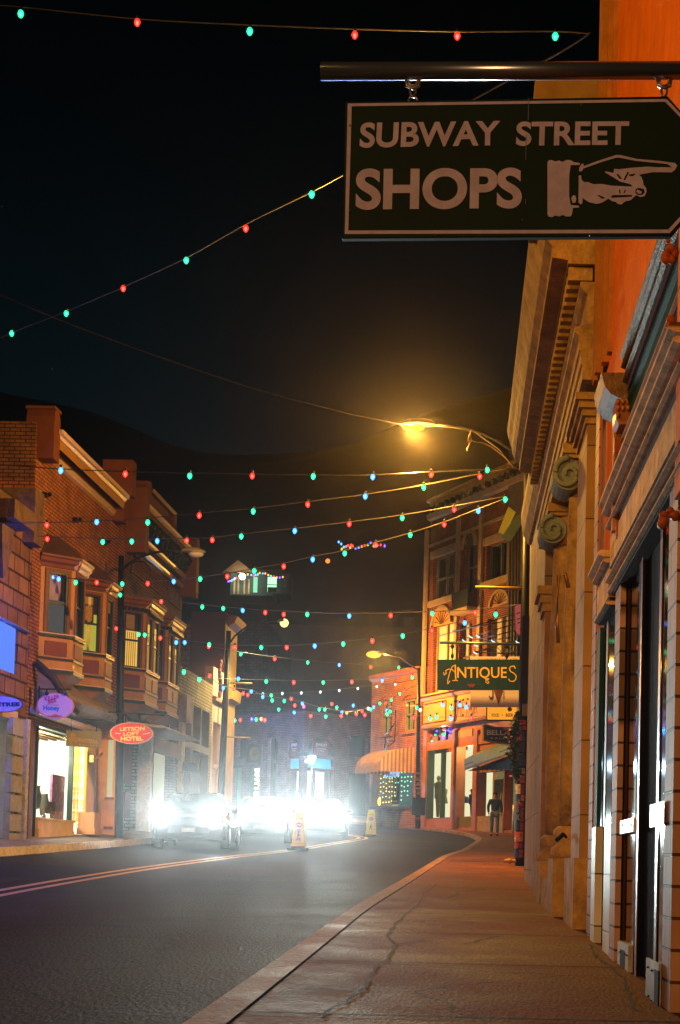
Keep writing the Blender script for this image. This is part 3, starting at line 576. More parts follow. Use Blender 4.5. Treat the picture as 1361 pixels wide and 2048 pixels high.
for a in ([(745,425),(760,425),(795,470),(770,465)], [(850,405),(862,410),(825,480),(812,478)], [(865,430),(925,422),(900,440),(870,440)], [(560,628),(580,632),(630,655),(600,660)], [(690,648),(705,630),(890,628),(890,640),(700,650)], [(768,575),(778,575),(782,610),(772,608)], [(825,575),(832,578),(820,605),(812,605)], [(925,600),(930,570),(960,560),(1010,572),(1015,600),(990,622),(945,622)]): pxpoly(m, q(a), Yt-.0035)
m.build('hand_crease', DG, root)
m = MB(); pxpoly(m, q([(935,598),(945,575),(990,598),(985,615),(955,616)]), Yt-.007); pxpoly(m, q([(305,660),(320,632),(345,636),(355,670),(345,705),(318,705)]), Yt); m.build('nail', SW, root)
m = MB()
for a_ in ([(1058, 196), (1057, 240)], [(1053, 268), (1052, 320)], [(1052, 398), (1051, 408)], [(1045, 438), (1045, 441)], [(1163, 205), (1162, 212)]): stroke_px(m, a_, 1.1, Yt-.002, .002)
m.build('paint_drip', M('drip grey', '#5a6a68', .6), root)
m = MB()
for x, y in ((700, 250), (700, 420), (870, 470), (1180, 470), (1015, 200)): pxpoly(m, [(x+1.6*math.cos(i*.8), y+1.6*math.sin(i*.8)) for i in range(8)], Yt-.005, .005)
m.build('screw', M('sign screw', '#3a3430', .4, .6), root)
# links
CH = M('chain steel', '#8a8078', .35, .8)
for x, yt in ((826, 207), (1329, 203)):
    m = MB(); 
    for k, (yy, h) in enumerate(((162, 10), (182, 13), (200, 7))):
        c = P(x, yy, YS+.015); pts = []
        rr = h/582
        for i in range(13):
            t = 2*math.pi*i/12; pts.append((c.x+math.cos(t)*(.010 if k % 2 else .016), c.y+(math.sin(t)*.006 if k == 1 else 0), c.z+math.sin(t)*rr))
        m.tube(pts, .0042, 6, cap=False)
    c0 = P(x-14, 157, YS+.015); m.tube([tuple(c0), tuple(P(x-12, 172, YS+.015)), tuple(P(x, 177, YS+.015)), tuple(P(x+12, 172, YS+.015)), tuple(P(x+14, 157, YS+.015))], .0055, 6)
    m.build('chain_link', CH, root)
m = MB(); a = P(642, 142.5, YS+.015); b = P(1480, 141, YS+.015); m.tube([tuple(a), tuple(b)], .031, 24); 
tag(m.build('sign_pole', M('brushed pole', '#8e9ab4', .25, .9, var=.15, bump=0)), 'thick metal pole reaching in from the right that carries the SUBWAY STREET sign', 'pole')
# ================= RIGHT SIDE: frame s = distance along street, d = -X =================
R = Fr(0, 0, 0, 1, -1, 0)
def ry(px, X, py=1700): return X/ray(px, py).x           # distance where the ray at px meets plane X
def rz(px, py, X): r = ray(px, py); return CAMZ + r.z*(X/r.x)
def seg(m, xa, xb, xc, X, z0, z1, py=1700):
    """block whose street face spans pixels xa..xb on plane X and whose near end spans xb..xc"""
    ya, yb = ry(xa, X, py), ry(xb, X, py); x2 = ray(xc, py).x*yb
    m.box(yb, ya, -x2, -X, z0, z1, R); return yb, ya, x2
WHT = MBrick('white tile', '#b9b2aa', '#cfc8be', '#4a3c34', .62, .38, .006, .5, .5)
PBR = MBrick('cream painted brick', '#a87e62', '#b58c70', '#4e3426', .3, .145, .008, .7, .8)
STU = M('orange stucco', '#e07414', .85, var=.22, vs=3, bump=.5, bs=90, spec=.03)
BRN = M('brown woodwork', '#41200f', .85, var=.35, vs=6, spec=.03); OCH = M('ochre woodwork', '#b0732c', .8, var=.3, vs=5, spec=.03)
CRM = M('cream trim', '#d8b084', .9, var=.5, vs=7, bump=.4, bs=40, spec=.02); DKG = M('dark green trim', '#1d3a1c', .7, spec=.05, var=.4, vs=4)
OLV = M('olive trim', '#5c5526', .5, var=.3); GLS = MGlass('dark shop glass'); MRB = M('grey stone', '#8d847c', .6, var=.4, vs=4)
SILV = M('peeling silver paint', '#8a7a5c', .6, 0, spec=.12, var=.5, vs=9, bump=.5, bs=40)
ga = lambda s: G(1.0, s)-.05
b = thing('shop_building', 'orange stucco shop with carved cornices and tall glass shopfront, nearest on the right', 'building', (1.2, 9, ga(9)))
Z1 = CAMZ+1.78
m = MB(); m.box(6.9, 12.82, -9, -1.075, -.2, 11.0, R); m.build('wall', STU, b)
# far white tiled bulkhead with dark window above
m = MB(); ztop = rz(1187, 1655, 1.0); ya, yb, x2 = seg(m, 1183.5, 1191, 1208, 1.0, -.1, ztop); zt2 = rz(1214, 1651, 1.0)
seg(m, 1208.5, 1221.5, 1224, 1.0, -.1, zt2); m.build('tile_bulkhead', WHT, b)
m = MB(); seg(m, 1187, 1192.5, 1200, 1.012, ztop, Z1); m.build('window_frame', DKG, b)
m = MB(); seg(m, 1200, 1202, 1208, 1.03, ztop+.01, Z1); seg(m, 1209, 1221, 1223, 1.02, zt2+.01, Z1); m.build('window_pane', GLS, b)
m = MB(); seg(m, 1205.5, 1208.5, 1211, 1.015, zt2, Z1); m.build('window_mullion', OLV, b)
m = MB(); seg(m, 1176.5, 1183.3, 1186, 1.02, -.2, 4.5); m.build('corner_strip', PBR, b)
m = MB(); seg(m, 1222, 1232, 1243.5, .99, -.15, Z1+.02); m.build('pier', PBR, b)
m = MB(); seg(m, 1243.5, 1250, 1253, 1.04, .2, Z1); seg(m, 1270, 1274, 1281, 1.02, .15, Z1); m.build('door_post', BRN, b)
m = MB(); seg(m, 1273.5, 1276, 1277.2, 1.012, .2, Z1); seg(m, 1311, 1315, 1316, .992, .2, Z1); m.build('mullion', M('gold bead', '#8a5a20', .35, .4), b)
m = MB(); seg(m, 1250, 1270.5, 1272, 1.045, .15, Z1); seg(m, 1279, 1281, 1311, 1.035, .15, Z1); seg(m, 1315.5, 1328, 1329, 1.0, .15, Z1); m.build('window_pane', GLS, b)
m = MB(); m.box(6.95, 12.0, -1.072, -1.055, -.2, Z1, R); m.build('dark_backing', M('dark backing sheet', '#1a0d06', .9, spec=.02), b)  # dark sheet behind the panes stands in for the unlit shop interior
m = MB(); seg(m, 1328, 1345, 1385, .975, -.3, Z1+.05); m.build('pier', PBR, b)
m = MB()
zA, zB = rz(1255, 1666, 1.01), rz(1255, 1639, 1.01); seg(m, 1240.5, 1267, 1312, 1.0, zA, zB, 1650)
zA, zB = rz(1310, 1655, .98), rz(1310, 1610, .98); seg(m, 1300, 1328, 1329, .96, zA, zB, 1635)
m.build('rail_board', M('white board', '#cfc9c2', .45, var=.15, vs=8, bump=.1), b)
m = MB(); zB = rz(1250, 1886, 1.01)
seg(m, 1235, 1256.5, 1292, 1.0, -.2, zB, 1930); zB = rz(1305, 1918, .97); seg(m, 1291.5, 1317, 1322, .955, -.35, zB, 1980)
m.build('bulkhead_board', M('worn white board', '#a39a90', .6, var=.4, vs=7), b)
m = MB()
for (x, y, X) in ((1240, 1904, 1), (1250, 1908, 1), (1254, 1911, 1), (1242, 1960, 1), (1253, 1975, 1), (1296, 1934, .955), (1304, 1941, .955), (1297, 1992, .955), (1303, 2002, .955), (1262, 1650, 1.0), (1246, 1650, 1.0)):
    c = PX(x, y, X-.004); m.ball(tuple(c), .006, n=8, m=5)
m.build('screw', M('screw head', '#2a211c', .5, .5), b)
m = MB(); yy = ry(1244, .998, 1930); zc = rz(1244, 1930, .998); m.box(yy-.14, yy+.12, -1.01, -.9975, zc-.07, zc+.09, R); yy = ry(1311, .953, 1990); zc = rz(1311, 1990, .953); m.box(yy-.1, yy+.05, -.96, -.9525, zc-.11, zc+.12, R)
m.build('vent_opening', M('vent dark', '#120c08', .9), b)
# sign band and lower cornice
c = CAMZ; Yf = 11.4
def bands(name, base, strips, y0, y1, cb, cs):
    m = MB(); m.sweep([(d, z+c) for d, z in base], y0, y1, R); m.build(name, cb, b)
    m = MB()
    for X0, z0, z1, e in strips: m.sweep([(-1.08, z0+c), (-X0, z0+c), (-X0+e, z0+c+(z1-z0)*.35), (-X0+e, z1+c-.01), (-X0+e*.5, z1+c), (-1.08, z1+c)], y0-.01, y1+.015, R)
    m.build(name+'_moulding', cs, b)
bands('lower_cornice', [(-1.08, 1.74), (-.965, 1.74), (-.965, 2.12), (-1.08, 2.12)], [(.955, 1.75, 1.775, .02), (.955, 1.80, 1.99, 0), (.945, 2.03, 2.06, .03), (.915, 2.07, 2.115, .03)], 10.55, 11.4, BRN, CRM)
bands('lower_cornice', [(-1.08, 1.80), (-.975, 1.80), (-.97, 2.0), (-.965, 2.44), (-1.08, 2.44)], [(.965, 1.81, 1.84, .02), (.955, 1.88, 1.905, .025), (.96, 1.99, 2.18, 0), (.945, 2.24, 2.27, .02), (.93, 2.33, 2.37, .03), (.91, 2.385, 2.43, .03)], 7.0, 10.5, BRN, CRM)
bands('sign_board', [(-1.08, 2.46), (-.985, 2.46), (-.985, 2.70), (-1.08, 2.70)], [(.975, 2.47, 2.49, .015), (.97, 2.66, 2.69, .015)], 7.0, 9.9, BRN, OCH)
prof = [(-1.08, 2.72), (-1.01, 2.72), (-1.01, 2.90), (-.99, 2.92), (-.99, 2.95), (-1.08, 2.96)]
m = MB(); m.sweep([(d, z+c) for d, z in prof], 7.0, 10.3, R); m.build('fascia', DKG, b)
bands('upper_cornice', [(-1.08, 2.94), (-.975, 2.95), (-.965, 3.18), (-1.08, 3.20)], [(.965, 3.0, 3.03, .02), (.955, 3.09, 3.12, .02), (.945, 3.15, 3.19, .015)], 7.0, 9.75, BRN, SILV)
# console bracket at the far end of the cornice
Yb = 9.9; m = MB(); f = facing(Yb)
pl = [f.px(x, y) for x, y in ((1203, 745), (1282, 745), (1283, 768), (1276, 795), (1262, 802), (1243, 797), (1222, 788), (1210, 772))]
m.prism(pl, 0, -.55, f); m.build('cornice_console', M('weathered wood', '#7a5c36', .6, var=.5, vs=14, bump=.6), b)
m = MB(); pl = [f.px(x, y) for x, y in ((1232, 800), (1262, 800), (1262, 838), (1256, 850), (1238, 850), (1232, 838))]; m.prism(pl, .02, -.2, f)
for k in range(7):
    x, y = 1236+(k % 3)*10, 806+(k//3)*13; a, z = f.px(x, y); m.ball((a, .03, z), .014, .014, .02, fr=f, n=8, m=5)
m.build('carved_capital', M('gilt orange carving', '#a8641f', .45, .2, var=.5, vs=30), b)
m = MB(); f = facing(10.1); fbox(m, 1227, 1245, 850, 1060, -.12, -.02, f); m.build('colonnette', OCH, b)
m = MB(); f = facing(10.0)
for (y0, y1, x) in ((875, 905, 1236), (1040, 1075, 1240)): fbox(m, x-7, x+5, y0, y1, -.05, 0, f)
m.build('carved_bracket', M('rust carving', '#9a4a18', .6, var=.5, vs=30), b)
# near pilaster above the pier with carved ornaments
m = MB(); m.box(6.75, 7.28, -1.2, -.955, 2.5, 11, R); m.build('pilaster', STU, b)
m = MB(); f = facing(7.3)
for x, y in ((1343, 500), (1341, 660), (1338, 1035)):
    a, z = f.px(x, y, .02)
    for k in range(9):
        m.ball((a+random.uniform(-.03, .03), .02, z+random.uniform(-.05, .05)), random.uniform(.012, .026), fr=f, n=7, m=5)
m.build('carved_rosette', M('rust carving', '#9a4a18', .6), b)
# upper storey trims on the far edge
m = MB()
for s0, s1, X in ((12.42, 12.5, .99), (12.62, 12.8, 1.0), (12.15, 12.25, 1.02), (11.9, 12.0, 1.04)): m.box(s0, s1, -1.1, -X, 4.7, 11, R)
m.build('window_casing', OCH, b)
m = MB(); m.box(12.25, 12.42, -1.1, -1.05, 4.7, 11, R); m.box(12.5, 12.62, -1.1, -1.03, 4.7, 11, R); m.build('brick_infill', MBrick('dark brick', '#4a2f18', '#5a3a1c', '#1c120a', .2, .12, .02), b)
# ---------------- stone bank ----------------
ST = M('bank limestone', '#b8924e', .8, var=.55, vs=4, bump=.9, bs=22, spec=.1); ST2 = M('bank stone ashlar', '#a87a3c', .8, var=.4, vs=3, bump=.4)
STG = M('weathered grey stone', '#8f9a8c', .8, var=.35, vs=3, bump=.4)
k = thing('bank_building', 'classical stone bank with Ionic columns and a deep dentilled cornice beside the orange shop', 'building', (1.4, 16, G(1.4, 16)))
m = MB(); m.box(12.9, 20.2, -9, -1.25, -.2, 6.2, R); m.build('wall', ST2, k)
m = MB(); yb_, ya_, x2 = seg(m, 1142, 1158.6, 1178.5, 1.0, .1, CAMZ+3.98); m.build('pilaster', ASH if 'ASH' in globals() else MBrick('ashlar', '#b08848', '#bc9450', '#5c4425', 1.4, .62, .006, .8, .4), k)
yP = yb_
m = MB(); m.box(yP-.05, ya_+.12, -1.14, -.955, -.1, rz(1140, 1716, .96), R); m.build('pilaster_base', ST, k)
m = MB()
for i, (p, z) in enumerate(((.02, 3.72), (.05, 3.78), (.08, 3.84), (.11, 3.9))): m.box(yP-p, ya_+p, -1.18, -1.0+p, CAMZ+z, CAMZ+z+.06, R)
m.build('pilaster_capital', ST, k)
# Ionic columns
def column(Yc, Xc, r, zb, ztop, nm='column'):
    fl = []
    m = MB(); m.lathe([(r*1.0, zb+.32), (r*1.02, zb+.9), (r*.98, zb+2.2), (r*.86, ztop-.5), (r*.88, ztop-.46)], (Xc, Yc), 28); m.build(nm, ST, k)
    m = MB(); m.lathe([(r*1.3, zb), (r*1.32, zb+.05), (r*1.3, zb+.1), (r*1.12, zb+.13), (r*1.1, zb+.18), (r*1.22, zb+.21), (r*1.22, zb+.27), (r*1.03, zb+.31)], (Xc, Yc), 28); m.build('column_base', ST, k)
    m = MB(); R2 = r*1.25
    m.box(Yc-R2, Yc+R2, -Xc-R2*.98, -Xc+R2*.98, ztop-.1, ztop, R); m.box(Yc-R2*.9, Yc+R2*.9, -Xc-R2*.9, -Xc+R2*.9, ztop-.14, ztop-.1, R)
    m.lathe([(r*.9, ztop-.45), (r*1.05, ztop-.38), (r*1.1, ztop-.14)], (Xc, Yc), 20)
    m.build('capital', ST, k)
    f = facing(Yc-R2*.9)   # volutes facing down the street
    for sx in (-1, 1):
        m = MB(); cx = Xc+sx*R2*.78; cz = ztop-.30; pts = []; rr = []
        for i in range(42):
            t = i/41; a = math.pi/2 - sx*t*5.2*math.pi/2*1.0; q = .155*(1-t*.86)
            pts.append((cx+q*math.cos(a), -0.0, cz+q*math.sin(a))); rr.append(.030*(1-.55*t))
        m.tube([(p[0], .02, p[2]) for p in pts], rr, 8, fr=f)
        m.lathe([(.14, 0), (.145, 0)], (0, 0), 4) if False else None
        pl = [(cx+.15*math.cos(2*math.pi*i/20), cz+.15*math.sin(2*math.pi*i/20)) for i in range(20)]
        m.prism(pl, -R2*1.7, .0, f)
        m.build('volute', STG, k)
zb1 = rz(1126, 1716, .92); zb2 = rz(1094, 1722, .92)
column(15.25, 1.19, .235, zb1, CAMZ+4.02); column(17.75, 1.19, .235, zb2-.02, CAMZ+4.02)
m = MB(); m.box(14.95, 15.75, -1.5, -.885, -.1, zb1, R); m.build('pedestal', ST, k)
m = MB(); m.box(17.3, 18.3, -1.5, -.885, -.1, zb2, R); m.box(15.75, 17.3, -1.5, -.9, -.1, G(1, 16)+.32, R); m.build('pedestal', ST, k)
m = MB(); m.box(19.3, 19.95, -1.3, -.985, 0, CAMZ+3.4, R); m.build('pilaster', ST2, k)
m = MB(); m.box(19.2, 20.05, -1.3, -.93, 0, G(1, 19.6)+.5, R); m.build('pilaster_base', ST, k)
m = MB()
for i, (p, z) in enumerate(((.03, 3.1), (.06, 3.2), (.10, 3.3))): m.box(19.3-p, 19.95+p, -1.3, -.985+p, CAMZ+z, CAMZ+z+.1, R)
m.build('pilaster_capital', ST, k)
ent = [(-1.5, 4.02), (-.93, 4.02), (-.93, 4.14), (-.915, 4.15), (-.915, 4.26), (-.90, 4.27), (-.90, 4.38), (-.86, 4.42), (-.86, 4.46), (-.96, 4.48), (-.96, 4.74), (-.93, 4.76), (-.90, 4.80), (-.90, 4.84), (-1.5, 4.84)]
m = MB(); m.sweep([(d, z+CAMZ) for d, z in ent], 13.0, 20.1, R); m.build('architrave', ST, k)
m = MB(); y = 13.0
while y < 20.05: m.box(y, y+.11, -1.0, -.80, CAMZ+4.85, CAMZ+4.96, R); y += .2
m.build('dentil_course', ST, k)
cor = [(-1.5, 4.97), (-.79, 4.97), (-.79, 5.0), (-.66, 5.02), (-.66, 5.12), (-.64, 5.14), (-.60, 5.18), (-.57, 5.26), (-.55, 5.36), (-.515, 5.45), (-.50, 5.52), (-.50, 5.56), (-1.5, 5.6)]
m = MB(); m.sweep([(d, z+CAMZ) for d, z in cor], 12.95, 20.15, R); m.build('cornice', ST, k)
m = MB(); m.box(12.85, 13.5, -1.4, -.485, CAMZ+5.35, CAMZ+6.5, R); m.build('parapet_block', M('tan block stone', '#8f7236', .8, var=.3, vs=4), k)
m = MB(); m.tube([(.93, 14.2, CAMZ+2.5), (.9, 14.2, CAMZ+2.62), (.84, 14.2, CAMZ+2.6), (.83, 14.2, CAMZ+2.2), (.85, 14.2, CAMZ+2.0)], .018, 8); m.build('lamp_bracket', M('brass', '#9a6a22', .35, .7), k)
m = MB(); c0 = P(1122, 1673, 14.3); m.box(c0.x-.09, c0.x+.05, c0.y-.04, c0.y+.04, c0.z-.05, c0.z-.02); 
m = MB(); m.tube([tuple(P(1112, 1682, 14.3)), tuple(P(1129, 1667, 14.3))], .022, 6); m.tube([tuple(P(1128, 1668, 14.3)), tuple(P(1134, 1676, 14.3))], .014, 6); tag(m.build('spotlight', M('black metal', '#0c0b0a', .4, .5)), 'small black floodlight clamped on the stone column base of the bank', 'floodlight')
m = MB(); a, z = facing(16.9).px(1152, 932); m.ball((a, 16.9, z), .05, .05, .03); m.tube([(a, 16.9, z), (a+.1, 16.95, z+.03)], .02, 6); tag(m.build('floodlight', M('steel bright', '#b9b6ae', .3, .8)), 'small bright metal floodlight beside the upper scroll of the bank column', 'floodlight')
# plain building beyond the bank
h = thing('narrow_building', 'narrow plain stone building wedged between the bank and the near pole', 'building', (1.5, 24, G(1.5, 24)))
m = MB(); m.box(20.2, 24.6, -8, -1.02, -.2, rz(1060, 1000, 1.02), R); m.build('wall', MBrick('buff ashlar', '#9c8062', '#a88b6b', '#4a382a', .9, .75, .008), h)
zc = CAMZ+5.0
m = MB(); m.sweep([(-1.2, zc), (-.98, zc), (-.9, zc+.15), (-.86, zc+.35), (-.86, zc+.5), (-1.2, zc+.5)], 20.3, 24.7, R); m.build('cornice', ST, h)
h = thing('tall_building', 'grey plastered building wall mostly hidden behind the near lamp pole', 'building', (2, 34, G(2, 34)))
m = MB(); f = facing(33.5); s0 = f.px(1064, 900)[0]; m.box(33.5, 36.5, -9, -s0, 0, f.px(1064, 960)[1], R); m.box(36.5, 58, -9, -4.2, 0, f.px(1064, 1100)[1], R); m.build('wall', M('grey render', '#6e665c', .85, var=.35, vs=2), h)
# ================= LEFT SIDE =================
L_ = Fr(-10.6, 0, .0287, 1, 1, -.0287)
def fq(m, x0, y0, x1, y1, d0, d1, f):
    """box on facade f: left-top pixel (x0,y0), right-bottom pixel (x1,y1), on plane d1"""
    s0, z1 = f.px(x0, y0, d1); s1, z0 = f.px(x1, y1, d1); m.box(s0, s1, d0, d1, z0, z1, f); return s0, s1, z0, z1
LS = lambda x, y=1690, d=0: L_.px(x, y, d)[0]
LZ = lambda x, y, d=0: L_.px(x, y, d)[1]
BRK = MBrick('orange brick', '#8a5428', '#9c6230', '#4a2c16', .24, .085, .014, .85, 1.0); BRK2 = MBrick('dark brown brick', '#6a4830', '#785238', '#362418', .24, .085, .014)
OCH2 = M('ochre paint', '#96682a', .5, var=.2, vs=3, bump=.1); MAR = M('maroon paint', '#5e1f12', .5, var=.2); GRN = M('deep green trim', '#16221c', .35, var=.2)
PALE = M('pale glossy moulding', '#b9a08c', .35, var=.3, vs=10); RST = M('rust red paint', '#63351a', .6, var=.25)
GLW = {'grey': ME('dim room', (.075, .07, .06), 1, sample=False), 'lime': ME('lime lit room', (.40, .36, .035), 1.0, sample=False), 'yellow': ME('yellow lit curtain', (.85, .50, .07), 1.0, sample=False), 'dark': MGlass('dark upper glass', '#0a0c10', .08), 'pale': ME('pale blind lit', (.36, .34, .27), 1, sample=False)}
BLIND = M('roller blind', '#8a7668', .8)
def sash(parent, f, a0, a1, z0, z1, glow='dark', blind=0.0, d=0, frame=GRN, w=.05, decor=None):
    """sash window: frame, two panes, meeting rail"""
    m = MB(f)
    m.box(a0, a1, d-.08, d+.01, z1-w, z1); m.box(a0, a1, d-.08, d+.02, z0, z0+w); m.box(a0, a0+w, d-.08, d+.01, z0+w, z1-w); m.box(a1-w, a1, d-.08, d+.01, z0+w, z1-w)
    zm = z0+(z1-z0)*.5; m.box(a0+w, a1-w, d-.07, d-.01, zm-.025, zm+.025)
    fr = m.build('window', frame, parent)
    m = MB(f); zb = z1-w-(z1-z0)*blind
    m.box(a0+w*.5, a1-w*.5, d-.075, d-.05, z0+w*.5, zb); m.build('pane', GLW[glow], fr)
    if blind: m = MB(f); m.box(a0+w*.5, a1-w*.5, d-.075, d-.052, zb+.002, z1-w*.5); m.build('blind', BLIND, fr)
    return fr
def bay(parent, xa, xb, xc, ytop, ybot, glows, roof='hip', nfront=1, ymid=1230):
    p = .61; s0 = LS(xb, ymid, p)-p
    se = LS(xc, ymid, p); zt = LZ(xb, ytop, p); zb = LZ(xb, ybot, p); H = zt-zb
    pts = [(s0, 0), (s0+p, p), (se, p), (se+p, 0)]
    m = MB(L_); m.vprism([(s0, -.05), (s0+.06, -.02), (s0+p, p-.07), (se, p-.07), (se+p-.06, -.02), (se+p, -.05)], zb+.05, zt-.05); m.build('bay_core', M('bay interior dark', '#140d09', .8), parent)
    zs0, zs1 = zb+H*.34, zb+H*.88
    for i in range(3):
        A, B_ = L_.pt(pts[i][0], pts[i][1], 0), L_.pt(pts[i+1][0], pts[i+1][1], 0); u = (B_-A).normalized(); w_ = (B_-A).length
        f = Fr(A.x, A.y, u.x, u.y, u.y, -u.x)
        n = nfront if i == 1 else 1; ops = []; pan = []
        for j in range(n):
            a0 = w_*(j/n)+w_*(.14/n if n > 1 or i == 1 else .2); a1 = w_*((j+1)/n)-w_*(.14/n if n > 1 or i == 1 else .2)
            ops.append((a0, a1, zs0, zs1)); pan.append((a0, a1))
        m = MB(f); m.wall(0, w_, zb, zt-.02, ops, -.07, 0); m.build('bay_wall', OCH2, parent)
        for j, (a0, a1) in enumerate(pan):
            m = MB(f); c = .07
            m.box(a0-c, a0, .0, .025, zs0, zs1+c); m.box(a1, a1+c, 0, .025, zs0, zs1+c); m.box(a0, a1, 0, .025, zs1, zs1+c); m.build('window_casing', RST, parent)
            g, bl = glows[min(i, len(glows)-1)]
            wn = sash(parent, f, a0, a1, zs0, zs1, g, bl)
            m = MB(f); m.box(a0-.02, a1+.02, 0, .022, zb+H*.15, zb+H*.275); m.build('apron_panel', MAR, parent)
            if n == 1 and i == 0 and g == 'lime':
                m = MB(f); m.box(a0+.1, a0+.38, -.05, -.045, zs0+.75, zs0+1.2); pf = m.build('picture', M('picture frame', '#2a1a10', .5), wn)
                m = MB(f); m.box(a0+.15, a0+.33, -.045, -.042, zs0+.8, zs0+1.15); m.build('picture_print', M('print', '#a07a3a', .6, var=.8, vs=30), wn)
                m = MB(f); m.box(a1-.3, a1-.22, -.05, -.045, zs0+.05, zs0+1.5); m.build('shelf_post', M('shelf white', '#c9c08a', .6), wn)
            if g == 'yellow':
                m = MB(f)
                for q in range(6): x_ = a0+.07+(a1-a0-.14)*q/6; m.box(x_, x_+.02, -.05, -.04, zs0+.05, zs0+(zs1-zs0)*.65)
                m.build('curtain_fold', M('curtain fold', '#b8882a', .8), wn)
        m = MB(f); 
        for zz, h, o_ in ((zs0-.07, .06, .05), (zb+H*.115, .05, .03), (zb, .08, .04)): m.box(-.02, w_+.02, 0, o_, zz, zz+h)
        m.build('sill_moulding', GRN, parent)
        m = MB(f); m.box(-.03, w_+.03, 0, .035, zb+.085, zb+.105); m.box(-.03, w_+.03, 0, .06, zs0-.008, zs0+.012); m.build('pale_moulding', PALE, parent)
        m = MB(f); m.sweep([(0, zt-.22), (.04, zt-.22), (.06, zt-.14), (.12, zt-.1), (.14, zt-.02), (.18, zt), (.18, zt+.05), (0, zt+.06)], -.08, w_+.08, f); m.build('bay_cornice', RST if i == 0 else PALE, parent)  # street-facing sides coloured pale for the white light they catch
        if nfront == 2:
            m = MB(f); k_ = 0
            while k_*.13 < w_: m.box(k_*.13, k_*.13+.06, .02, .12, zt-.3, zt-.2); k_ += 1
            m.build('dentil_row', GRN, parent)
    if roof == 'hip':
        q = .16; pr = [(s0-.1, 0), (s0+p-.05, p+q), (se+.05, p+q), (se+p+.1, 0)]; tp = [(s0+.35, 0), (s0+p, p*.35), (se, p*.35), (se+p-.35, 0)]
        P_ = [(a, d, zt+.05) for a, d in pr]+[(a, d, zt+.55) for a, d in tp]
        m = MB(L_); m.add(P_, [(0, 1, 5, 4), (1, 2, 6, 5), (2, 3, 7, 6), (4, 5, 6, 7), (0, 1, 2, 3), (0, 3, 7, 4)], L_); m.build('bay_roof', M('brown roofing', '#3a2416', .8), parent)
    else:
        m = MB(L_); m.vprism([(s0-.1, 0), (s0+p-.05, p+.2), (se+.05, p+.2), (se+p+.1, 0)], zt+.05, zt+.12); m.build('bay_roof', RST, parent)
    m = MB(L_); m.add([(s0, 0, zb), (s0+p, p, zb), (se, p, zb), (se+p, 0, zb), (s0+.25, 0, zb-.28), (s0+p, p*.45, zb-.25), (se, p*.45, zb-.25), (se+p-.25, 0, zb-.28)], [(0, 1, 5, 4), (1, 2, 6, 5), (2, 3, 7, 6), (4, 5, 6, 7)], L_); m.build('bay_soffit', OCH2, parent)
    return s0, se+p, zb, zt
# ---- L1 brick building with two bays ----
gz = lambda s: G(-9.6, s)+.1
s1a, s1b = LS(45, 1650), LS(232, 1650); zl = LZ(75, 885, .05); ztc = LZ(107, 845, .4)
b1 = thing('brick_building', 'orange brick two-storey building with two bay windows over the brightly lit gallery shopfront', 'building', tuple(L_.pt(s1a, 0, gz(s1a))))
s_w0, s_w1 = LS(60, 1500), LS(172, 1500); zw1 = LZ(62, 1438); zw0 = gz(38)-.02
sd0, sd1 = LS(181, 1560), LS(213, 1560); zd1 = LZ(185, 1432)
m = MB(L_); m.wall(s1a, s1b, gz(s1a)-.6, zl, [(s_w0, s_w1+.3, 0, zw1), (sd0+.1, sd1-.25, 0, zd1)], -.35, 0); m.box(s1a, s1b, -8, -.352, zw1+.3, zl-.6); m.build('wall', BRK, b1)
m = MB(L_); m.box(s1a-.02, s1a+.35, -3.5, -.02, zl-.8, LZ(60, 838, -.1)); m.build('parapet_pier', BRK2, b1)
m = MB(L_); zz = LZ(85, 850, .1)
m.prism([(s1a+.02, zz-.75), (s1a+.5, zz-.75), (s1a+.5, zz+.12), (s1a+.44, zz+.3), (s1a+.36, zz+.36), (s1a+.08, zz+.36), (s1a+.02, zz+.2)], -.25, .38); m.box(s1a-.02, s1a+.48, -.27, .4, zz+.36, zz+.42); m.build('scroll_console', RST, b1)
sc1 = LS(229, 1020, .05)
m = MB(L_)
m.sweep([(-.3, ztc-.1), (.34, ztc-.16), (.38, ztc-.1), (.44, ztc-.08), (.46, ztc), (-.3, ztc+.02)], s1a+.42, sc1); m.sweep([(0, zl-.1), (.07, zl-.08), (.07, zl-.02), (.10, zl), (.10, zl+.04), (0, zl+.06)], s1a+.1, sc1); m.build('cornice_moulding', PALE, b1)
m = MB(L_); m.sweep([(-.3, zl+.06), (.06, zl+.07), (.10, zl+.24), (.12, zl+.25), (.30, ztc-.36), (.33, ztc-.17), (-.3, ztc-.12)], s1a+.45, sc1-.03); m.build('cornice', OCH2, b1)
m = MB(L_); y = s1a+.6
while y < sc1-.3:
    m.add([(y, .125, zl+.22), (y+.12, .125, zl+.22), (y+.12, .30, ztc-.34), (y, .30, ztc-.34), (y, .06, zl+.22), (y+.12, .06, zl+.22), (y+.12, .25, ztc-.3), (y, .25, ztc-.3)], [(0, 1, 2, 3), (0, 3, 7, 4), (1, 2, 6, 5), (4, 5, 6, 7)], L_); y += .2
m.build('louvre_slats', GRN, b1)
m = MB(L_); zq = LZ(260, 1000, .1); m.box(sc1, sc1+.45, -.3, .5, zq-.2, zq+.75); m.prism([(sc1, zq-.9), (sc1+.45, zq-.9), (sc1+.45, zq-.2), (sc1, zq-.2)], 0, .3); m.build('end_console', RST, b1)
b1b = bay(b1, 82, 148, 169, 1120, 1352, [('grey', .42), ('dark', 0), ('dark', 0)])
b2b = bay(b1, 160, 212, 228, 1166, 1385, [('lime', .3), ('dark', .2), ('dark', 0)])
m = MB(L_)
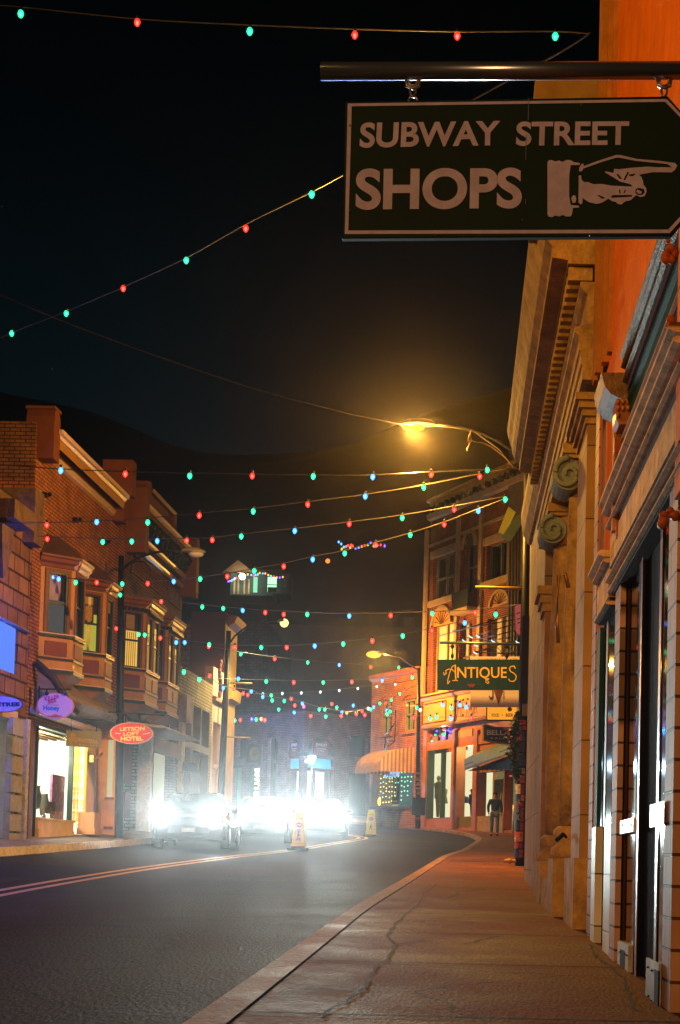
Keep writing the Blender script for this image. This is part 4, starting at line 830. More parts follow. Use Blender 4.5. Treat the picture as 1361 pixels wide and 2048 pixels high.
for px_, py_ in ((94, 990), (155, 1040), (213, 1085), (78, 1007)):
    s, z = L_.px(px_, py_, .1); m.box(s-.08, s+.08, 0, .12, z-.05, z+.05)
    m.ball((s+.05, .16, z+.03), .05, n=8, m=5)
m.build('wall_bracket', M('dark iron', '#1a1614', .6, .4), b1)
# shopfront interior
INT = M('white shop wall', '#e9e2cc', .8, var=.05, bump=0)
m = MB(L_); m.box(s_w0-.2, s_w1+.2, -2.2, -2.15, zw0, zw1+.3); m.box(s_w0-.2, s_w1+.2, -2.15, -.36, zw0-.02, zw0+.02); m.box(s_w1+.02, s_w1+.06, -2.15, -.03, zw0, zw1); m.build('glowing_wall', ME('glowing gallery wall', (1.0, .93, .68), 2.2), b1)  # walls and floor emit light themselves in place of shop lamps
m = MB(L_); m.box(s_w0-.2, s_w1+.2, -2.15, -.36, zw1-.1, zw1+.3); m.build('interior_ceiling', M('ceiling boards', '#b8a468', .7), b1)
m = MB(L_)
for i in range(7): m.box(s_w0, s_w1, -.6-i*.22, -.52-i*.22, zw1-.14, zw1-.102)
m.build('ceiling_slats', M('slat brown', '#6b4a1e', .6), b1)
m = MB(L_); sM1, sM2 = LS(82, 1550), LS(153, 1550)
for s in (sM1, sM2): m.box(s-.035, s+.035, -.2, -.08, zw0, zw1)
m.box(s_w0, s_w0+.08, -.2, -.04, zw0, zw1); m.box(s_w0, s_w1, -.2, -.05, zw1-.08, zw1); m.build('window_frame', M('dark green frame', '#142a1c', .4), b1)
m = MB(L_); zbk = LZ(110, 1642, -.05); m.box(sM1, sM2, -.3, -.02, zw0-.1, zbk); m.box(sM1, sM2, -.02, 0, zw0-.1, zw0+.18); m.box(sM1-.01, sM2+.01, -.3, .03, zbk, zbk+.05); m.build('bulkhead', M('yellow panel', '#c9952c', .5, var=.25, vs=3), b1)
m = MB(L_); m.box(s_w0, s_w1, -.14, -.13, zbk+.05, zw1-.08); m.build('window_pane', clear_glass(), b1)
m = MB(L_); m.box(sd0+.0, sd0+.32, -.36, .03, gz(42)-.2, zd1+.3); m.box(sd1-.28, sd1, -.36, .32, gz(42)-.2, zd1+.3); m.box(s_w1+.02, sd0-.02, -.3, .04, gz(41)-.2, zd1+.3); m.build('door_pilaster', M('orange painted wood', '#f0b424', .5, var=.2), b1)
m = MB(L_); dd = (sd0+.32, sd1-.28); m.wall(dd[0], dd[1], gz(42), zd1, [(dd[0]+.2, dd[1]-.2, gz(42)+.9, gz(42)+2.2)], -.22, -.16); dr = m.build('door', M('yellow orange door', '#d08a1c', .45, var=.15), b1)
m = MB(L_); m.box(dd[0]+.2, dd[1]-.2, -.21, -.2, gz(42)+.9, gz(42)+2.2); m.build('pane', ME('door glass lit', (.5, .42, .2), 1, sample=False), dr)
m = MB(L_); s, z = L_.px(184, 1515, .1); m.box(s-.1, s+.12, 0, .18, z-.12, z+.05); m.tube([(s, .05, z-.1), (s, .3, z+.05), (s+.05, .35, z+.12)], .03, 6, L_); m.build('door_lamp', M('brass lamp', '#c99a4a', .35, .5), b1)
sq = sd1-.28
m = MB(L_); m.box(sq-.02, sq-.001, .10, .24, gz(42)+1.0, gz(42)+2.5); m.build('door_glass', ME('door glass lit', (.5, .42, .2), 1, sample=False), b1)
m = MB(L_)
for z0_, z1_ in ((gz(42)+.93, gz(42)+.99), (gz(42)+2.51, gz(42)+2.57), (gz(42)+.15, gz(42)+.22), (gz(42)+3.0, gz(42)+3.06)): m.box(sq-.03, sq-.001, .05, .29, z0_, z1_)
m.build('door_moulding', M('dark orange line', '#a05a10', .6), b1)
# awning parts above the shopfront
m = MB(L_); zv = zw1+.12
m.sweep([(0, zv), (.16, zv), (.2, zv+.05), (.2, zv+.12), (0, zv+.16)], s_w0-.1, s_w1+.6); m.build('lintel_moulding', PALE, b1)
m = MB(L_); m.sweep([(0, zv+.18), (.5, zv+.30), (.62, zv+.42), (.55, zv+.55), (0, zv+1.0)], s_w0+.4, sd1-.4); m.build('folded_awning', M('grey canvas', '#77695c', .8, var=.3, vs=3), b1)
m = MB(L_); zz = LZ(65, 1300, .6); m.tube([(s1a+.35, .05, zz), (s1a+.45, .45, zz-.35), (s1a+.6, .8, zz-.95), (s1a+.7, .95, zz-1.1)], [.1, .1, .09, .07], 6, L_); m.build('awning_arm', M('dark canvas arm', '#2a1f1a', .6), b1)
m = MB(L_); zz = gz(35.4); m.box(s1a+.02, s1a+.34, 0, .12, zz-.3, LZ(58, 1440, .1)); m.build('end_pilaster', RST, b1)
m = MB(L_); m.box(s1a+.1, s1a+.26, .12, .135, LZ(58, 1416, .1), LZ(58, 1366, .1)); m.build('pilaster_panel', GRN, b1)
m = MB(L_); s, z = sM2+.25, gz(41); m.box(s, s+.7, .02, .42, z, z+.55); m.box(s-.03, s+.73, 0, .45, z, z+.16); tag(m.build('planter', M('terracotta box', '#c08a58', .7)), 'terracotta coloured square planter box standing beside the gallery window', 'planter')
light('gallery_fill_light', L_.pt((s_w0+s_w1)/2, -.75, zw1-.5), (1, .93, .75), 700, b1, 'POINT', .25)  # point lamp added near the glass to brighten the window goods
# goods in the window
goods = [('vase', 'dark narrow vase of dried flowers behind the gallery window glass', 'vase', 88, 1615), ('vase', 'small rounded vase at the left of the gallery window display', 'vase', 72, 1600)]
for n_, l_, c_, x, y in goods:
    s, z = L_.px(x, y+18, -.5); m = MB(L_); m.lathe([(.06, z), (.1, z+.05), (.13, z+.3), (.08, z+.5), (.1, z+.55)], (s, -.5), 12, L_); v_ = tag(m.build(n_, M('vase dark', '#4a4a3c', .4)), l_, c_)
for i, (x, y, w_, h_, c_, lb) in enumerate(((97, 1632, .30, .42, '#6b5a3a', 'small framed picture leaning low in the gallery window'), (103, 1616, .3, .3, '#4a3a2a', 'second framed picture above the low one in the gallery window'), (117, 1595, .5, 1.1, '#8a5a7a', 'patterned pink and blue textile draped in the middle of the gallery window'), (132, 1600, .3, .9, '#b06a4a', 'patterned orange textile hanging near the right mullion of the gallery window'), (145, 1600, .3, 1.1, '#7a8aa8', 'blue patterned cloth beside the right mullion of the gallery window'), (139, 1625, .34, .5, '#c8b088', 'woven basket stack under the orange textile in the gallery window'))):
    s, z = L_.px(x, y, -.4-.05*i); m = MB(L_); m.box(s-w_*1.1, s+w_*1.1, -.46-.05*i, -.4-.05*i, z-h_*.5, z+h_*.5)
    mt_ = M('good '+c_, c_, .8, var=.9, vs=9, bump=0); o = tag(m.build('picture' if i < 2 else 'textile' if i < 5 else 'basket', mt_), lb, 'picture' if i < 2 else 'textile' if i < 5 else 'basket')
# ---- L0 stone building at the left edge ----
b0 = thing('stone_building', 'rough brown stone building with blue lit arched window at the left edge', 'building', tuple(L_.pt(31, 0, gz(31))))
RGH = MBrick('rough brown stone', '#6a4a30', '#7d5a3c', '#33241a', .7, .38, .03, .9, 1.0)
zt0 = LZ(20, 985); sA = LS(36, 1300); zA0, zA1 = LZ(20, 1345), LZ(20, 1248); sp_ = LS(20, 1300)
ow = (30.0, sA, zA0, zA0+1.2); ob = (29.0, LS(26, 1550), gz(32)-.1, LZ(20, 1432))
m = MB(L_); m.wall(27, s1a-.05, -.3, zt0-.6, [(30.0, sA, zA0, zA1), ob], -.4, 0)
cA, rA = (30.0+sA)/2, (sA-30.0)/2; ze = zA0+1.0; ht = zA1-ze
for sg in (-1, 1):
    pl = [(cA+sg*rA, ze)]+[(cA+sg*rA*math.cos(t*math.pi/16), ze+ht*math.sin(t*math.pi/16)) for t in range(1, 9)]+[(cA+sg*rA, zA1)]; m.prism(pl, -.4, 0)
m.build('wall', RGH, b0)
m = MB(L_); m.box(27, s1a-.3, -3.2, -.1, zt0-.6, zt0); m.box(s1a-.75, s1a-.1, -.6, .25, LZ(36, 1065, .2), LZ(36, 950, .2)); m.box(s1a-2.8, s1a-1.4, -.4, .45, LZ(10, 1025, .4), LZ(10, 985, .4)); m.build('parapet', M('brown cut stone', '#5e4836', .9, var=.55, vs=5, bump=.9, bs=9), b0)
m = MB(L_); s, z = L_.px(20, 1055, .3); m.prism([(s-.5, z), (s+.3, z), (s+.2, z-.4), (s-.1, z-1.0), (s-.3, z-1.1), (s-.45, z-.4)], 0, .3); m.build('corbel', MC['brown cut stone'], b0)
m = MB(L_)
for t in range(12):
    a0_, a1_ = math.pi*t/12, math.pi*(t+1)/12; g_ = .02
    pl = [(cA+r_*rA*math.cos(a_), ze+r_*ht*math.sin(a_)) for r_, a_ in ((1, a0_+g_), (1.28, a0_+g_), (1.28, a1_-g_), (1, a1_-g_))]; m.prism(pl, -.05, .12)
m.build('arch_voussoir', M('smooth arch stone', '#8f8a88', .7), b0)
m = MB(L_); m.prism([(30, zA0), (sA, zA0)]+[(cA+rA*math.cos(t*math.pi/16), ze+ht*math.sin(t*math.pi/16)) for t in range(0, 17)], -.12, -.06); m.build('arch_window', ME('blue lit window', (.12, .25, 1.0), 1.0), b0)
light('blue_window_light', L_.pt(cA, .5, zA0+.6), (.05, .10, 1), 420, b0, 'POINT', .2)
m = MB(L_); m.box(ob[0], ob[1], -.45, -.4, ob[2], ob[3]); m.build('shop_window', ME('pale lit shop', (.55, .75, .85), .75), b0)
m = MB(L_); m.box(ob[1]-.12, ob[1]+.05, -.3, .05, ob[2], ob[3]); m.box(ob[0], ob[1]+.05, -.3, .05, ob[3]-.06, ob[3]+.12); m.build('window_frame', M('worn white frame', '#b5a08c', .6), b0)
m = MB(L_); z = gz(33.5)-.2; i = 0
while z < LZ(38, 1440): m.box(s1a-1.35, s1a-.55, 0, .14, z, z+.36); z += .41
m.build('jamb_block', M('pale quoin stone', '#8e8b84', .8, var=.3, vs=5, bump=.5), b0)
m = MB(L_); m.box(s1a-.52, s1a-.32, 0, .2, gz(34)-.3, LZ(45, 1440)); m.build('jamb_strip', M('rough white strip', '#a8a39a', .9, var=.5, vs=12, bump=1), b0)
# ---- L2 brick hotel ----
s2a, s2b = s1b+.05, LS(352, 1600)
b2_ = thing('hotel_building', 'brown brick hotel building with ornate bracketed cornice and two orange bay windows', 'building', tuple(L_.pt(s2a, 0, gz(s2a))))
zc2 = LZ(300, 1015, .35)
sp0, sp1 = LS(226, 1600), LS(300, 1600)
m = MB(L_); m.wall(s2a, s2b, .6, zc2-1.2, [(s2a+.3, LS(297, 1600), .6, LZ(235, 1450)), (LS(306, 1600), LS(344, 1600), 1.5, LZ(310, 1500))], -.35, 0); m.box(s2a, s2b, -7, -.36, LZ(235, 1430), zc2-1.3); m.build('wall', BRK2, b2_)
m = MB(L_); m.sweep([(-.3, zc2-.9), (.1, zc2-.9), (.14, zc2-.55), (.34, zc2-.25), (.34, zc2-.1), (-.3, zc2-.1)], s2a+.4, s2b-.2); m.build('cornice', BRK2, b2_)
m = MB(L_)
for z_, o_ in ((zc2-1.25, .12), (zc2-.95, .2), (zc2-.1, .42)): m.sweep([(-.3, z_), (o_-.06, z_), (o_, z_+.05), (o_+.02, z_+.11), (-.3, z_+.12)], s2a+.3, s2b-.1)
m.build('cornice_moulding', PALE, b2_)
m = MB(L_); y = s2a+.8
while y < s2b-.5: m.ball((y, .32, zc2-.42), .12, .12, .16, fr=L_, n=8, m=6); m.box(y-.06, y+.06, .05, .3, zc2-.75, zc2-.5); y += .62
m.build('cornice_bead', GRN, b2_)
m = MB(L_)
for s in (s2a+.05, s2b-.45): m.prism([(s, zc2-1.5), (s+.42, zc2-1.5), (s+.42, zc2+.3), (s+.3, zc2+.42), (s+.08, zc2+.42), (s, zc2+.3)], -.2, .52)
m.build('scroll_console', RST, b2_)
m = MB(L_); m.box(s2a+2.2, s2a+2.5, -.3, .1, zc2, zc2+1.0); m.box(s2b-2.0, s2b-1.7, -.3, .1, zc2, zc2+.9); m.box(s2a+2.5, s2b-2.0, -.25, 0, zc2, zc2+.75); m.sweep([(-.3, zc2+.75), (.12, zc2+.75), (.16, zc2+.85), (-.3, zc2+.87)], s2a+2.5, s2b-2.0); m.build('raised_parapet', RST, b2_)
m = MB(L_); y = s2a+.5
while y < s2b-.4: m.box(y, y+.1, 0, .06, zc2-1.95, zc2-1.4); y += .24
m.build('brick_corbels', BRK2, b2_)
bay(b2_, 236, 291, 318, 1202, 1410, [('yellow', .3), ('yellow', .1), ('dark', 0)], 'flat', 2, 1300)
bay(b2_, 315, 335, 358, 1238, 1430, [('dark', 0), ('yellow', .2), ('dark', 0)], 'flat', 2, 1320)
m = MB(L_); z2 = gz(47)
m.box(LS(228, 1600, .05), LS(228, 1600, .05)+.16, -.3, .1, z2-.4, LZ(235, 1450)); m.box(LS(216, 1600, .05), LS(216, 1600, .05)+.14, -.3, .1, z2-.4, LZ(222, 1440)); s_ = LS(297, 1600, .05); m.box(s_, s_+.3, -.3, .08, z2-.2, LZ(300, 1440)); m.build('iron_column', M('white painted iron', '#b9b3aa', .4, var=.3, vs=10), b2_)
m = MB(L_); m.box(s2a+.3, s_, -1.3, -1.2, z2-.3, LZ(240, 1450)); m.build('recess_wall', M('blue grey recess', '#28323a', .7), b2_)
m = MB(L_)
for x in (236, 252): s = LS(x, 1600, -1.1); m.box(s, s+.75, -1.2, -1.12, z2+1.5, z2+3.3); m.box(s, s+.75, -1.2, -1.12, z2+.5, z2+1.25)
m.build('door_panel', M('red brown panel', '#8a3f24', .6), b2_)
m = MB(L_); m.box(LS(306, 1600), LS(344, 1600), -.3, -.26, 1.5, LZ(310, 1500)); m.build('shop_window', ME('cream lit curtain', (.34, .32, .2), 1, sample=False), b2_)
m = MB(L_); m.sweep([(0, LZ(235, 1447)), (1.2, LZ(235, 1447, 0)-.05), (1.2, LZ(235, 1447)), (0, LZ(235, 1447)+.12)], s2a+.1, s2a+5.2); m.build('canopy', M('translucent canopy', '#b5b2a8', .5, var=.5, vs=5), b2_)
m = MB(L_); m.box(LS(305, 1500, .03), s2b, -.1, .03, LZ(330, 1510, 0), LZ(330, 1480, 0)); m.box(LS(305, 1500), s2b, -.1, .012, LZ(330, 1480)+.01, LZ(330, 1447)); m.build('sign_fascia', M('dusty purple paint', '#6a4550', .6), b2_)
m = MB(L_); s = LS(307, 1470)
while s < s2b-.2: m.box(s, s+.06, .012, .05, LZ(330, 1480)+.02, LZ(330, 1447)); s += .28
m.build('fascia_rib', M('dark purple', '#3a2028', .6), b2_)
# ---- L3 low tan shop ----
s3a, s3b = s2b+.05, LS(419, 1600)
b3_ = thing('tan_shop', 'low tan brick shop with dark tall windows between the hotel and the white parapet', 'building', tuple(L_.pt(s3a, 0, gz(s3a))))
zt3 = LZ(375, 1338)
m = MB(L_); m.wall(s3a, s3b, 1, zt3, [(s3a+.6, s3b-.5, 1, LZ(385, 1408))], -.35, 0); m.box(s3a, s3b, -7, -.36, 1, zt3-1.2); m.build('wall', MBrick('tan brick', '#9c8a5e', '#a89468', '#5a4c34', .3, .11, .018), b3_)
m = MB(L_); m.box(s3a+.6, s3b-.5, -.35, -.3, 1, LZ(385, 1408)); m.build('window_pane', MGlass('blue dark glass', '#0c1820', .1), b3_)
m = MB(L_)
for t in (0, .33, .66, 1): s = s3a+.6+(s3b-s3a-1.1)*t; m.box(s-.09, s+.09, -.3, .03, 1, LZ(385, 1408))
zz = LZ(385, 1500); m.box(s3a+.5, s3b-.4, -.3, .05, zz, zz+.25); m.build('window_frame', M('olive wood', '#6e6238', .6), b3_)
m = MB(L_); m.box(s3a, s3a+.9, 0, .25, LZ(362, 1440, .2), LZ(362, 1385, .2)); m.build('purple_panel', M('lilac panel', '#7a6472', .6), b3_)
m = MB(L_); m.box(s3a+.1, s3a+.25, 0, .12, 1.5, LZ(362, 1440)); m.box(s3a+.42, s3a+.55, 0, .12, 1.5, LZ(362, 1440)); m.build('white_pilaster', M('white painted iron', '#b9b3aa', .4), b3_)
m = MB(L_); s = s3a+.5; z = LZ(372, 1542, .3); m.box(s-.1, s+.4, .1, .5, z, z+.3); m.build('wall_lamp', POLE, b3_)
# ---- L4 white parapet shop ----
s4a, s4b = s3b+.05, LS(441, 1600)
b4_ = thing('white_parapet_shop', 'narrow pinkish white shop with carved ornament on its parapet and a glowing window', 'building', tuple(L_.pt(s4a, 0, gz(s4a))))
PNK = M('pinkish white plaster', '#c9a896', .7, var=.15)
m = MB(L_); m.wall(s4a, s4b, 1, LZ(424, 1330), [(s4a+.3, s4b-.4, 1.2, LZ(423, 1440))], -.3, 0); m.box(s4a, s4b, -7, -.31, 1, LZ(424, 1330)-1); m.build('wall', PNK, b4_)
m = MB(L_); zz = LZ(424, 1400); m.sweep([(0, zz), (.12, zz+.02), (.16, zz+.14), (0, zz+.2)], s4a, s4b); m.build('belt_moulding', PNK, b4_)
m = MB(L_); s = (s4a+s4b)/2; z = LZ(430, 1385)
for i in range(9): m.ball((s+.16*math.sin(i*.9), .06, z+i*.17), .12, .07, .13, fr=L_, n=8, m=5)
m.build('carved_ornament', M('dark carved scroll', '#6a3a30', .6), b4_)
m = MB(L_); zz = LZ(423, 1535); m.box(s4a+.3, s4b-.4, -.3, -.26, 1.2, zz); m.build('shop_window', ME('warm glowing window', (1.0, .78, .38), 1.6), b4_)
m = MB(L_); m.box(s4a+.3, s4b-.4, -.3, -.2, zz+.15, LZ(423, 1440)); m.build('transom_panel', M('pale green panel', '#a8a084', .6), b4_)
m = MB(L_); m.box(s4a+.3, s4b-.4, -.3, .05, zz, zz+.15); m.box(s4b-1.1, s4b-1.0, -.3, 0, 1.2, LZ(423, 1440)); m.build('window_frame', PNK, b4_)
# ---- L5 taller building at the bend ----
s5a, s5b = s4b+.05, LS(465, 1600)
b5_ = thing('corner_building', 'taller grey brick building with yellow painted front beside the bend lamp pole', 'building', tuple(L_.pt(s5a, 0, gz(s5a))))
zt5 = LZ(440, 1222)
m = MB(L_); m.box(s5a, s5b, -12, -.3, 1, zt5-.25); m.build('side_wall', MBrick('grey painted brick', '#6b5c54', '#75655c', '#4c403a', .5, .2, .02), b5_)
m = MB(L_); m.box(s5a-.1, s5a+.5, -1.3, 0, 1, zt5+.15); m.build('corner_pier', M('red brown pier', '#4a2018', .7), b5_)
m = MB(L_); m.box(s5a+.5, s5b, -.3, 0, 1, zt5); zz = LZ(450, 1400); m.sweep([(0, zz), (.2, zz+.1), (.25, zz+.5), (0, zz+.6)], s5a+.5, s5b); m.build('front_wall', M('yellow plaster', '#b8903c', .7, var=.25), b5_)
m = MB(L_); m.sweep([(0, zt5-.3), (.25, zt5-.15), (.35, zt5+.1), (0, zt5+.15)], s5a+.4, s5b); m.build('cornice', M('rust cornice', '#7a4a2c', .7), b5_)
# ---- hanging signs on the left ----
IRON = M('sign iron', '#151210', .5, .5)
def oval_sign(name, label, x, y, rx, ry_, Y, face, rim, texts, bracket=None, extra=None):
    t = thing(name, label, 'sign', tuple(P(x, y, Y)), None)
    def ell(k, off=0): return [(x+rx*k*math.cos(2*math.pi*i/40), y+ry_*k*math.sin(2*math.pi*i/40)+rx*k*math.cos(2*math.pi*i/40)*.026) for i in range(40)]
    m = MB(); pxpoly(m, ell(1), Y, .05); m.build('rim', rim, t)
    m = MB(); pxpoly(m, ell(.94), Y-.006, .006); m.build('board', face, t)
    for body, tl, tr, br, bl, c, bo in texts:
        m = MB(); text_px(m, body, tl, tr, br, bl, Y-.012, bo); m.build('lettering', c, t)
    if bracket:
        m = MB()
        for a, b_ in bracket: m.tube([tuple(P(*a, Y+.02)), tuple(P(*b_, Y+.02))], .018, 6)
        m.build('bracket', IRON, t)
    return t
lb = lambda n, c: M('letter '+n, c, .5, var=.05, bump=0)
K = oval_sign('shop_sign', 'oval pink honey shop sign hanging above the bright gallery window', 111, 1412, 37, 26, 35.2, M('sign lilac', '#b59ac4', .5, var=.1), M('sign pink rim', '#c97a8a', .5),
  [('KILLER', (89, 1393), (119, 1389), (120, 1396), (91, 1402), lb('mag', '#9a1f5a'), .03), ('BEE', (96, 1401), (113, 1397), (114, 1404), (98, 1408), lb('mag', '#9a1f5a'), .03), ('Honey', (87, 1410), (120, 1411), (120, 1424), (87, 1423), lb('blue', '#1f6ac0'), .04), ('Wild Desert', (95, 1408), (118, 1408), (118, 1411), (95, 1411), lb('grey', '#7a6a8a'), .0)],
  [((79, 1378), (143, 1379)), ((79, 1372), (79, 1405)), ((94, 1378), (94, 1392)), ((131, 1378), (131, 1392))])
m = MB(); pxpoly(m, [(95+30*t, 1430+1.5*math.sin(t*9)) for t in [i/8 for i in range(9)]]+[(125, 1433), (110, 1434), (96, 1433)], 35.18, .004); m.build('ribbon', M('sign red ribbon', '#b0412c', .5), K)
m = MB()
for x, y in ((94, 1387), (131, 1387)): m.ball(tuple(P(x, y, 35.2)), .05, n=8, m=6)
m.build('hanging_ball', M('deep blue knob', '#1a1f5a', .4), K)
oval_sign('shop_sign', 'oval red sign with gold lettering hanging in front of the brown hotel', 263.5, 1466.5, 43.5, 21.5, 39.5, M('sign red', '#a81612', .4, var=.25, vs=6), M('sign gold rim', '#a8884a', .4),
  [('LETSON', (240, 1455), (290, 1453), (290, 1461), (241, 1462), lb('gold', '#d8b038'), .02), ('LOFT', (247, 1465), (279, 1463), (279, 1470), (248, 1472), lb('gold', '#d8b038'), .02), ('HOTEL', (242, 1473), (286, 1473), (287, 1481), (242, 1482), lb('gold', '#d8b038'), .03),
   ('~', (231, 1465), (242, 1466), (242, 1468), (231, 1468), lb('gold', '#d8b038'), .03), ('~', (286, 1468), (300, 1464), (300, 1467), (286, 1470), lb('gold', '#d8b038'), .03)],
  [((217, 1424), (330, 1431)), ((252, 1427), (252, 1446)), ((281, 1428), (281, 1446))])
oval_sign('shop_sign', 'oval pale blue sign with navy letters, cut by the left edge', 6, 1408, 40, 16, 33.2, M('sign pale blue', '#8a8fc8', .5), M('sign navy rim', '#2a2a5a', .4),
  [('SHOETREE', (-42, 1406), (40, 1404), (41, 1412), (-42, 1415), lb('navy', '#141c4a'), .05), ('co. bisbee', (-16, 1417), (9, 1417), (9, 1419), (-16, 1419), lb('navy', '#141c4a'), 0)], None)
t = thing('shop_sign', 'grey green rectangular sign with three gold circles and gold lettering', 'sign', tuple(P(166, 1478, 37.2)))
m = MB(); pxpoly(m, [(133, 1460), (203, 1463), (202, 1496), (132, 1492)], 37.2, .05); m.build('board', M('sign sage', '#8d8a64', .5, var=.1), t)
m = MB()
for cx, cy in ((146.5, 1471), (142, 1480), (152, 1480)): pxpoly(m, [(cx+5*math.cos(i*math.pi/8), cy+5*math.sin(i*math.pi/8)) for i in range(16)], 37.19, .004)
m.build('logo_circle', lb('gold', '#d8b038'), t)
m = MB()
for cx, cy in ((146.5, 1471), (142, 1480), (152, 1480)): 
    for k_ in (3.4, 1.7): stroke_px(m, [(cx+k_*math.cos(i*math.pi/6), cy+k_*math.sin(i*math.pi/6)) for i in range(13)], .45, 37.183, .003)
m.build('logo_ring', lb('ochre', '#8a6a20'), t)
m = MB(); text_px(m, 'PANTERRA', (158, 1476), (196, 1480), (196, 1488), (158, 1485), 37.185, .02); m.build('lettering', lb('gold', '#d8b038'), t)
m = MB(); text_px(m, 'G A L L E R Y', (159, 1488), (195, 1490), (195, 1493), (159, 1491), 37.185, .0); m.build('lettering', lb('cream', '#d8cca8'), t)
m = MB(); m.tube([tuple(P(143, 1462, 37.2)), tuple(P(143, 1438, 37.2)), tuple(P(205, 1440, 37.2))], .014, 5); m.tube([tuple(P(193, 1463, 37.2)), tuple(P(193, 1440, 37.2))], .014, 5); m.build('bracket', IRON, t)
# ================= FAR BUILDINGS =================
# three storey shop building facing down the street
uF = Vector((.438, -.899, 0)); oF = Vector((-1.57, 76, 0))
F = Fr(oF.x, oF.y, uF.x, uF.y, -.899, -.438)
FS = lambda x, y=1600, d=0: F.px(x, y, d)[0]
FZ = lambda x, y, d=0: F.px(x, y, d)[1]
bf = thing('three_storey_building', 'old three-storey brick shop building with arched windows standing at the bend behind the antiques sign', 'building', tuple(F.pt(0, 0, G(oF.x, oF.y))))
s0, s1 = FS(849, 1600), FS(1062, 1500); ztop = FZ(860, 1008)
OB = MBrick('dark red brick', '#8a4a36', '#985640', '#3a2218', .26, .09, .014); TAN = M('tan stone trim', '#9c8260', .75, var=.3, vs=3); TAND = M('sand plaster', '#a48868', .8, var=.3)
def fo(x0, y0, x1, y1): a, z1 = F.px(x0, y0); b_, z0 = F.px(x1, y1); return (a, b_, z0, z1)
w31, w32, w33 = fo(868, 1118, 906, 1190), fo(929, 1085, 953, 1182), fo(974, 1092, 1018, 1150)
w21, w22, w23 = fo(868, 1252, 906, 1392), fo(920, 1248, 942, 1378), fo(976, 1238, 1016, 1340)
sw1 = fo(856, 1456, 904, 1636); sw2 = fo(917, 1488, 947, 1655); sw3 = fo(958, 1545, 1006, 1633)
m = MB(F); m.wall(s0, s1, FZ(860, 1452), ztop, [w31, w32, w33, w21, w22, w23], -.4, 0); m.build('brick_wall', OB, bf)
m = MB(F); m.wall(s0, s1, 1.5, FZ(860, 1452), [sw1, sw2, sw3, fo(1010, 1540, 1030, 1660)], -.4, 0); m.box(s0+.1, s1, -9, -2.4, 1.5, ztop-.8); m.build('shopfront_wall', M('rust shopfront paint', '#b46a2c', .55, var=.25), bf)
m = MB(F)   # vertical piers and trims
for x in (853, 916, 962, 1024):
    s = FS(x, 1200); m.box(s-.12, s+.16, 0, .12, FZ(860, 1400), FZ(860, 1060))
zt = FZ(860, 1045)
m.sweep([(0, zt), (.2, zt+.05), (.25, zt+.3), (.1, zt+.35), (.1, ztop), (-.4, ztop)], s0, s1)
m.sweep([(-.4, ztop), (.22, ztop), (.26, ztop+.12), (-.4, ztop+.14)], s0-.1, s1); zz = FZ(860, 1096)
m.sweep([(0, zz), (.08, zz), (.08, zz+.12), (0, zz+.12)], s0, s1)
for a, b_, z0, z1 in (w31, w33): m.box(a-.25, b_+.2, 0, .16, z0-.28, z0); m.box(a-.2, b_+.2, 0, .1, z1, z1+.35)
m.build('stone_trim', TAND, bf)
m = MB(F); s = s0+.3
while s < s1-.2: m.box(s, s+.22, .1, .32, zt+.36, zt+.6); s += .6
m.build('cornice_bracket', M('dark cornice blocks', '#241a16', .7), bf)
GF = MGlass('far dark glass', '#0a1014', .1)
def far_win(op, pane, vert=1, horiz=1, fm=None, nm='window'):
    a, b_, z0, z1 = op; m = MB(F); w_ = .09
    for k_ in range(vert+2): x = a+(b_-a)*k_/(vert+1); m.box(max(a, x-w_/2), min(b_, x+w_/2), -.3, -.18, z0, z1)
    for k_ in range(horiz+2): z = z0+(z1-z0)*k_/(horiz+1); m.box(a, b_, -.3, -.19, max(z0, z-w_/2), min(z1, z+w_/2))
    fr = m.build(nm, fm or M('grey sash', '#5a6468', .5), bf); m = MB(F); m.box(a, b_, -.36, -.3, z0, z1); m.build('pane', pane, fr); return fr
far_win(w31, GF); far_win(w33, GF, 1, 0); far_win(w32, GF, 1, 1)
PW = M('white boarded pane', '#b5a8b0', .6, var=.1)
far_win(w21, PW, 1, 0, TAN); far_win(w22, PW, 1, 1, M('olive frame', '#5c4a2a', .6)); far_win(w23, PW, 1, 0, TAN)
m = MB(F); a, b_ = FS(1024, 930), FS(1062, 930); m.box(a, b_, -1.0, .15, FZ(1024, 1180), FZ(1030, 850)); m.box(a-.1, b_, -1.1, .25, FZ(1030, 862), FZ(1030, 844)); m.build('corner_pier', M('grey stone pier', '#6e6558', .8, var=.35, vs=2), bf)
# arched heads
def arch(cx, cy, wpx, hpx, mat1, mat2, fan=True):
    s, z = F.px(cx, cy); rw = (F.px(cx+wpx, cy)[0]-F.px(cx-wpx, cy)[0])/2; h = F.px(cx, cy-hpx)[1]-z
    m = MB(F); n = 12
    pl = [(s+rw*math.cos(math.pi*i/n), z+h*math.sin(math.pi*i/n)) for i in range(n+1)]; m.prism(pl, 0, .04); m.build('arch_panel', mat1, bf)
    m = MB(F)
    for i in range(n):
        a0_, a1_ = math.pi*i/n, math.pi*(i+1)/n; m.prism([(s+r_*rw*math.cos(a_), z+r_*h*math.sin(a_)) for r_, a_ in ((1, a0_), (1.2, a0_), (1.2, a1_), (1, a1_))], 0, .14)
    m.build('arch_surround', TAN, bf)
    if fan:
        m = MB(F)
        for i in range(1, 9): a_ = math.pi*i/9; m.add([(s+.1*math.cos(a_-.3), .05, z+.05), (s+rw*.92*math.cos(a_-.04), .05, z+h*.92*math.sin(a_-.04)), (s+rw*.92*math.cos(a_+.04), .07, z+h*.92*math.sin(a_+.04)), (s+.1*math.cos(a_+.3), .07, z+.05)], [(0, 1, 2, 3)], F)
        m.build('arch_fan', M('fan brown', '#4a3018', .7), bf)
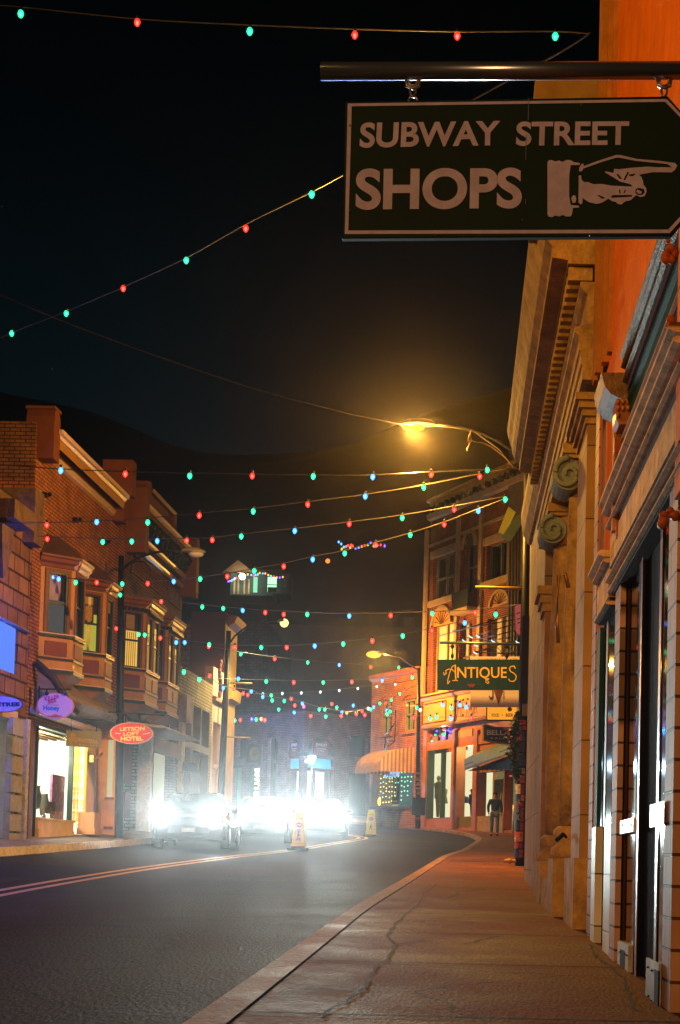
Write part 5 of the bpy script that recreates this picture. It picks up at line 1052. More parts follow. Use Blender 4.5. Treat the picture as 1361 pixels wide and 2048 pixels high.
YP_ = M('ochre fan panel', '#b07c30', .6, var=.2)
arch(886, 1250, 17, 32, YP_, TAN); arch(1002, 1210, 17, 26, YP_, TAN); arch(941, 1095, 12, 30, GF, TAN, False)
m = MB(F); a, b_, z0, z1 = w32; m.box(a-.15, b_+.15, 0, .5, z0-.75, z0-.7); m.box(a-.15, b_+.15, .46, .5, z0-.7, z0+.05)
for i in range(9): x = a-.1+(b_-a+.2)*i/8; m.box(x-.02, x+.02, .44, .5, z0-.7, z0)
m.build('balcony', M('dark green balcony', '#18241c', .6), bf)
m = MB(F); m.box(a-.2, b_+.2, 0, .55, z0-.95, z0-.75); m.build('balcony_base', TAND, bf)
m = MB(F)
for x in (1026, 1032, 1038, 1044): s = FS(x, 1100); m.box(s, s+.12, 0, .18, FZ(1000, 1400), FZ(1000, 1065))
m.build('slat_screen', M('dark slats', '#3a201a', .7), bf)
# sign band
zb0, zb1 = FZ(850, 1455), FZ(845, 1406)
m = MB(F); m.box(s0, s1, 0, .16, zb0, zb1); m.sweep([(0, zb1), (.2, zb1), (.3, zb1+.14), (.42, zb1+.2), (.42, zb1+.28), (0, zb1+.32)], s0-.05, s1); m.sweep([(0, zb0-.12), (.2, zb0-.1), (.26, zb0), (.16, zb0+.05), (0, zb0+.05)], s0-.05, s1)
m.build('sign_band', M('ochre sign band', '#c08a3a', .55, var=.2), bf)
m = MB(F); a, b_ = FS(846, 1430, .16), FS(893, 1420, .16)
for z in (zb0+.12, zb1-.15): m.box(a, b_, .16, .2, z, z+.04)
for s in (a, b_): m.box(s-.02, s+.02, .16, .2, zb0+.12, zb1-.11)
m.build('band_panel', M('brown line', '#5a3414', .6), bf)
m = MB(F); text_fr(m, 'THE FAIR', FS(908, 1420, .17), FS(956, 1410, .17), zb0+.2, zb1-.2, .17, F, -.0); m.build('lettering', M('brown letters', '#4a260e', .6), bf)
# shop windows
INTF = ME('shop interior glow', (1.0, .95, .55), .85); light('shop_fill_light', F.pt((sw1[0]+sw1[1])/2, -.25, sw1[3]-.2), (1, .95, .6), 130, bf, 'POINT', .15); light('shop_fill_light', F.pt((sw2[0]+sw2[1])/2, -.25, sw2[3]-.2), (1, .95, .6), 90, bf, 'POINT', .15)  # point lamps added inside to brighten the mannequins and wares
m = MB(F); m.box(sw1[0]-2, sw1[1]+.2, -1.0, -.95, 2, FZ(880, 1500)); m.box(sw2[0]-.6, sw2[1]+.2, -.82, -.78, 2, sw2[3]+.3); m.build('glowing_wall', INTF, bf)  # back walls emit the shop's light themselves
m = MB(F); m.box(sw3[0]-.1, sw3[1]+.1, -1.0, -.95, 2, sw3[3]+.1); m.build('glowing_wall', ME('dim green interior', (.16, .14, .05), 1), bf)  # dim room light put into the back wall as its own glow
m = MB(F); s = sw3[0]+.3
while s < sw3[1]-.5: m.box(s, s+.1, -.7, -.62, sw3[2], sw3[3]-.3); s += .2
m.build('curtain', M('olive curtain', '#7a7a4a', .8), bf)
m = MB(F); zf = FZ(856, 1636)
m.box(sw1[0], sw1[1], -.35, -.05, 1.5, zf); m.build('bulkhead', M('brown bulkhead', '#6b3a2c', .6), bf)
m = MB(F); m.box(sw2[0], sw2[1], -.35, -.04, 1.5, FZ(930, 1633)); m.build('bulkhead', M('olive bulkhead', '#7a6a20', .6), bf)
m = MB(F); m.box(sw3[0]-.05, sw3[1]+.1, 0, .05, 1.5, FZ(980, 1632)); m.build('bulkhead', M('cream bulkhead', '#b08a62', .7), bf)
m = MB(F); m.box(sw1[0], sw1[0]+.22, -.3, .02, zf, FZ(856, 1498)); sm_ = FS(879, 1560); m.box(sm_-.08, sm_+.08, -.3, -.1, zf, FZ(856, 1498)); m.build('window_frame', M('green window frame', '#3a5238', .5), bf)
m = MB(F); z_ = FZ(870, 1500); m.box(s0, s1, -.1, .06, z_, z_+.4)
for x, w_ in ((852, .35), (911, .55), (953, .4)): s = FS(x, 1560); m.box(s-w_/2, s+w_/2, -.1, .1, 1.5, FZ(x, 1460))
m.build('shopfront_post', M('rust shopfront paint', '#b46a2c', .55), bf)
m = MB(F); m.box(sw1[0], sw1[1], -.25, -.2, z_+.4, zb0-.15); m.build('transom_pane', M('lilac transom', '#8a7890', .4), bf)
m = MB(F)
for x in (873, 888): s = FS(x, 1480); m.box(s-.04, s+.04, -.2, -.1, z_+.4, zb0-.15)
m.build('transom_bar', M('dark bar', '#2a2018', .6), bf)
m = MB(F); m.box(FS(907, 1480), FS(947, 1480), 0, .07, z_+.4, zb0-.4); m.build('ochre_panel', M('ochre panel', '#b98c3c', .6, var=.15), bf)
for c_, pts_ in (('u', ((897, 1461), (901, 1464), (893, 1466), (886, 1475), (888, 1477), (874, 1462))), ('r', ((863, 1471), (881, 1472), (888, 1459), (869, 1484))), ('g', ((886, 1468), (890, 1469), (864, 1482), (871, 1470)))):
    for x, y in pts_:
        s, z = F.px(x, y, -.15); m = MB(F); m.ball((s, -.15, z), .05, n=8, m=6); o = m.build('window_bulb', MBulb('bulb '+c_, BC[c_][0], BC[c_][1]), bf)
s, z = F.px(896, 1463, .0); light('deep_blue_bulb_light', F.pt(s, .1, z), (.05, .03, 1), 12, bf, 'POINT', .05)
# mannequins
def mannequin(label, x, ybot, ytop, d, mat, female=False, f=F, hat=False):
    s, z0 = f.px(x, ybot, d); z1 = f.px(x, ytop, d)[1]; H = z1-z0; m = MB(f)
    w = .14*H
    m.tube([(s-.035*H, d, z0), (s-.05*H, d, z0+.25*H), (s-.05*H, d, z0+.48*H)], [.022*H, .032*H, .052*H], 8); m.tube([(s+.035*H, d, z0), (s+.05*H, d, z0+.25*H), (s+.05*H, d, z0+.48*H)], [.022*H, .032*H, .052*H], 8)
    pr = [(.085, .44), (.1, .5), (.08, .6), (.105, .72), (.115, .8), (.06, .835), (.03, .85), (.03, .87)]
    b_ = len(m.v); m.lathe([(r*H, z0+t*H) for r, t in pr], (s, d), 14)
    for sx in (-1, 1): m.tube([(s+sx*.105*H, d, z0+.8*H), (s+sx*.14*H, d+.02, z0+.62*H), (s+sx*.12*H, d+.06, z0+.47*H)], [.035*H, .028*H, .018*H], 8)
    m.ball((s, d, z0+.93*H), .045*H, .05*H, .065*H, n=12, m=8)
    if female: m.lathe([(.13*H, z0+.4*H), (.1*H, z0+.58*H), (.08*H, z0+.62*H)], (s, d), 14)
    if hat: m.lathe([(.11*H, z0+.96*H), (.11*H, z0+.97*H), (.06*H, z0+.975*H), (.055*H, z0+1.03*H), (.01, z0+1.04*H)], (s, d), 14)
    return tag(m.build('mannequin', mat), label, 'mannequin')
KH = M('khaki clothes', '#8a8244', .8, var=.3, vs=8)
mannequin('taller khaki dressed mannequin at the rear in the left far shop window', 876, 1634, 1551, -.75, KH)
mannequin('shorter khaki dressed mannequin with long jacket in the left far shop window', 887, 1634, 1566, -.6, KH, True)
mannequin('dark mannequin wearing a brimmed hat in the middle far shop window', 943, 1632, 1580, -.55, M('dark clothes', '#1c1a22', .8), hat=True)
# merchandise
random.seed(5)
for i, (x, y, c_, lb_) in enumerate(((921, 1610, '#b04a2a', 'small red box on display in the middle far shop window'), (926, 1602, '#c9a030', 'yellow jar on display in the middle far shop window'), (933, 1606, '#2a5a8a', 'blue jar on display in the middle far shop window'), (922, 1624, '#3a6a2a', 'green leafy pot at the foot of the middle far shop window'))):
    s, z = F.px(x, y, -.55); m = MB(F); m.lathe([(.12, z), (.16, z+.1), (.15, z+.22), (.07, z+.3)], (s, -.55), 8); tag(m.build('jar', M('ware '+c_, c_, .5)), lb_, 'jar')
# green slanting awning
m = MB(); A0, A1 = P(928, 1519, 66), P(1020, 1486, 58); B0, B1 = P(930, 1541, 65.6), P(1020, 1508, 57.6)
t = thing('awning', 'olive green slanting awning with dark scalloped underside over the dim far window', 'awning', tuple(A0))
off = Vector((.9, 1.0, .55))
m.add([tuple(v) for v in (A0, A1, B1, B0, A0+off, A1+off)], [(0, 1, 2, 3), (0, 4, 5, 1), (0, 3, 4), (1, 5, 2)], W); m.build('canopy', M('olive canvas', '#7d7c26', .7, var=.25), t)
m = MB(); 
for k_, (f0, f1) in enumerate(((.45, .55), (.8, 1.0))): m.add([tuple(A0.lerp(B0, f0)-Vector((0, .03, 0))), tuple(A1.lerp(B1, f0)-Vector((0, .03, 0))), tuple(A1.lerp(B1, f1)-Vector((0, .03, 0))), tuple(A0.lerp(B0, f1)-Vector((0, .03, 0)))], [(0, 1, 2, 3)], W)
m.build('awning_stripe', M('dark stripe canvas', '#2a2412', .7), t)
m = MB(); n = 16; top = [B0.lerp(B1, i/n)+Vector((.1, .3, 0)) for i in range(n+1)]; bot = [P(948+72*i/n, 1538-.0*i+(2.5 if i % 2 else 0), 65-7*i/n)+Vector((.1, .3, 0)) for i in range(n+1)]
m.add([tuple(v) for v in top+bot], [(i, i+1, n+2+i, n+1+i) for i in range(n)], W); m.build('valance', M('black canvas', '#0e1012', .8), t)
# ---- orange brick building ----
uO = Vector((.5, -.866, 0)); O = Fr(oF.x, oF.y, uO.x, uO.y, -.866, -.5)
bo = thing('orange_brick_building', 'two-storey orange lit brick building with striped awning at the bend', 'building', tuple(O.pt(0, 0, 2)))
OBR = MBrick('orange far brick', '#c47830', '#d08438', '#7a4418', .26, .09, .014)
sL, sR = O.px(741, 1500)[0], O.px(839, 1500)[0]; zt = O.px(745, 1352)[1]
def oo(x0, y0, x1, y1): a, z1 = O.px(x0, y0); b_, z0 = O.px(x1, y1); return (a, b_, z0, z1)
wa, wb, ws = oo(765, 1402, 783, 1466), oo(810, 1400, 829, 1461), oo(744, 1535, 827, 1611)
m = MB(O); m.wall(sL, sR, 1.5, zt, [wa, wb, ws], -.35, 0); m.box(sL, sR-.4, -10, -2.2, 1.5, zt-.4); m.box(sL, sL+.35, -10, -.35, 1.5, zt-.1); m.build('wall', OBR, bo)
m = MB(O); m.sweep([(0, zt-.3), (.12, zt-.2), (.16, zt), (-.35, zt+.05)], sL-.1, sR); m.build('coping', M('orange coping', '#a85a2a', .7), bo)
for op in (wa, wb):
    a, b_, z0, z1 = op
    m = MB(O); m.box(a-.12, b_+.12, 0, .1, z0-.15, z0); n = 8
    cx = (a+b_)/2; r_ = (b_-a)/2+.1
    for i in range(n):
        a0_, a1_ = math.pi*(.12+.76*i/n), math.pi*(.12+.76*(i+1)/n); m.prism([(cx+q*math.cos(w_), z1-.15+q*.55*math.sin(w_)) for q, w_ in ((r_, a0_), (r_+.2, a0_), (r_+.2, a1_), (r_, a1_))], 0, .09)
    m.build('window_hood', OBR, bo)
    m = MB(O)
    for x in (a, (a+b_)/2-.04, b_-.08): m.box(x, x+.08, -.2, -.05, z0, z1)
    for z in (z0, (z0+z1)/2, z1-.1): m.box(a, b_, -.2, -.06, z, z+.09)
    wn = m.build('window', M('sage sash', '#8a8a5c', .5), bo)
    m = MB(O); m.box(a, b_, -.3, -.2, z0, z1); m.build('pane', GF, wn)
m = MB(O); m.box(ws[0], ws[1], -1.3, -1.25, ws[2]-.2, ws[3]+.3); m.build('glowing_wall', ME('dim teal interior', (.05, .10, .09), 1), bo)  # faint teal room light given to the back wall as emission
m = MB(O); m.box(ws[0], ws[0]+.7, -1.2, -1.15, ws[2], ws[3]); m.build('yellow_curtain', ME('yellow lit drape', (.5, .42, .05), .6), bo)
m = MB(O); m.box(ws[0]-.05, ws[1]+.05, -.02, .06, ws[2]-.12, ws[2]); m.box(ws[0], ws[0]+.1, -.3, 0, ws[2], ws[3]); m.box(ws[1]-.1, ws[1], -.3, 0, ws[2], ws[3]); m.build('window_frame', M('brown frame', '#5a3020', .6), bo)
m = MB(O); a, _ = O.px(772, 1500, .0); zt_ = O.px(786, 1536)[1]; m.box(O.px(758, 1540)[0], O.px(787, 1540)[0], -.35, -.3, O.px(770, 1553)[1], zt_); sg_ = m.build('window_sign', ME('pale blue lit sign', (.35, .55, .9), 1), bo)
m = MB(O); text_fr(m, 'ANTIQUE', O.px(760, 1540)[0], O.px(785, 1540)[0], O.px(770, 1545)[1], zt_-.04, -.29, O, .03); text_fr(m, 'FINDS', O.px(763, 1540)[0], O.px(783, 1540)[0], O.px(770, 1552)[1], O.px(770, 1547)[1], -.29, O, .03); m.build('lettering', M('dark blue letters', '#0a1a4a', .5), bo)
t = thing('string_light', 'curtain of small warm green fairy lights hanging inside the far window under the striped awning', 'string lights', tuple(O.pt(ws[0], -.4, ws[2])))
random.seed(9); gl = MB(O); wl = MB(O)
m1 = ME('fairy yellow', (.9, .9, .12), 2.2, sample=False); m2 = ME('fairy green', (.25, .95, .5), 1.8, sample=False)
for i in range(14):
    s = ws[0]+.15+(ws[1]-ws[0]-.3)*i/13; n = random.randint(3, 8); z = ws[3]-.05
    wl.tube([(s, -.45, z), (s, -.45, z-n*.24)], .006, 4)
    for j in range(n):
        z -= .24; mm = MB(O); mm.ball((s+random.uniform(-.04, .04), -.45, z+random.uniform(-.05, .05)), .036, n=6, m=4); mm.build('fairy_bulb', m1 if i < 6 and random.random() < .7 else m2, t)
wl.build('cable', WIRE, t)
m = MB(O); s, z = O.px(775, 1608); m.box(s-.35, s+.35, -.5, -.45, z, z+1.5); t = m.build('poster_board', M('dark poster', '#141c26', .5)); tag(t, 'dark narrow poster board with pale oval design standing in the fairy light window', 'poster')
m = MB(O); m.tube([(s+.16*math.cos(q*math.pi/8), -.44, z+.85+.5*math.sin(q*math.pi/8)) for q in range(17)], .02, 5); m.box(s-.22, s+.22, -.448, -.44, z+.12, z+.2); o = m.build('poster_design', M('pale print', '#a8b0b8', .6), t)
m = MB(O)
m.ball((O.px(755.5, 1603, .2)[0], .1, O.px(755.5, 1603, .2)[1]), .1, .08, .2, n=10, m=8); tag(m.build('lantern', ME('yellow lantern glow', (1, .62, .03), 2.5)), 'small glowing yellow lantern in front of the fairy light window', 'lantern')
# striped awning
t = thing('awning', 'big rounded awning with cream and brown stripes in front of the orange brick building', 'awning', tuple(O.pt(sL, 0, 5)))
aw0, aw1 = O.px(728, 1540, 1.6)[0]-0.3, O.px(829, 1500, 0)[0]
zA = O.px(800, 1500, 0)[1]; z_top = O.px(800, 1499, 0)[1]; z_bot = O.px(745, 1543, 1.9)[1]; D_ = 1.9
N_ = 84; prof = [(D_*math.sin(q/8*math.pi/2), z_bot+.25+(z_top-z_bot-.25)*math.cos(q/8*math.pi/2)) for q in range(9)]+[(D_, z_bot)]
for kk, (nm, mt_) in enumerate((('canopy', M('cream canvas', '#d8ac54', .7)), ('canopy_stripe', M('brown canvas stripe', '#94682c', .7)))):
    m = MB(O)
    for i in range(N_):
        if i % 2 != kk: continue
        a0_, a1_ = aw0+(aw1-aw0)*i/N_, aw0+(aw1-aw0)*(i+1)/N_
        for j in range(len(prof)-1):
            lo = (.08 if j == len(prof)-2 else 0)
            m.add([(a0_, prof[j][0], prof[j][1]), (a1_, prof[j][0], prof[j][1]), (a1_, prof[j+1][0], prof[j+1][1]), ((a0_+a1_)/2, prof[j+1][0], prof[j+1][1]-lo), (a0_, prof[j+1][0], prof[j+1][1])], [(0, 1, 2, 3, 4)], O, True)
    # right end panel stripes
    for i in range(18):
        if i % 2 != kk: continue
        d0_, d1_ = D_*i/18, D_*(i+1)/18; h = lambda d: z_bot+.25+(z_top-z_bot-.25)*math.sqrt(max(0, 1-(d/D_)**2))
        for se in (aw0, aw1): m.add([(se, d0_, z_bot), (se, d1_, z_bot), (se, d1_, h(d1_)), (se, d0_, h(d0_))], [(0, 1, 2, 3)], O)
    m.build(nm, mt_, t)
# fire escape / thin truss by the window
m = MB(O); c_ = [O.px(x, y, .5) for x, y in ((792, 1420), (790, 1482), (771, 1482), (768, 1502), (772, 1470), (790, 1447))]
for (a, z), (b_, y) in zip(c_, c_[1:]): m.tube([(a, .5, z), (b_, .5, y)], .03, 5)
m.tube([(c_[3][0], .5, c_[3][1]), (c_[1][0], .5, c_[1][1])], .03, 5); tag(m.build('iron_bracket', IRON), 'thin black iron bracket frame on the orange brick wall above the striped awning', 'bracket')
# ---- jewelry corner ----
cJ = P(603, 1640, 92); JL = Fr(cJ.x, cJ.y, 5, -4.5, -4.5, -5); JR = Fr(cJ.x, cJ.y, 3.5, 3.9, 3.9, -3.5)
bj = thing('corner_shop', 'purple lit one-storey brick corner shop with two arched JEWELRY windows', 'building', (cJ.x, cJ.y, 2.8))
JB = MBrick('plum brick', '#7d5a62', '#8a646c', '#4a3640', .3, .1, .016)
zj = JL.px(603, 1426)[1]
def jo(f, x0, y0, x1, y1): a, z1 = f.px(x0, y0); b_, z0 = f.px(x1, y1); return (a, b_, z0, z1)
a1 = jo(JL, 575, 1500, 596, 1640); a2 = jo(JR, 617, 1502, 666, 1640); l1 = jo(JL, 474, 1535, 519, 1610); l2 = jo(JL, 474, 1478, 497, 1512); l3 = jo(JL, 536, 1476, 552, 1640); r1 = jo(JR, 700, 1470, 737, 1515); r2 = jo(JR, 698, 1545, 737, 1640)
arch1 = (a1[0], a1[1], a1[2], a1[3]+0); 
zsp = JL.px(585, 1510)[1]
m = MB(JL); m.wall(JL.px(440, 1500)[0], 0, 2, zj, [(a1[0], a1[1], 2.5, JL.px(585, 1475)[1]), l1, l2, l3], -.35, 0)
def spandrel(m, f, op, ztop_, zs_):
    cx, r_ = (op[0]+op[1])/2, (op[1]-op[0])/2
    for sg in (-1, 1): m.prism([(cx+sg*r_, zs_)]+[(cx+sg*r_*math.cos(q*math.pi/14), zs_+(ztop_-zs_)*math.sin(q*math.pi/14)) for q in range(1, 8)]+[(cx+sg*r_, ztop_)], -.35, 0, f)
spandrel(m, JL, a1, JL.px(585, 1475)[1], zsp)
m.wall(0, JR.px(770, 1500)[0], 2, zj, [(a2[0], a2[1], 2.5, JR.px(642, 1475)[1]), r1, r2], -.35, 0, JR); spandrel(m, JR, a2, JR.px(642, 1475)[1], JR.px(642, 1503)[1])
m.build('wall', JB, bj)
m = MB(JL); m.box(JL.px(440, 1500)[0], .02, -.4, .06, zj, zj+.12); m.box(-.02, JR.px(770, 1500)[0], -.4, .06, zj, zj+.12, JR); m.build('coping', M('plum coping', '#6a5058', .8), bj)
m = MB(JL); m.box(-.5, .05, 0, .12, JL.px(603, 1512)[1], JL.px(603, 1505)[1]); m.box(0, .45, 0, .12, JL.px(603, 1512)[1], JL.px(603, 1505)[1], JR); m.build('impost', M('dark impost', '#3a2c30', .8), bj)
LITB = ME('teal lit transom', (.04, .38, .62), 1.0, sample=False); LITG = ME('pale green shop light', (.55, .8, .6), 1.7)
BRG = M('burgundy shopfront', '#6a2436', .5)
for f, op, yb in ((JL, a1, 585), (JR, a2, 642)):
    z_a, z_b, z_c, z_d, z_e = (f.px(yb, y)[1] for y in (1513, 1517, 1537, 1542, 1640))
    m = MB(f); m.box(op[0], op[1], -.34, -.3, z_c, z_b); m.build('transom_pane', LITB, bj)
    m = MB(f); m.box(op[0], op[1], -.9, -.85, z_e-.5, z_d); m.build('shop_window', LITG, bj)
    m = MB(f); m.box(op[0], op[1], -.3, -.12, z_b, z_a+.1); m.box(op[0], op[1], -.3, -.12, z_d, z_c)
    if f is JR:
        for q in (.33, .93): x = op[0]+(op[1]-op[0])*q; m.box(x-.06, x+.06, -.3, -.14, z_e-.5, z_c)
    m.build('window_frame', BRG, bj)
    m = MB(f); m.box(op[0], op[1], -.34, -.3, z_a+.1, f.px(yb, 1474)[1]); m.build('arch_panel', M('dark teal recess', '#081c24', .6), bj)
    # hanging board sign in the arch
    cx = (op[0]+op[1])/2; hw = (op[1]-op[0])*(.30 if f is JR else .34); zt_, zb_ = f.px(yb, 1483)[1], f.px(yb, 1510)[1]
    m = MB(f); m.prism([(cx-hw*1.05, zt_-.12), (cx-hw*.8, zt_), (cx+hw*.8, zt_), (cx+hw*1.05, zt_-.12), (cx+hw*.9, zb_+.12), (cx+hw*.6, zb_), (cx-hw*.6, zb_), (cx-hw*.9, zb_+.12)], -.1, -.04)
    sgn = tag(m.build('shop_sign', M('plum sign', '#8a2440', .5)), 'plum board reading JEWELRY in the '+('wide right arch' if f is JR else 'narrow left arch')+' of the corner shop', 'sign')
    m = MB(f); h_ = zt_-zb_
    text_fr(m, 'JEWELRY', cx-hw*.72, cx+hw*.72, zb_+h_*.58, zb_+h_*.86, -.038, f, .02); text_fr(m, 'TURQUOISE', cx-hw*.62, cx+hw*.62, zb_+h_*.42, zb_+h_*.52, -.038, f, 0); text_fr(m, 'BY DESIGN', cx-hw*.4, cx+hw*.4, zb_+h_*.28, zb_+h_*.36, -.038, f, 0)
    m.build('lettering', M('sign letters pale', '#d0c4d0', .5), sgn)
m = MB(JL); m.box(l1[0], l1[1], -1.2, -1.15, l1[2]-.6, l1[3]); m.build('shop_window', ME('white lit shop', (1, .97, .85), 2.5), bj)
m = MB(JL); x = l1[0]+(l1[1]-l1[0])*.55
for q in (l1[0], x, l1[1]-.1): m.box(q, q+.12, -.3, 0, l1[2]-.6, l1[3])
m.build('window_frame', M('teal frame', '#0f5a50', .5), bj)
m = MB(JL)
for q in range(5): z = l1[3]-.35-q*.27; m.box(l1[0]+.25, x-.1, -1.0, -.8, z, z+.05); m.box(l1[0]+.3+q*.08, l1[0]+.6+q*.1, -.95, -.85, z+.05, z+.17)
m.ball((x+.5, -.8, l1[3]-1.2), .28, n=12, m=8); m.box(x+.3, x+.8, -.9, -.7, l1[3]-.6, l1[3]-.2); m.build('shop_shelf', M('shelf wares', '#b08a50', .6, var=.8, vs=5), bj)
m = MB(JL); m.box(l2[0], l2[1], -.34, -.3, l2[2], l2[3]); m.box(l3[0], l3[1], -.34, -.3, l3[2]-1, l3[3]); m.box(r1[0], r1[1], -.34, -.3, r1[2], r1[3], JR); m.box(r2[0], r2[1], -.34, -.3, r2[2]-.5, r2[3], JR); m.build('dark_pane', MGlass('teal dark glass', '#08262a', .15), bj)
m = MB(JL); m.sweep([(0, l1[3]+.5), (.9, l1[3]+.05), (.9, l1[3]-.1), (.85, l1[3]-.1), (0, l1[3]+.4)], l1[0]-.8, l1[1]+.4); m.build('dark_awning', M('slate canvas', '#2c3440', .8), bj)
m = MB(); Yk = 84; a_ = [P(x, y, Yk) for x, y in ((495, 1488), (523, 1488), (524, 1527), (493, 1527))]; pxpoly(m, [(495, 1488), (525, 1489), (524, 1527), (493, 1526)], Yk, .08); sgn = tag(m.build('shop_sign', M('dark teal sign', '#0e2c30', .5)), 'square dark teal sign with a round ochre picture before the corner shop', 'sign')
m = MB(); pxpoly(m, [(509+10*math.cos(i*math.pi/10), 1507+14*math.sin(i*math.pi/10)) for i in range(20)], Yk-.01, .008); m.build('round_picture', M('ochre picture', '#5a5a2a', .6, var=.8, vs=3), sgn)
# lantern lamp before the corner shop
t = thing('lantern_lamp', 'small post lantern glowing bluish white before the wide jewelry arch', 'street lamp', tuple(P(624, 1650, 86)))
m = MB(); m.tube([tuple(P(624, 1650, 86)), tuple(P(624, 1527, 86))], .05, 8); m.build('post', IRON, t)
q = P(624, 1519, 86); m = MB(); m.lathe([(.1, q.z-.25), (.22, q.z+.1), (.2, q.z+.2), (.1, q.z+.22)], (q.x, q.y), 8); m.build('lamp_glass', ME('blue white lamp', (.6, .85, 1), 7, sample=False), t); light('lantern_light', q-Vector((0, .5, 0)), (.4, .7, 1), 3000, t, 'POINT', .2)
q = P(614, 1522, 88); m = MB(); m.ball(tuple(q), .1, n=8, m=6); m.build('second_lamp_glass', MC['blue white lamp'], t)
light('wall_wash_light', P(540, 1446, 90)+Vector((0, -.8, 0)), (.03, .25, 1), 420, bj, 'POINT', .1)
festoon('row of bulbs along the left roof edge of the jewelry corner shop', [(455, 1439), (500, 1437), (540, 1437)], B('459,1441,g 470,1441,g 481,1440,r 504,1438,u 513,1439,g 523,1438,o 530,1440,r'), 93, 91, .085, .01)
# plain yellow tubes on poles
for i, (x0, y0, x1, y1, Y_, lb_) in enumerate(((460, 1366, 505, 1367, 58, 'upper thin pale sign arm on the bend pole'), (455, 1474, 502, 1476, 58, 'lower thin pale sign arm on the bend pole'), (951, 1174, 1043, 1177, Y1, 'thin yellow sign arm pointing left from the near pole'))):
    m = MB(); m.tube([tuple(P(x0, y0, Y_)), tuple(P(x1, y1, Y_))], .03, 8); m.build('sign_arm', M('yellow tube', '#b08a30', .4), (LAMP2, LAMP2, LAMP1)[i])
# ---- dark buildings beyond ----
DK = MBrick('dusk brick', '#4a3f48', '#544852', '#342c34', .5, .2, .02)
def block(x0, y0, x1, Y, depth, label, mat, yb=1640, steps=()):
    A_, B_ = P(x0, y0, Y), P(x1, y0, Y); t = thing('dark_building', label, 'building', (A_.x, Y, G(A_.x, Y)))
    m = MB(); m.box(A_.x, B_.x, Y, Y+depth, 2, A_.z); m.build('wall', mat, t)
    m = MB()
    for a, b_, h in steps: pa, pb_ = P(a, y0, Y).x, P(b_, y0, Y).x; m.box(pa, pb_, Y-.2, Y+1, A_.z-.6, A_.z+h)
    if steps: m.build('parapet', mat, t)
    return t
block(380, 1240, 537, 112, 20, 'dim brick building with plain side wall behind the bend lamp', DK, steps=((518, 537, .6),))
block(538, 1248, 842, 128, 20, 'wide dim plum building with flat roof behind the jewelry corner', M('dusk plaster', '#4a3c48', .8, var=.3, vs=.6), steps=((808, 830, .8),))
# ---- hillside and house ----
random.seed(21); m = MB(); nx, ny = 60, 34; pts = []
from mathutils import noise
for j in range(ny):
    for i in range(nx):
        x = -260+i*9; y = 134+j*9; tt = (y-134)/297
        ridge = 92+18*math.sin(x*.012+1)+10*math.sin(x*.03)+ (30*sm(-20, -160, x))
        z = 4+ridge*sm(0, 1, tt*1.15)+noise.noise(Vector((x*.03, y*.03, 0)))*7*tt
        pts.append((x, y, z))
m.add(pts, [(j*nx+i, j*nx+i+1, (j+1)*nx+i+1, (j+1)*nx+i) for j in range(ny-1) for i in range(nx-1)], W, True)
tag(m.build('hill', M('hillside scrub', '#20241c', .95, var=.5, vs=.15, bump=.6, bs=1.5)), kind='structure')
Yh = 188; S = Yh/FPX
t = thing('hilltop_house', 'small house with gabled roof and lit windows high on the dark hillside', 'house', tuple(P(515, 1192, Yh)))
f = facing(Yh)
m = MB(f); fq(m, 462, 1146, 545, 1192, -6, 0, f); fq(m, 545, 1143, 578, 1188, -5, -.6, f); m.build('wall', M('blue green siding', '#3a5560', .7), t)
m = MB(f); a = [f.px(x, y) for x, y in ((446, 1146), (478, 1121), (506, 1144))]; m.prism(a, -6, .5, f); a = [f.px(x, y) for x, y in ((500, 1146), (506, 1140), (572, 1141), (580, 1146))]; m.prism(a, -5, .3, f); m.build('roof', M('tan roofing', '#5a4632', .8), t)
m = MB(f); fq(m, 507.5, 1154, 515, 1185, 0, .05, f); wn = m.build('window', ME('green lit window', (.35, 1, .6), .9), t)
m = MB(f); fq(m, 536, 1154, 553, 1184, 0, .05, f); wn = m.build('window', ME('bright green window', (.45, 1, .55), 1.6), t)
m = MB(f); fq(m, 536, 1168.5, 553, 1170.5, .05, .1, f); fq(m, 536, 1174, 553, 1184, .05, .12, f); m.build('window_bar', M('window plants', '#0f2a12', .8), wn)
m = MB(f); fq(m, 566, 1152, 574, 1174, -.6, -.5, f); m.build('window', M('green window trim', '#4a7a5a', .5), t)
m = MB(f)
for x in (468, 476, 488, 497): fq(m, x, 1158, x+2.2, 1188, 0, .1, f)
m.build('porch_post', M('porch cream', '#a8946a', .6), t)
q = P(485, 1153, Yh-1); m = MB(); m.ball(tuple(q), .38, n=10, m=8); m.build('porch_light', ME('porch lamp', (1, .92, .6), 12, sample=False), t); light('porch_light_glow', q-Vector((0, .6, 0)), (1, .8, .45), 500, t, 'POINT', .2)
festoon('tiny mixed fairy lights along the eaves of the hilltop house', [(456, 1162), (470, 1157), (485, 1152), (500, 1147), (520, 1145), (540, 1152), (568, 1154)], B('457,1163,u 460,1162,m 464,1161,g 467,1159,b 470,1157,w 473,1156,r 496,1149,o 503,1150,b 508,1151,r 512,1150,b 516,1149,g 520,1146,o 526,1147,b 531,1147,o 537,1150,o 542,1152,g 548,1153,r 554,1155,o 560,1155,u 566,1154,o'), Yh-1.2, Yh-1.2, .09, .03, group='fairy lights on the hillside')
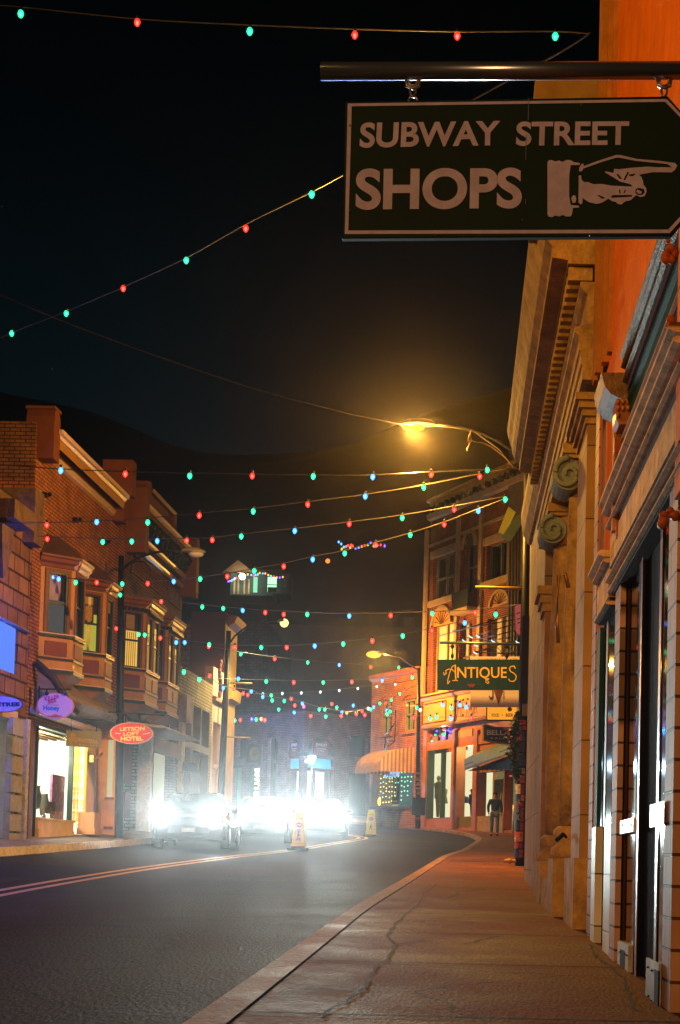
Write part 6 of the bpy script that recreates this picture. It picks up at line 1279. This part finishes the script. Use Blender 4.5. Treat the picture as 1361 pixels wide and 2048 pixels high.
festoon('distant tangled fairy lights high on the dark hillside right of the house', [(676, 1086), (700, 1096), (740, 1090), (772, 1090)], B('678,1084,b 683,1088,b 688,1094,g 693,1093,m 697,1091,r 701,1095,o 706,1092,r 712,1097,u 718,1095,b 724,1093,o 730,1091,r 736,1090,g 742,1086,u 748,1092,o 755,1091,b 762,1090,r 770,1092,u 684,1098,o 690,1099,r 703,1090,r'), 230, 230, .13, .03, group='fairy lights on the hillside')
m = MB(); q = P(656, 1122, 210); m.ball(tuple(q), .3, n=8, m=6); tag(m.build('lamp', ME('red porch glow', (1, .15, .02), 3)), 'tiny orange red lamp glowing on the dark hillside', 'lamp'); 
# ================= SIGNS ON THE NEAR POLE =================
Ya = 32.7
t = thing('hanging_sign', 'dark green sign with gold letters reading ANTIQUES hung in front of the white boards', 'sign', tuple(P(960, 1350, Ya)))
m = MB(); pxpoly(m, [(875, 1319), (1046, 1319), (1047, 1380), (875, 1380)], Ya, .06); m.build('board', M('antiques green', '#0a3030', .4, var=.25, vs=3), t)
GO = M('letter gold aged', '#dcb450', .45, var=.3, vs=20)
m = MB(); text_px(m, 'NTIQUE', (915, 1334), (1014, 1334), (1014, 1360), (915, 1360), Ya-.004, .008)
m.build('lettering', GO, t)
m = MB(); yy = Ya-.005
stroke_px(m, [(911, 1330), (912, 1361)], 2.6, yy); stroke_px(m, [(911, 1330), (905, 1333), (900, 1345), (896, 1360), (896, 1368), (900, 1362)], 1.7, yy); stroke_px(m, [(888, 1345), (889, 1350), (893, 1347), (892, 1341), (898, 1338), (905, 1339), (911, 1345)], 1.6, yy); stroke_px(m, [(906, 1361), (916, 1361)], 1.6, yy)
stroke_px(m, [(971, 1358), (976, 1362), (979, 1365), (976, 1367), (972, 1364), (973, 1358)], 1.6, yy); stroke_px(m, [(1018, 1358), (1020, 1362), (1027, 1363), (1032, 1359), (1033, 1352), (1029, 1347), (1022, 1343), (1019, 1338), (1022, 1333), (1029, 1332), (1031, 1337)], 2.0, yy)
m.build('flourish', GO, t)
m = MB(); 
for x, y in ((938, 1370), (943, 1369), (948, 1370), (941, 1373), (946, 1373)): pxpoly(m, [(x+3*math.cos(i*.8), y+2.2*math.sin(i*.8)) for i in range(8)], Ya-.004-.0015*(x % 3), .003)
m.build('painted_rose', M('faded rose', '#6a2e2e', .6), t)
m = MB(); stroke_px(m, [(950, 1369), (958, 1368), (963, 1371), (966, 1374), (962, 1376), (966, 1368), (974, 1367), (981, 1369)], 1.6, Ya-.004, .003); m.build('painted_leaf', M('faded leaf', '#1e4a3c', .6), t)
m = MB()
for x in (905, 1014):
    m.tube([tuple(P(x, 1319, Ya+.03)), tuple(P(x, 1289, Ya+.03))], .014, 6); m.ball(tuple(P(x, 1293, Ya+.03)), .045, .03, .05, n=8, m=5); m.ball(tuple(P(x, 1312, Ya+.03)), .035, .02, .06, n=8, m=5)
m.build('hanger', IRON, t)
m = MB(); m.tube([tuple(P(880, 1285, Ya+.03)), tuple(P(1052, 1289, Ya+.03))], .028, 8); tag(m.build('sign_pole', M('pole steel', '#5a6a60', .35, .7)), 'thin horizontal metal pole carrying the ANTIQUES sign', 'pole')
# truss bracket
m = MB(); yy = Ya+.9
top = [(968, 1300), (992, 1292), (1013, 1285), (1048, 1282)]; bot = [(945, 1305), (1050, 1308)]
for L2 in (top, bot): m.tube([tuple(P(x, y, yy)) for x, y in L2], .014, 5)
zig = [(945, 1305), (968, 1300), (978, 1293), (990, 1306), (993, 1292), (1006, 1307), (1012, 1287), (1030, 1307), (1041, 1284), (1046, 1307)]
m.tube([tuple(P(x, y, yy)) for x, y in zig], .012, 5)
t = tag(m.build('truss_arm', IRON), 'thin black zigzag truss bracket above the white board by the near pole', 'bracket')
# guy wires fan
random.seed(2)
for i, (x0, y0, x1, y1) in enumerate(((905, 1262, 1040, 1237), (935, 1276, 1040, 1245), (950, 1280, 1044, 1258), (960, 1284, 1044, 1272), (880, 1272, 1040, 1225))):
    m = MB(); m.tube([tuple(P(x0, y0, 44)), tuple(P(x1, y1, Ya+1))], .014, 4); tag(m.build('guy_wire', IRON), ('highest', 'lower', 'third', 'nearly level', 'longest')[i]+' thin dark guy wire fanning out behind the ANTIQUES sign', 'wire', 'guy wires by the near pole')
# small curl lights above the sign
for i, (x, y) in enumerate(((882, 1282), (947, 1303), (983, 1280), (938, 1271), (953, 1270), (925, 1279), (948, 1288), (1032, 1282))):
    q = P(x, y, Ya+.4); m = MB(); m.tube([tuple(q), tuple(q+Vector((.03, 0, -.03))), tuple(q+Vector((.08, 0, -.05)))], .014, 5)
    tag(m.build('clear_bulb', ME('clear bulb glint', (.8, .95, .85), 1.2, sample=False)), ('clear glinting bulb at the left tip of the sign pole', 'clear glinting bulb at the left end of the truss', 'clear glinting bulb above the middle of the truss', 'upper small glint bulb left of the wire fan', 'curled glint bulb beside the upper small one', 'glint bulb over the T of ANTIQUES', 'hanging glint bulb just over the truss tip', 'greenish glint bulb close to the pole over the truss')[i], 'bulb')
# white board behind
t = thing('hanging_sign', 'white board with a brown cone shaped emblem, half hidden behind the ANTIQUES sign', 'sign', tuple(P(995, 1370, 33.1)))
m = MB(); pxpoly(m, [(941, 1313), (1047, 1313), (1047, 1414), (941, 1414)], 33.1, .05); m.build('board', M('pinkish white board', '#c9b8c0', .6, var=.08), t)
m = MB(); pxpoly(m, [(987, 1378), (1006, 1378), (997, 1409)], 33.09, .004); m.build('cone_emblem', M('cone brown', '#6a3a24', .6, var=.5, vs=25), t)
m = MB(); stroke_px(m, [(986, 1381), (986, 1392), (984, 1396), (981, 1396), (979, 1392)], 2.2, 33.089, .004); 
for y in (1383, 1389, 1394): stroke_px(m, [(1006, y), (1009, y+1)], 1.3, 33.089, .004)
text_px(m, 'CHOCOLATE CO., LTD.', (957, 1316.5), (1036, 1316.5), (1036, 1319.5), (957, 1319.5), 33.089, .02); m.build('lettering', M('board grey letters', '#5a3a34', .6), t)
t = thing('lit_sign', 'orange glowing sign reading FOOD BEER with a round 15 badge', 'sign', tuple(P(1004, 1427, 33.3)))
m = MB(); pxpoly(m, [(973, 1413), (1035, 1413), (1035, 1441), (973, 1441)], 33.36, .12); m.build('sign_case', M('sign case brown', '#3a1f10', .6), t)
m = MB(); pxpoly(m, [(975, 1414.5), (1034, 1414.5), (1034, 1439), (975, 1439)], 33.34, .02); m.build('lit_panel', ME('orange sign glow', (1.0, .36, .02), 1.0), t)
BK = M('sign black', '#1a0c06', .6, bump=0)
m = MB(); text_px(m, 'FOOD', (984, 1427), (999, 1427), (999, 1433.5), (984, 1433.5), 33.33, .02); text_px(m, 'BEER', (1012, 1427), (1027, 1427), (1027, 1433.5), (1012, 1433.5), 33.33, .02)
pxpoly(m, [(1005+1.6*math.cos(math.pi/2+i*math.pi/5)*(1 if i % 2 == 0 else .45), 1430-1.6*math.sin(math.pi/2+i*math.pi/5)*(1 if i % 2 == 0 else .45)) for i in range(10)], 33.33, .004)
m.build('lettering', BK, t)
m = MB(); pxpoly(m, [(1020+4.6*math.cos(i*math.pi/8), 1418.5+4.4*math.sin(i*math.pi/8)) for i in range(16)], 33.33, .004); m.build('badge', BK, t)
m = MB(); text_px(m, '15', (1017, 1416), (1023, 1416), (1023, 1421.5), (1017, 1421.5), 33.325, .03); m.build('badge_number', M('sign orange letters', '#d8862a', .6), t)
t = thing('hanging_sign', 'black shaped sign with silver letters and olive rim under the orange sign', 'sign', tuple(P(1000, 1465, 33.5)))
m = MB(); pxpoly(m, [(965, 1447), (972, 1448), (990, 1453), (1028, 1455), (1040, 1455), (1040, 1489), (1010, 1489), (990, 1486), (965, 1481)], 33.6, .06); m.build('rim', M('olive rim', '#7a6a30', .5), t)
m = MB(); pxpoly(m, [(968, 1450), (975, 1451), (992, 1456), (1028, 1458), (1039, 1458), (1039, 1486), (1010, 1486), (991, 1483), (968, 1479)], 33.59, .006); m.build('board', M('black board', '#100d10', .5), t)
m = MB(); text_px(m, 'BELLA', (974, 1460), (1020, 1460), (1020, 1470), (974, 1470), 33.58, .02); text_px(m, 'G A L L E R Y', (981, 1474), (1034, 1475), (1034, 1479), (981, 1478), 33.58, .0); m.build('lettering', M('silver letters', '#9a96a0', .4, .4), t)
m = MB(); pxpoly(m, [(1006, 1454), (1033, 1454), (1033, 1460), (1006, 1460)], 33.3, .03); t2 = tag(m.build('name_plate', M('lilac plate', '#9a5a8a', .5)), 'small lilac name plate in front of the black gallery sign', 'sign')
m = MB(); text_px(m, 'BISBEE', (1010, 1455.5), (1029, 1455.5), (1029, 1458.5), (1010, 1458.5), 33.29, 0); m.build('lettering', M('plate letters', '#e0c8d8', .5), t2)
# garland plant hanging on the pole
t = thing('hanging_plant', 'bushy dark green plant garland with specks hanging beside the sticker covered pole', 'plant', tuple(P(1030, 1490, 31.3)))
random.seed(4)
for nm, mt_, cnt in (('foliage', M('garland leaf', '#2a4a1c', .6, var=.6, vs=20), 520), ('foliage_tip', M('garland tip', '#6a3a1c', .6), 60), ('blossom', M('garland blossom', '#c8707a', .5), 34)):
    m = MB(); pts = []; fc = []
    for i in range(cnt):
        v_ = random.random(); y = 1425+140*v_; cx = 1037-9*math.sin(v_*3.1)*1.0; w_ = 5+9*math.sin(v_*math.pi)
        q = P(cx+random.gauss(0, w_*.45), y, 31.1+random.uniform(-.15, .15)); s_ = random.uniform(.03, .07)
        a_ = Vector((random.uniform(-1, 1), random.uniform(-1, 1), random.uniform(-1, .4))).normalized()*s_; b_ = a_.cross(Vector((random.uniform(-1, 1), random.uniform(-1, 1), random.uniform(-1, 1)))).normalized()*s_*.5
        k_ = len(pts); pts += [tuple(q-a_), tuple(q+b_), tuple(q+a_), tuple(q-b_)]; fc.append((k_, k_+1, k_+2, k_+3))
    m.add(pts, fc, W); m.build(nm, mt_, t)
m = MB(); m.tube([tuple(P(1040, 1418, 31.1)), tuple(P(1030, 1490, 31.1)), tuple(P(1037, 1565, 31.1))], .012, 5); m.build('stem', M('stem brown', '#3a2a1a', .8), t)
# paper bag litter by the pole, newspaper box
m = MB(); q = P(1019, 1727, Y1-.3); 
for dx, r_ in ((0, .07), (.09, .05), (-.06, .05)): m.ball((q.x+dx, q.y, q.z+.05), r_, r_, r_*.8, n=7, m=4)
tag(m.build('litter', M('yellow litter', '#c09040', .7)), 'crumpled yellow litter at the foot of the sticker covered pole', 'litter')
m = MB(); q0, q1 = P(1027, 1610, 33), P(1027, 1668, 33); m.tube([tuple(q0), tuple(q1)], .02, 6); tag(m.build('steel_post', M('steel bright', '#b9b6ae', .3, .8)), 'thin bright steel rod standing just left of the sticker covered pole', 'post')
# pole behind: dark utility box on the orange lamp pole
t = MB(); q = P(838, 1615, 72.4); t.box(q.x-.3, q.x+.3, q.y, q.y+.4, q.z-.35, q.z+.45); tag(t.build('utility_box', M('black utility box', '#121a20', .4, .3)), 'dark utility box strapped to the orange lamp pole', 'box')
m = MB(); random.seed(8)
y = 1545
while y < 1640:
    q = P(836, y, 72.75); q2 = P(836, y+random.choice((5, 7, 9)), 72.75); m.box(q.x-.13, q.x+.12, q.y-.02, q.y, q2.z+.02, q.z); y += 10
m.build('poster', M('poster paper', '#b08a6a', .7, var=.9, vs=8), LAMP3)
m = MB(); pxpoly(m, [(997, 1064), (1017, 1013), (1032, 1024), (1011, 1070)], 42, .1); tag(m.build('sign', M('yellow green board', '#8a8a2c', .6)), 'small tilted yellow green board below the roofline next to the near pole', 'sign')
m = MB(); pxpoly(m, [(1004, 1074), (1034, 1028), (1048, 1040), (1021, 1082)], 40, .1); tag(m.build('sign', M('dark green board', '#0e2a1c', .5)), 'tilted dark green board overlapping the yellow green one by the near pole', 'sign')
m = MB(); pxpoly(m, [(1031, 1212), (1042, 1208), (1043, 1272), (1032, 1262)], 34, .08); tag(m.build('sign', ME('pink sign face', (.5, .08, .07), .7)), 'narrow pink vertical sign beside the duct on the near pole', 'sign')
# ================= IN-STREET PEDESTRIAN SIGNS =================
def ped_sign(px_, pyb, label, sc_=1.0):
    b_ = GP(px_, pyb, DROP); t = thing('pedestrian_sign', label, 'road sign', tuple(b_), 'in-street pedestrian signs')
    f = Fr(b_.x, b_.y, 1, 0, 0, -1, b_.z); H = 1.04*sc_
    m = MB(f); m.prism([(-.20*sc_, .09), (.20*sc_, .09), (.145*sc_, H*.9), (.10*sc_, H*.98), (-.10*sc_, H*.98), (-.145*sc_, H*.9)], -.03, .03); m.build('panel', M('lime yellow panel', '#d8c808', .6, var=.06, spec=.05), t, .006)
    m = MB(f); m.vprism([(-.30*sc_, -.2), (.30*sc_, -.2), (.30*sc_, .2), (-.30*sc_, .2)], .005, .06); m.box(-.2*sc_, .2*sc_, -.06, .06, .06, .1); m.build('rubber_base', M('black rubber', '#15181a', .7), t, .01)
    m = MB(f); m.box(-.085*sc_, .085*sc_, .03, .034, H*.24, H*.76); m.build('face', M('white reflective', '#d8d8d2', .4), t)
    m = MB(f); z = H*.67; m.prism([(.095*sc_*math.cos(math.pi/8+i*math.pi/4), z+.075*math.sin(math.pi/8+i*math.pi/4)) for i in range(8)], .034, .038); m.build('stop_symbol', M('sign stop red', '#b81820', .4), t)
    m = MB(f); text_fr(m, 'STOP', -.065*sc_, .065*sc_, z-.02, z+.02, .0385, f, .02); m.build('stop_text', M('white reflective', '#d8d8d2', .4), t)
    m = MB(f); text_fr(m, 'FOR', -.06*sc_, .06*sc_, H*.51, H*.55, .0345, f, .01); text_fr(m, 'STATE LAW', -.1*sc_, .1*sc_, H*.82, H*.86, .0305, f, .0)
    text_fr(m, 'WITHIN CROSSWALK', -.13*sc_, .13*sc_, H*.16, H*.19, .0305, f, .0)
    zc = H*.25; s_ = sc_
    m.ball((.0, .036, zc+.24), .022, .004, .022, n=10, m=6)
    for a_, c_, r_ in (((0, zc+.21), (-.01, zc+.12), .02), ((-.01, zc+.12), (.03, zc+.02), .012), ((-.01, zc+.12), (-.045, zc+.02), .012), ((0, zc+.2), (.045, zc+.14), .009), ((0, zc+.2), (-.04, zc+.13), .009)):
        m.tube([(a_[0]*s_, .036, a_[1]), (c_[0]*s_, .036, c_[1])], r_, 6)
    m.build('walking_symbol', M('sign black paint', '#0c0c0e', .5), t)
    m = MB(f); m.box(-.13*sc_, .13*sc_, -.034, .034, H*.985, H*1.0); m.build('top_cap', M('lime yellow panel', '#c8d018', .4), t)
    return t
ped_sign(742, 1674, 'lime yellow in-street pedestrian sign standing alone right of the headlights')
ped_sign(597, 1700, 'nearer yellow in-street pedestrian sign standing on the centre line before the headlights')
# ================= CARS =================
def car(label, x, y, rz, col, beams):
    z = G(x, y)+DROP; t = thing('car', label, 'car', (x, y, z), 'cars driving down the street')
    c_, s_ = math.cos(rz), math.sin(rz)
    f = Fr(x, y, c_, s_, s_, -c_, z)      # s: across, d: forward (towards viewer)
    BODY = M('car paint '+col, col, .25, .3, var=.08, bump=0, coat=.6)
    # lofted body: cross sections along d
    def sec(d, w, zl, zb, zr, wr):
        return [(-w, d, zl), (-w*1.0, d, zb*.6+zl*.4), (-w*.97, d, zb), (-wr, d, zr), (-wr*.6, d, zr+.03), (wr*.6, d, zr+.03), (wr, d, zr), (w*.97, d, zb), (w, d, zb*.6+zl*.4), (w, d, zl)]
    S_ = [sec(2.2, .74, .3, .62, .66, .6), sec(2.12, .84, .22, .72, .76, .7), sec(1.6, .9, .2, .84, .90, .76), sec(.95, .91, .2, .92, .98, .78), sec(.35, .92, .2, .94, 1.36, .62), sec(-.2, .92, .2, .95, 1.44, .6), sec(-1.1, .92, .2, .96, 1.40, .58), sec(-1.7, .91, .22, .98, 1.06, .7), sec(-2.15, .86, .3, .95, 1.0, .7), sec(-2.25, .8, .4, .85, .9, .66)]
    n = 10; m = MB(f); pts = [p for q in S_ for p in q]
    fc = [(j*n+i, j*n+(i+1) % n, (j+1)*n+(i+1) % n, (j+1)*n+i) for j in range(len(S_)-1) for i in range(n)]+[list(range(n)), [(len(S_)-1)*n+i for i in range(n)][::-1]]
    m.add(pts, fc, f, True); m.build('body', BODY, t)
    GLC = MGlass('car glass', '#05070a', .05)
    m = MB(f); m.add([(-.66, 1.0, 1.0), (.66, 1.0, 1.0), (.56, .4, 1.345), (-.56, .4, 1.345)], [(0, 1, 2, 3)], f); m.build('windscreen', GLC, t)
    m = MB(f)
    for sx in (-1, 1): m.add([(sx*.885, .8, .97), (sx*.66, .32, 1.33), (sx*.635, -1.05, 1.35), (sx*.89, -1.5, 1.0)], [(0, 1, 2, 3)], f)
    m.build('side_window', GLC, t)
    m = MB(f); m.box(-.5, .5, 2.19, 2.22, .36, .56); m.build('grille', M('grille dark', '#0c0c0e', .4, .5), t)
    m = MB(f); m.box(-.16, .16, 2.215, 2.23, .40, .50); m.build('number_plate', M('plate', '#8a8a8a', .5), t)
    for sx in (-1, 1):
        for dy in (1.38, -1.35):
            m = MB(f); pts = []; k_ = 18
            for q in (-.1, .1):
                for i in range(k_): a_ = 2*math.pi*i/k_; pts.append((sx*.83+q, dy+.32*math.cos(a_), .32+.32*math.sin(a_)))
            m.add(pts, [(i, (i+1) % k_, k_+(i+1) % k_, k_+i) for i in range(k_)]+[list(range(k_)), list(range(2*k_-1, k_-1, -1))], f); wh = m.build('wheel', M('tyre', '#0c0c0c', .8), t)
            m = MB(f); m.ball((sx*.93, dy, .32), .03, .2, .2, n=12, m=6); m.build('rim', M('rim alloy', '#8a8a8a', .3, .8), wh)
        m = MB(f); m.ball((sx*.98, .75, 1.0), .1, .06, .07, n=8, m=5); m.build('mirror', BODY, t)
        m = MB(f); m.ball((sx*.63, 2.12, .64), .16, .12, .09, n=14, m=8); h = m.build('headlight', ME('headlight', (.86, .95, 1), 400, sample=False), t)
        for (ang, pw, to) in beams:
            p0 = f.pt(sx*.63, 2.32, .64); light('headlight_beam', p0, (.76, .97, .95), pw, t, 'SPOT', .07, to=to if to else f.pt(sx*.63, 20, .3), angle=ang, blend=1)
    return t
BE = [(10, 17000, (-.9, 3, 2.7)), (40, 120, None)]
carA = car('farthest oncoming car with blazing white headlights, beside the nearer pedestrian sign', -5.0, 58.5, rad(5), '#2c3038', BE)
addedCarB = car('added nearest oncoming car with blazing white headlights in front of the tan shop', -6.75, 41.5, rad(3), '#3a3a40', BE)  # added car; its headlights stretch the white streak of light leftwards
addedCarC = car('added middle oncoming car of three, headlights glaring behind the nearest one', -6.1, 49.8, rad(4), '#40302c', BE)  # added car; its headlights fill the gap in the white streak
# ================= PERSON =================
def person():
    b_ = GP(989, 1672, .0); x, y, z = b_; S = 1.72/1.75
    t = thing('person', 'man in black jacket and grey blue jeans walking on the sidewalk before the far shops', 'person', tuple(b_))
    f = Fr(x, y, 1, 0, 0, -1, z)
    def skin(name, verts, edges, radii, mat, sub=2):
        me = bpy.data.meshes.new(name); L0 = ROOT[t.name]
        me.from_pydata([tuple(f.pt(v[0]*S, v[1]*S, v[2]*S)-L0) for v in verts], edges, []); me.update()
        o = bpy.data.objects.new(name, me); COL.objects.link(o); o.parent = t; me.materials.append(mat)
        md = o.modifiers.new('skin', 'SKIN'); md.use_smooth_shade = True
        for i, r in enumerate(radii): me.skin_vertices[0].data[i].radius = (r[0]*S, r[1]*S) if isinstance(r, tuple) else (r*S, r*S)
        me.skin_vertices[0].data[0].use_root = True
        o.modifiers.new('sub', 'SUBSURF').levels = sub; o.modifiers['sub'].render_levels = sub; return o
    SK = M('skin', '#b0745a', .6, var=.1, bump=0); JK = M('black jacket', '#34323c', .8, var=.3); JN = M('grey blue jeans', '#5a6880', .85, var=.25, vs=8); HR = M('brown hair', '#2a1a12', .8)
    # body (skin) - full figure, coordinates: s right, d towards viewer, z
    V = [(0, 0, .95), (0, .0, 1.15), (0, .0, 1.38), (0, .01, 1.5), (0, .02, 1.62), (0, .03, 1.70),
         (.1, 0, .9), (.11, .06, .5), (.11, -.02, .1), (.115, .10, .04), (-.1, 0, .9), (-.10, -.04, .5), (-.12, -.16, .12), (-.125, -.05, .05),
         (.19, 0, 1.42), (.25, -.02, 1.16), (.25, .08, .93), (.25, .10, .86), (-.19, 0, 1.42), (-.26, .0, 1.16), (-.24, .05, .93), (-.24, .08, .86)]
    E_ = [(0, 1), (1, 2), (2, 3), (3, 4), (4, 5), (0, 6), (6, 7), (7, 8), (8, 9), (0, 10), (10, 11), (11, 12), (12, 13), (2, 14), (14, 15), (15, 16), (16, 17), (2, 18), (18, 19), (19, 20), (20, 21)]
    Rr = [(.15, .11), (.14, .1), (.17, .11), .055, (.075, .09), (.07, .085), .085, .06, .04, .045, .085, .06, .04, .045, .06, .045, .03, .035, .06, .045, .03, .035]
    skin('body', V, E_, Rr, SK)
    Vj = [(0, 0, .92), (0, 0, 1.15), (0, 0, 1.38), (0, .01, 1.47), (.19, 0, 1.41), (.26, -.02, 1.16), (.255, .08, .93), (-.19, 0, 1.41), (-.27, 0, 1.16), (-.245, .05, .93)]
    skin('jacket', Vj, [(0, 1), (1, 2), (2, 3), (2, 4), (4, 5), (5, 6), (2, 7), (7, 8), (8, 9)], [(.18, .13), (.165, .125), (.185, .13), .075, .08, .065, .052, .08, .065, .052], JK)
    Vt = [(0, 0, .93), (.1, 0, .86), (.112, .06, .5), (.115, -.02, .1), (-.1, 0, .86), (-.105, -.04, .5), (-.12, -.16, .13)]
    skin('jeans', Vt, [(0, 1), (1, 2), (2, 3), (0, 4), (4, 5), (5, 6)], [(.155, .115), .1, .078, .066, .1, .078, .066], JN)
    m = MB(f); 
    for sx, d, zz in ((.115, .06, .0), (-.125, -.09, .0)): m.ball((sx*S, (d)*S, zz+.045), .05, .135, .05, n=10, m=6)
    m.build('shoes', M('dark shoes', '#0e0c0c', .6), t)
    m = MB(f); m.ball((0, .0*S, 1.69*S), .088*S, .105*S, .085*S, n=14, m=8); m.build('hair', HR, t)
    m = MB(f); m.ball((0, .115*S, 1.625*S), .012, .02, .022, n=6, m=4); m.build('nose', SK, t)
    m = MB(f)
    for sx in (-.03, .03): m.ball((sx, .105*S, 1.645*S), .011, .006, .007, n=6, m=4)
    m.build('eyes', M('eye dark', '#14100e', .3), t)
    m = MB(f); m.box(-.022, .022, .108*S, .113*S, 1.578*S, 1.586*S); m.build('mouth', M('lip', '#7a3a34', .6), t)
    for sx, (hx, hd, hz) in ((1, (.25, .11, .84)), (-1, (-.24, .09, .84))):
        m = MB(f)
        for i, (ln, of) in enumerate(((.075, -.026), (.085, -.009), (.08, .009), (.065, .025))):
            m.tube([(hx*S, (hd+of)*S, (hz-.02)*S), (hx*S-sx*.004, (hd+of)*S, (hz-.02-ln*.5)*S), (hx*S-sx*.018, (hd+of)*S, (hz-.02-ln)*S)], [.0095, .0085, .007], 6)
        m.tube([(hx*S, (hd+.035)*S, (hz+.02)*S), (hx*S-sx*.02, (hd+.055)*S, (hz-.02)*S), (hx*S-sx*.025, (hd+.05)*S, (hz-.05)*S)], [.011, .0095, .007], 6)
        m.build('fingers', SK, t)
person()
# ---------------- loose pieces become parts of their own ----------------
def split_loose(o):
    me = o.data; n = len(me.vertices); par = list(range(n))
    def find(a):
        while par[a] != a: par[a] = par[par[a]]; a = par[a]
        return a
    for e in me.edges: par[find(e.vertices[0])] = find(e.vertices[1])
    groups = {}
    for i in range(n): groups.setdefault(find(i), []).append(i)
    gl = []
    for vs in groups.values():
        co = [me.vertices[i].co for i in vs]; gl.append([set(vs), [min(c[k] for c in co)-.02 for k in range(3)], [max(c[k] for c in co)+.02 for k in range(3)]])
    merged = True
    while merged:
        merged = False
        for i in range(len(gl)):
            for j in range(i+1, len(gl)):
                a, b = gl[i], gl[j]
                if all(a[1][k] <= b[2][k] and b[1][k] <= a[2][k] for k in range(3)):
                    gl[i] = [a[0] | b[0], [min(a[1][k], b[1][k]) for k in range(3)], [max(a[2][k], b[2][k]) for k in range(3)]]; gl.pop(j); merged = True; break
            if merged: break
    if len(gl) < 2 or len(gl) > 60: return
    base = o.name.split('.')[0]
    for q, (vs, _, _) in enumerate(gl):
        bm = bmesh.new(); bm.from_mesh(me); bm.verts.ensure_lookup_table()
        bmesh.ops.delete(bm, geom=[v for v in bm.verts if v.index not in vs], context='VERTS')
        nm = bpy.data.meshes.new(base); bm.to_mesh(nm); bm.free()
        for mt in me.materials:
            if mt and not nm.materials: nm.materials.append(mt)
        if q == 0: first = nm; continue
        c = o.copy(); c.data = nm; COL.objects.link(c); c.name = base
    o.data = first
SPL = ('tile_bulkhead', 'bulkhead_board', 'rail_board', 'carved_rosette', 'scroll_console', 'iron_column', 'window_pane', 'door_panel', 'door_post', 'screw', 'mullion', 'cornice_bead', 'wall_bracket', 'porch_post', 'cornice_bracket', 'carved_bracket', 'pedestal', 'hanger', 'hanging_ball', 'window_casing', 'logo_circle', 'logo_ring', 'dark_pane', 'jamb_block', 'white_pilaster', 'shopfront_post', 'door_pilaster', 'carved_ornament', 'mirror', 'eyes', 'shoes', 'side_window', 'corbel', 'parapet', 'raised_parapet', 'vent_opening', 'brick_infill', 'transom_bar', 'pilaster_base', 'loose_wire', 'sill_moulding', 'pale_moulding', 'window_hood', 'apron_panel', 'cornice_moulding', 'stone_trim', 'paint_drip', 'poster', 'foliage_tip_', 'band_panel')
for o in [o for o in COL.objects if o.type == 'MESH' and o.name.split('.')[0] in SPL and o.parent]:
    if not any(c.parent == o for c in COL.objects): split_loose(o)
# ---------------- haze volume added for lamp and headlight glare ----------------
def glare_haze(dens):
    m = bpy.data.materials.new('glare_haze'); m.use_nodes = True; nt = m.node_tree; nt.nodes.clear()
    v = nt.nodes.new('ShaderNodeVolumePrincipled'); o = nt.nodes.new('ShaderNodeOutputMaterial'); nt.links.new(v.outputs[0], o.inputs['Volume'])
    v.inputs['Density'].default_value = dens; v.inputs['Color'].default_value = (.68, .63, .66, 1); v.inputs['Anisotropy'].default_value = .95
    b = MB(); b.box(-280, 290, -310, 440, -14, 150); tag(b.build('glare_haze', m), kind='stuff')
HAZE = 0.00026
if HAZE: glare_haze(HAZE)
sc.view_settings.exposure = 0
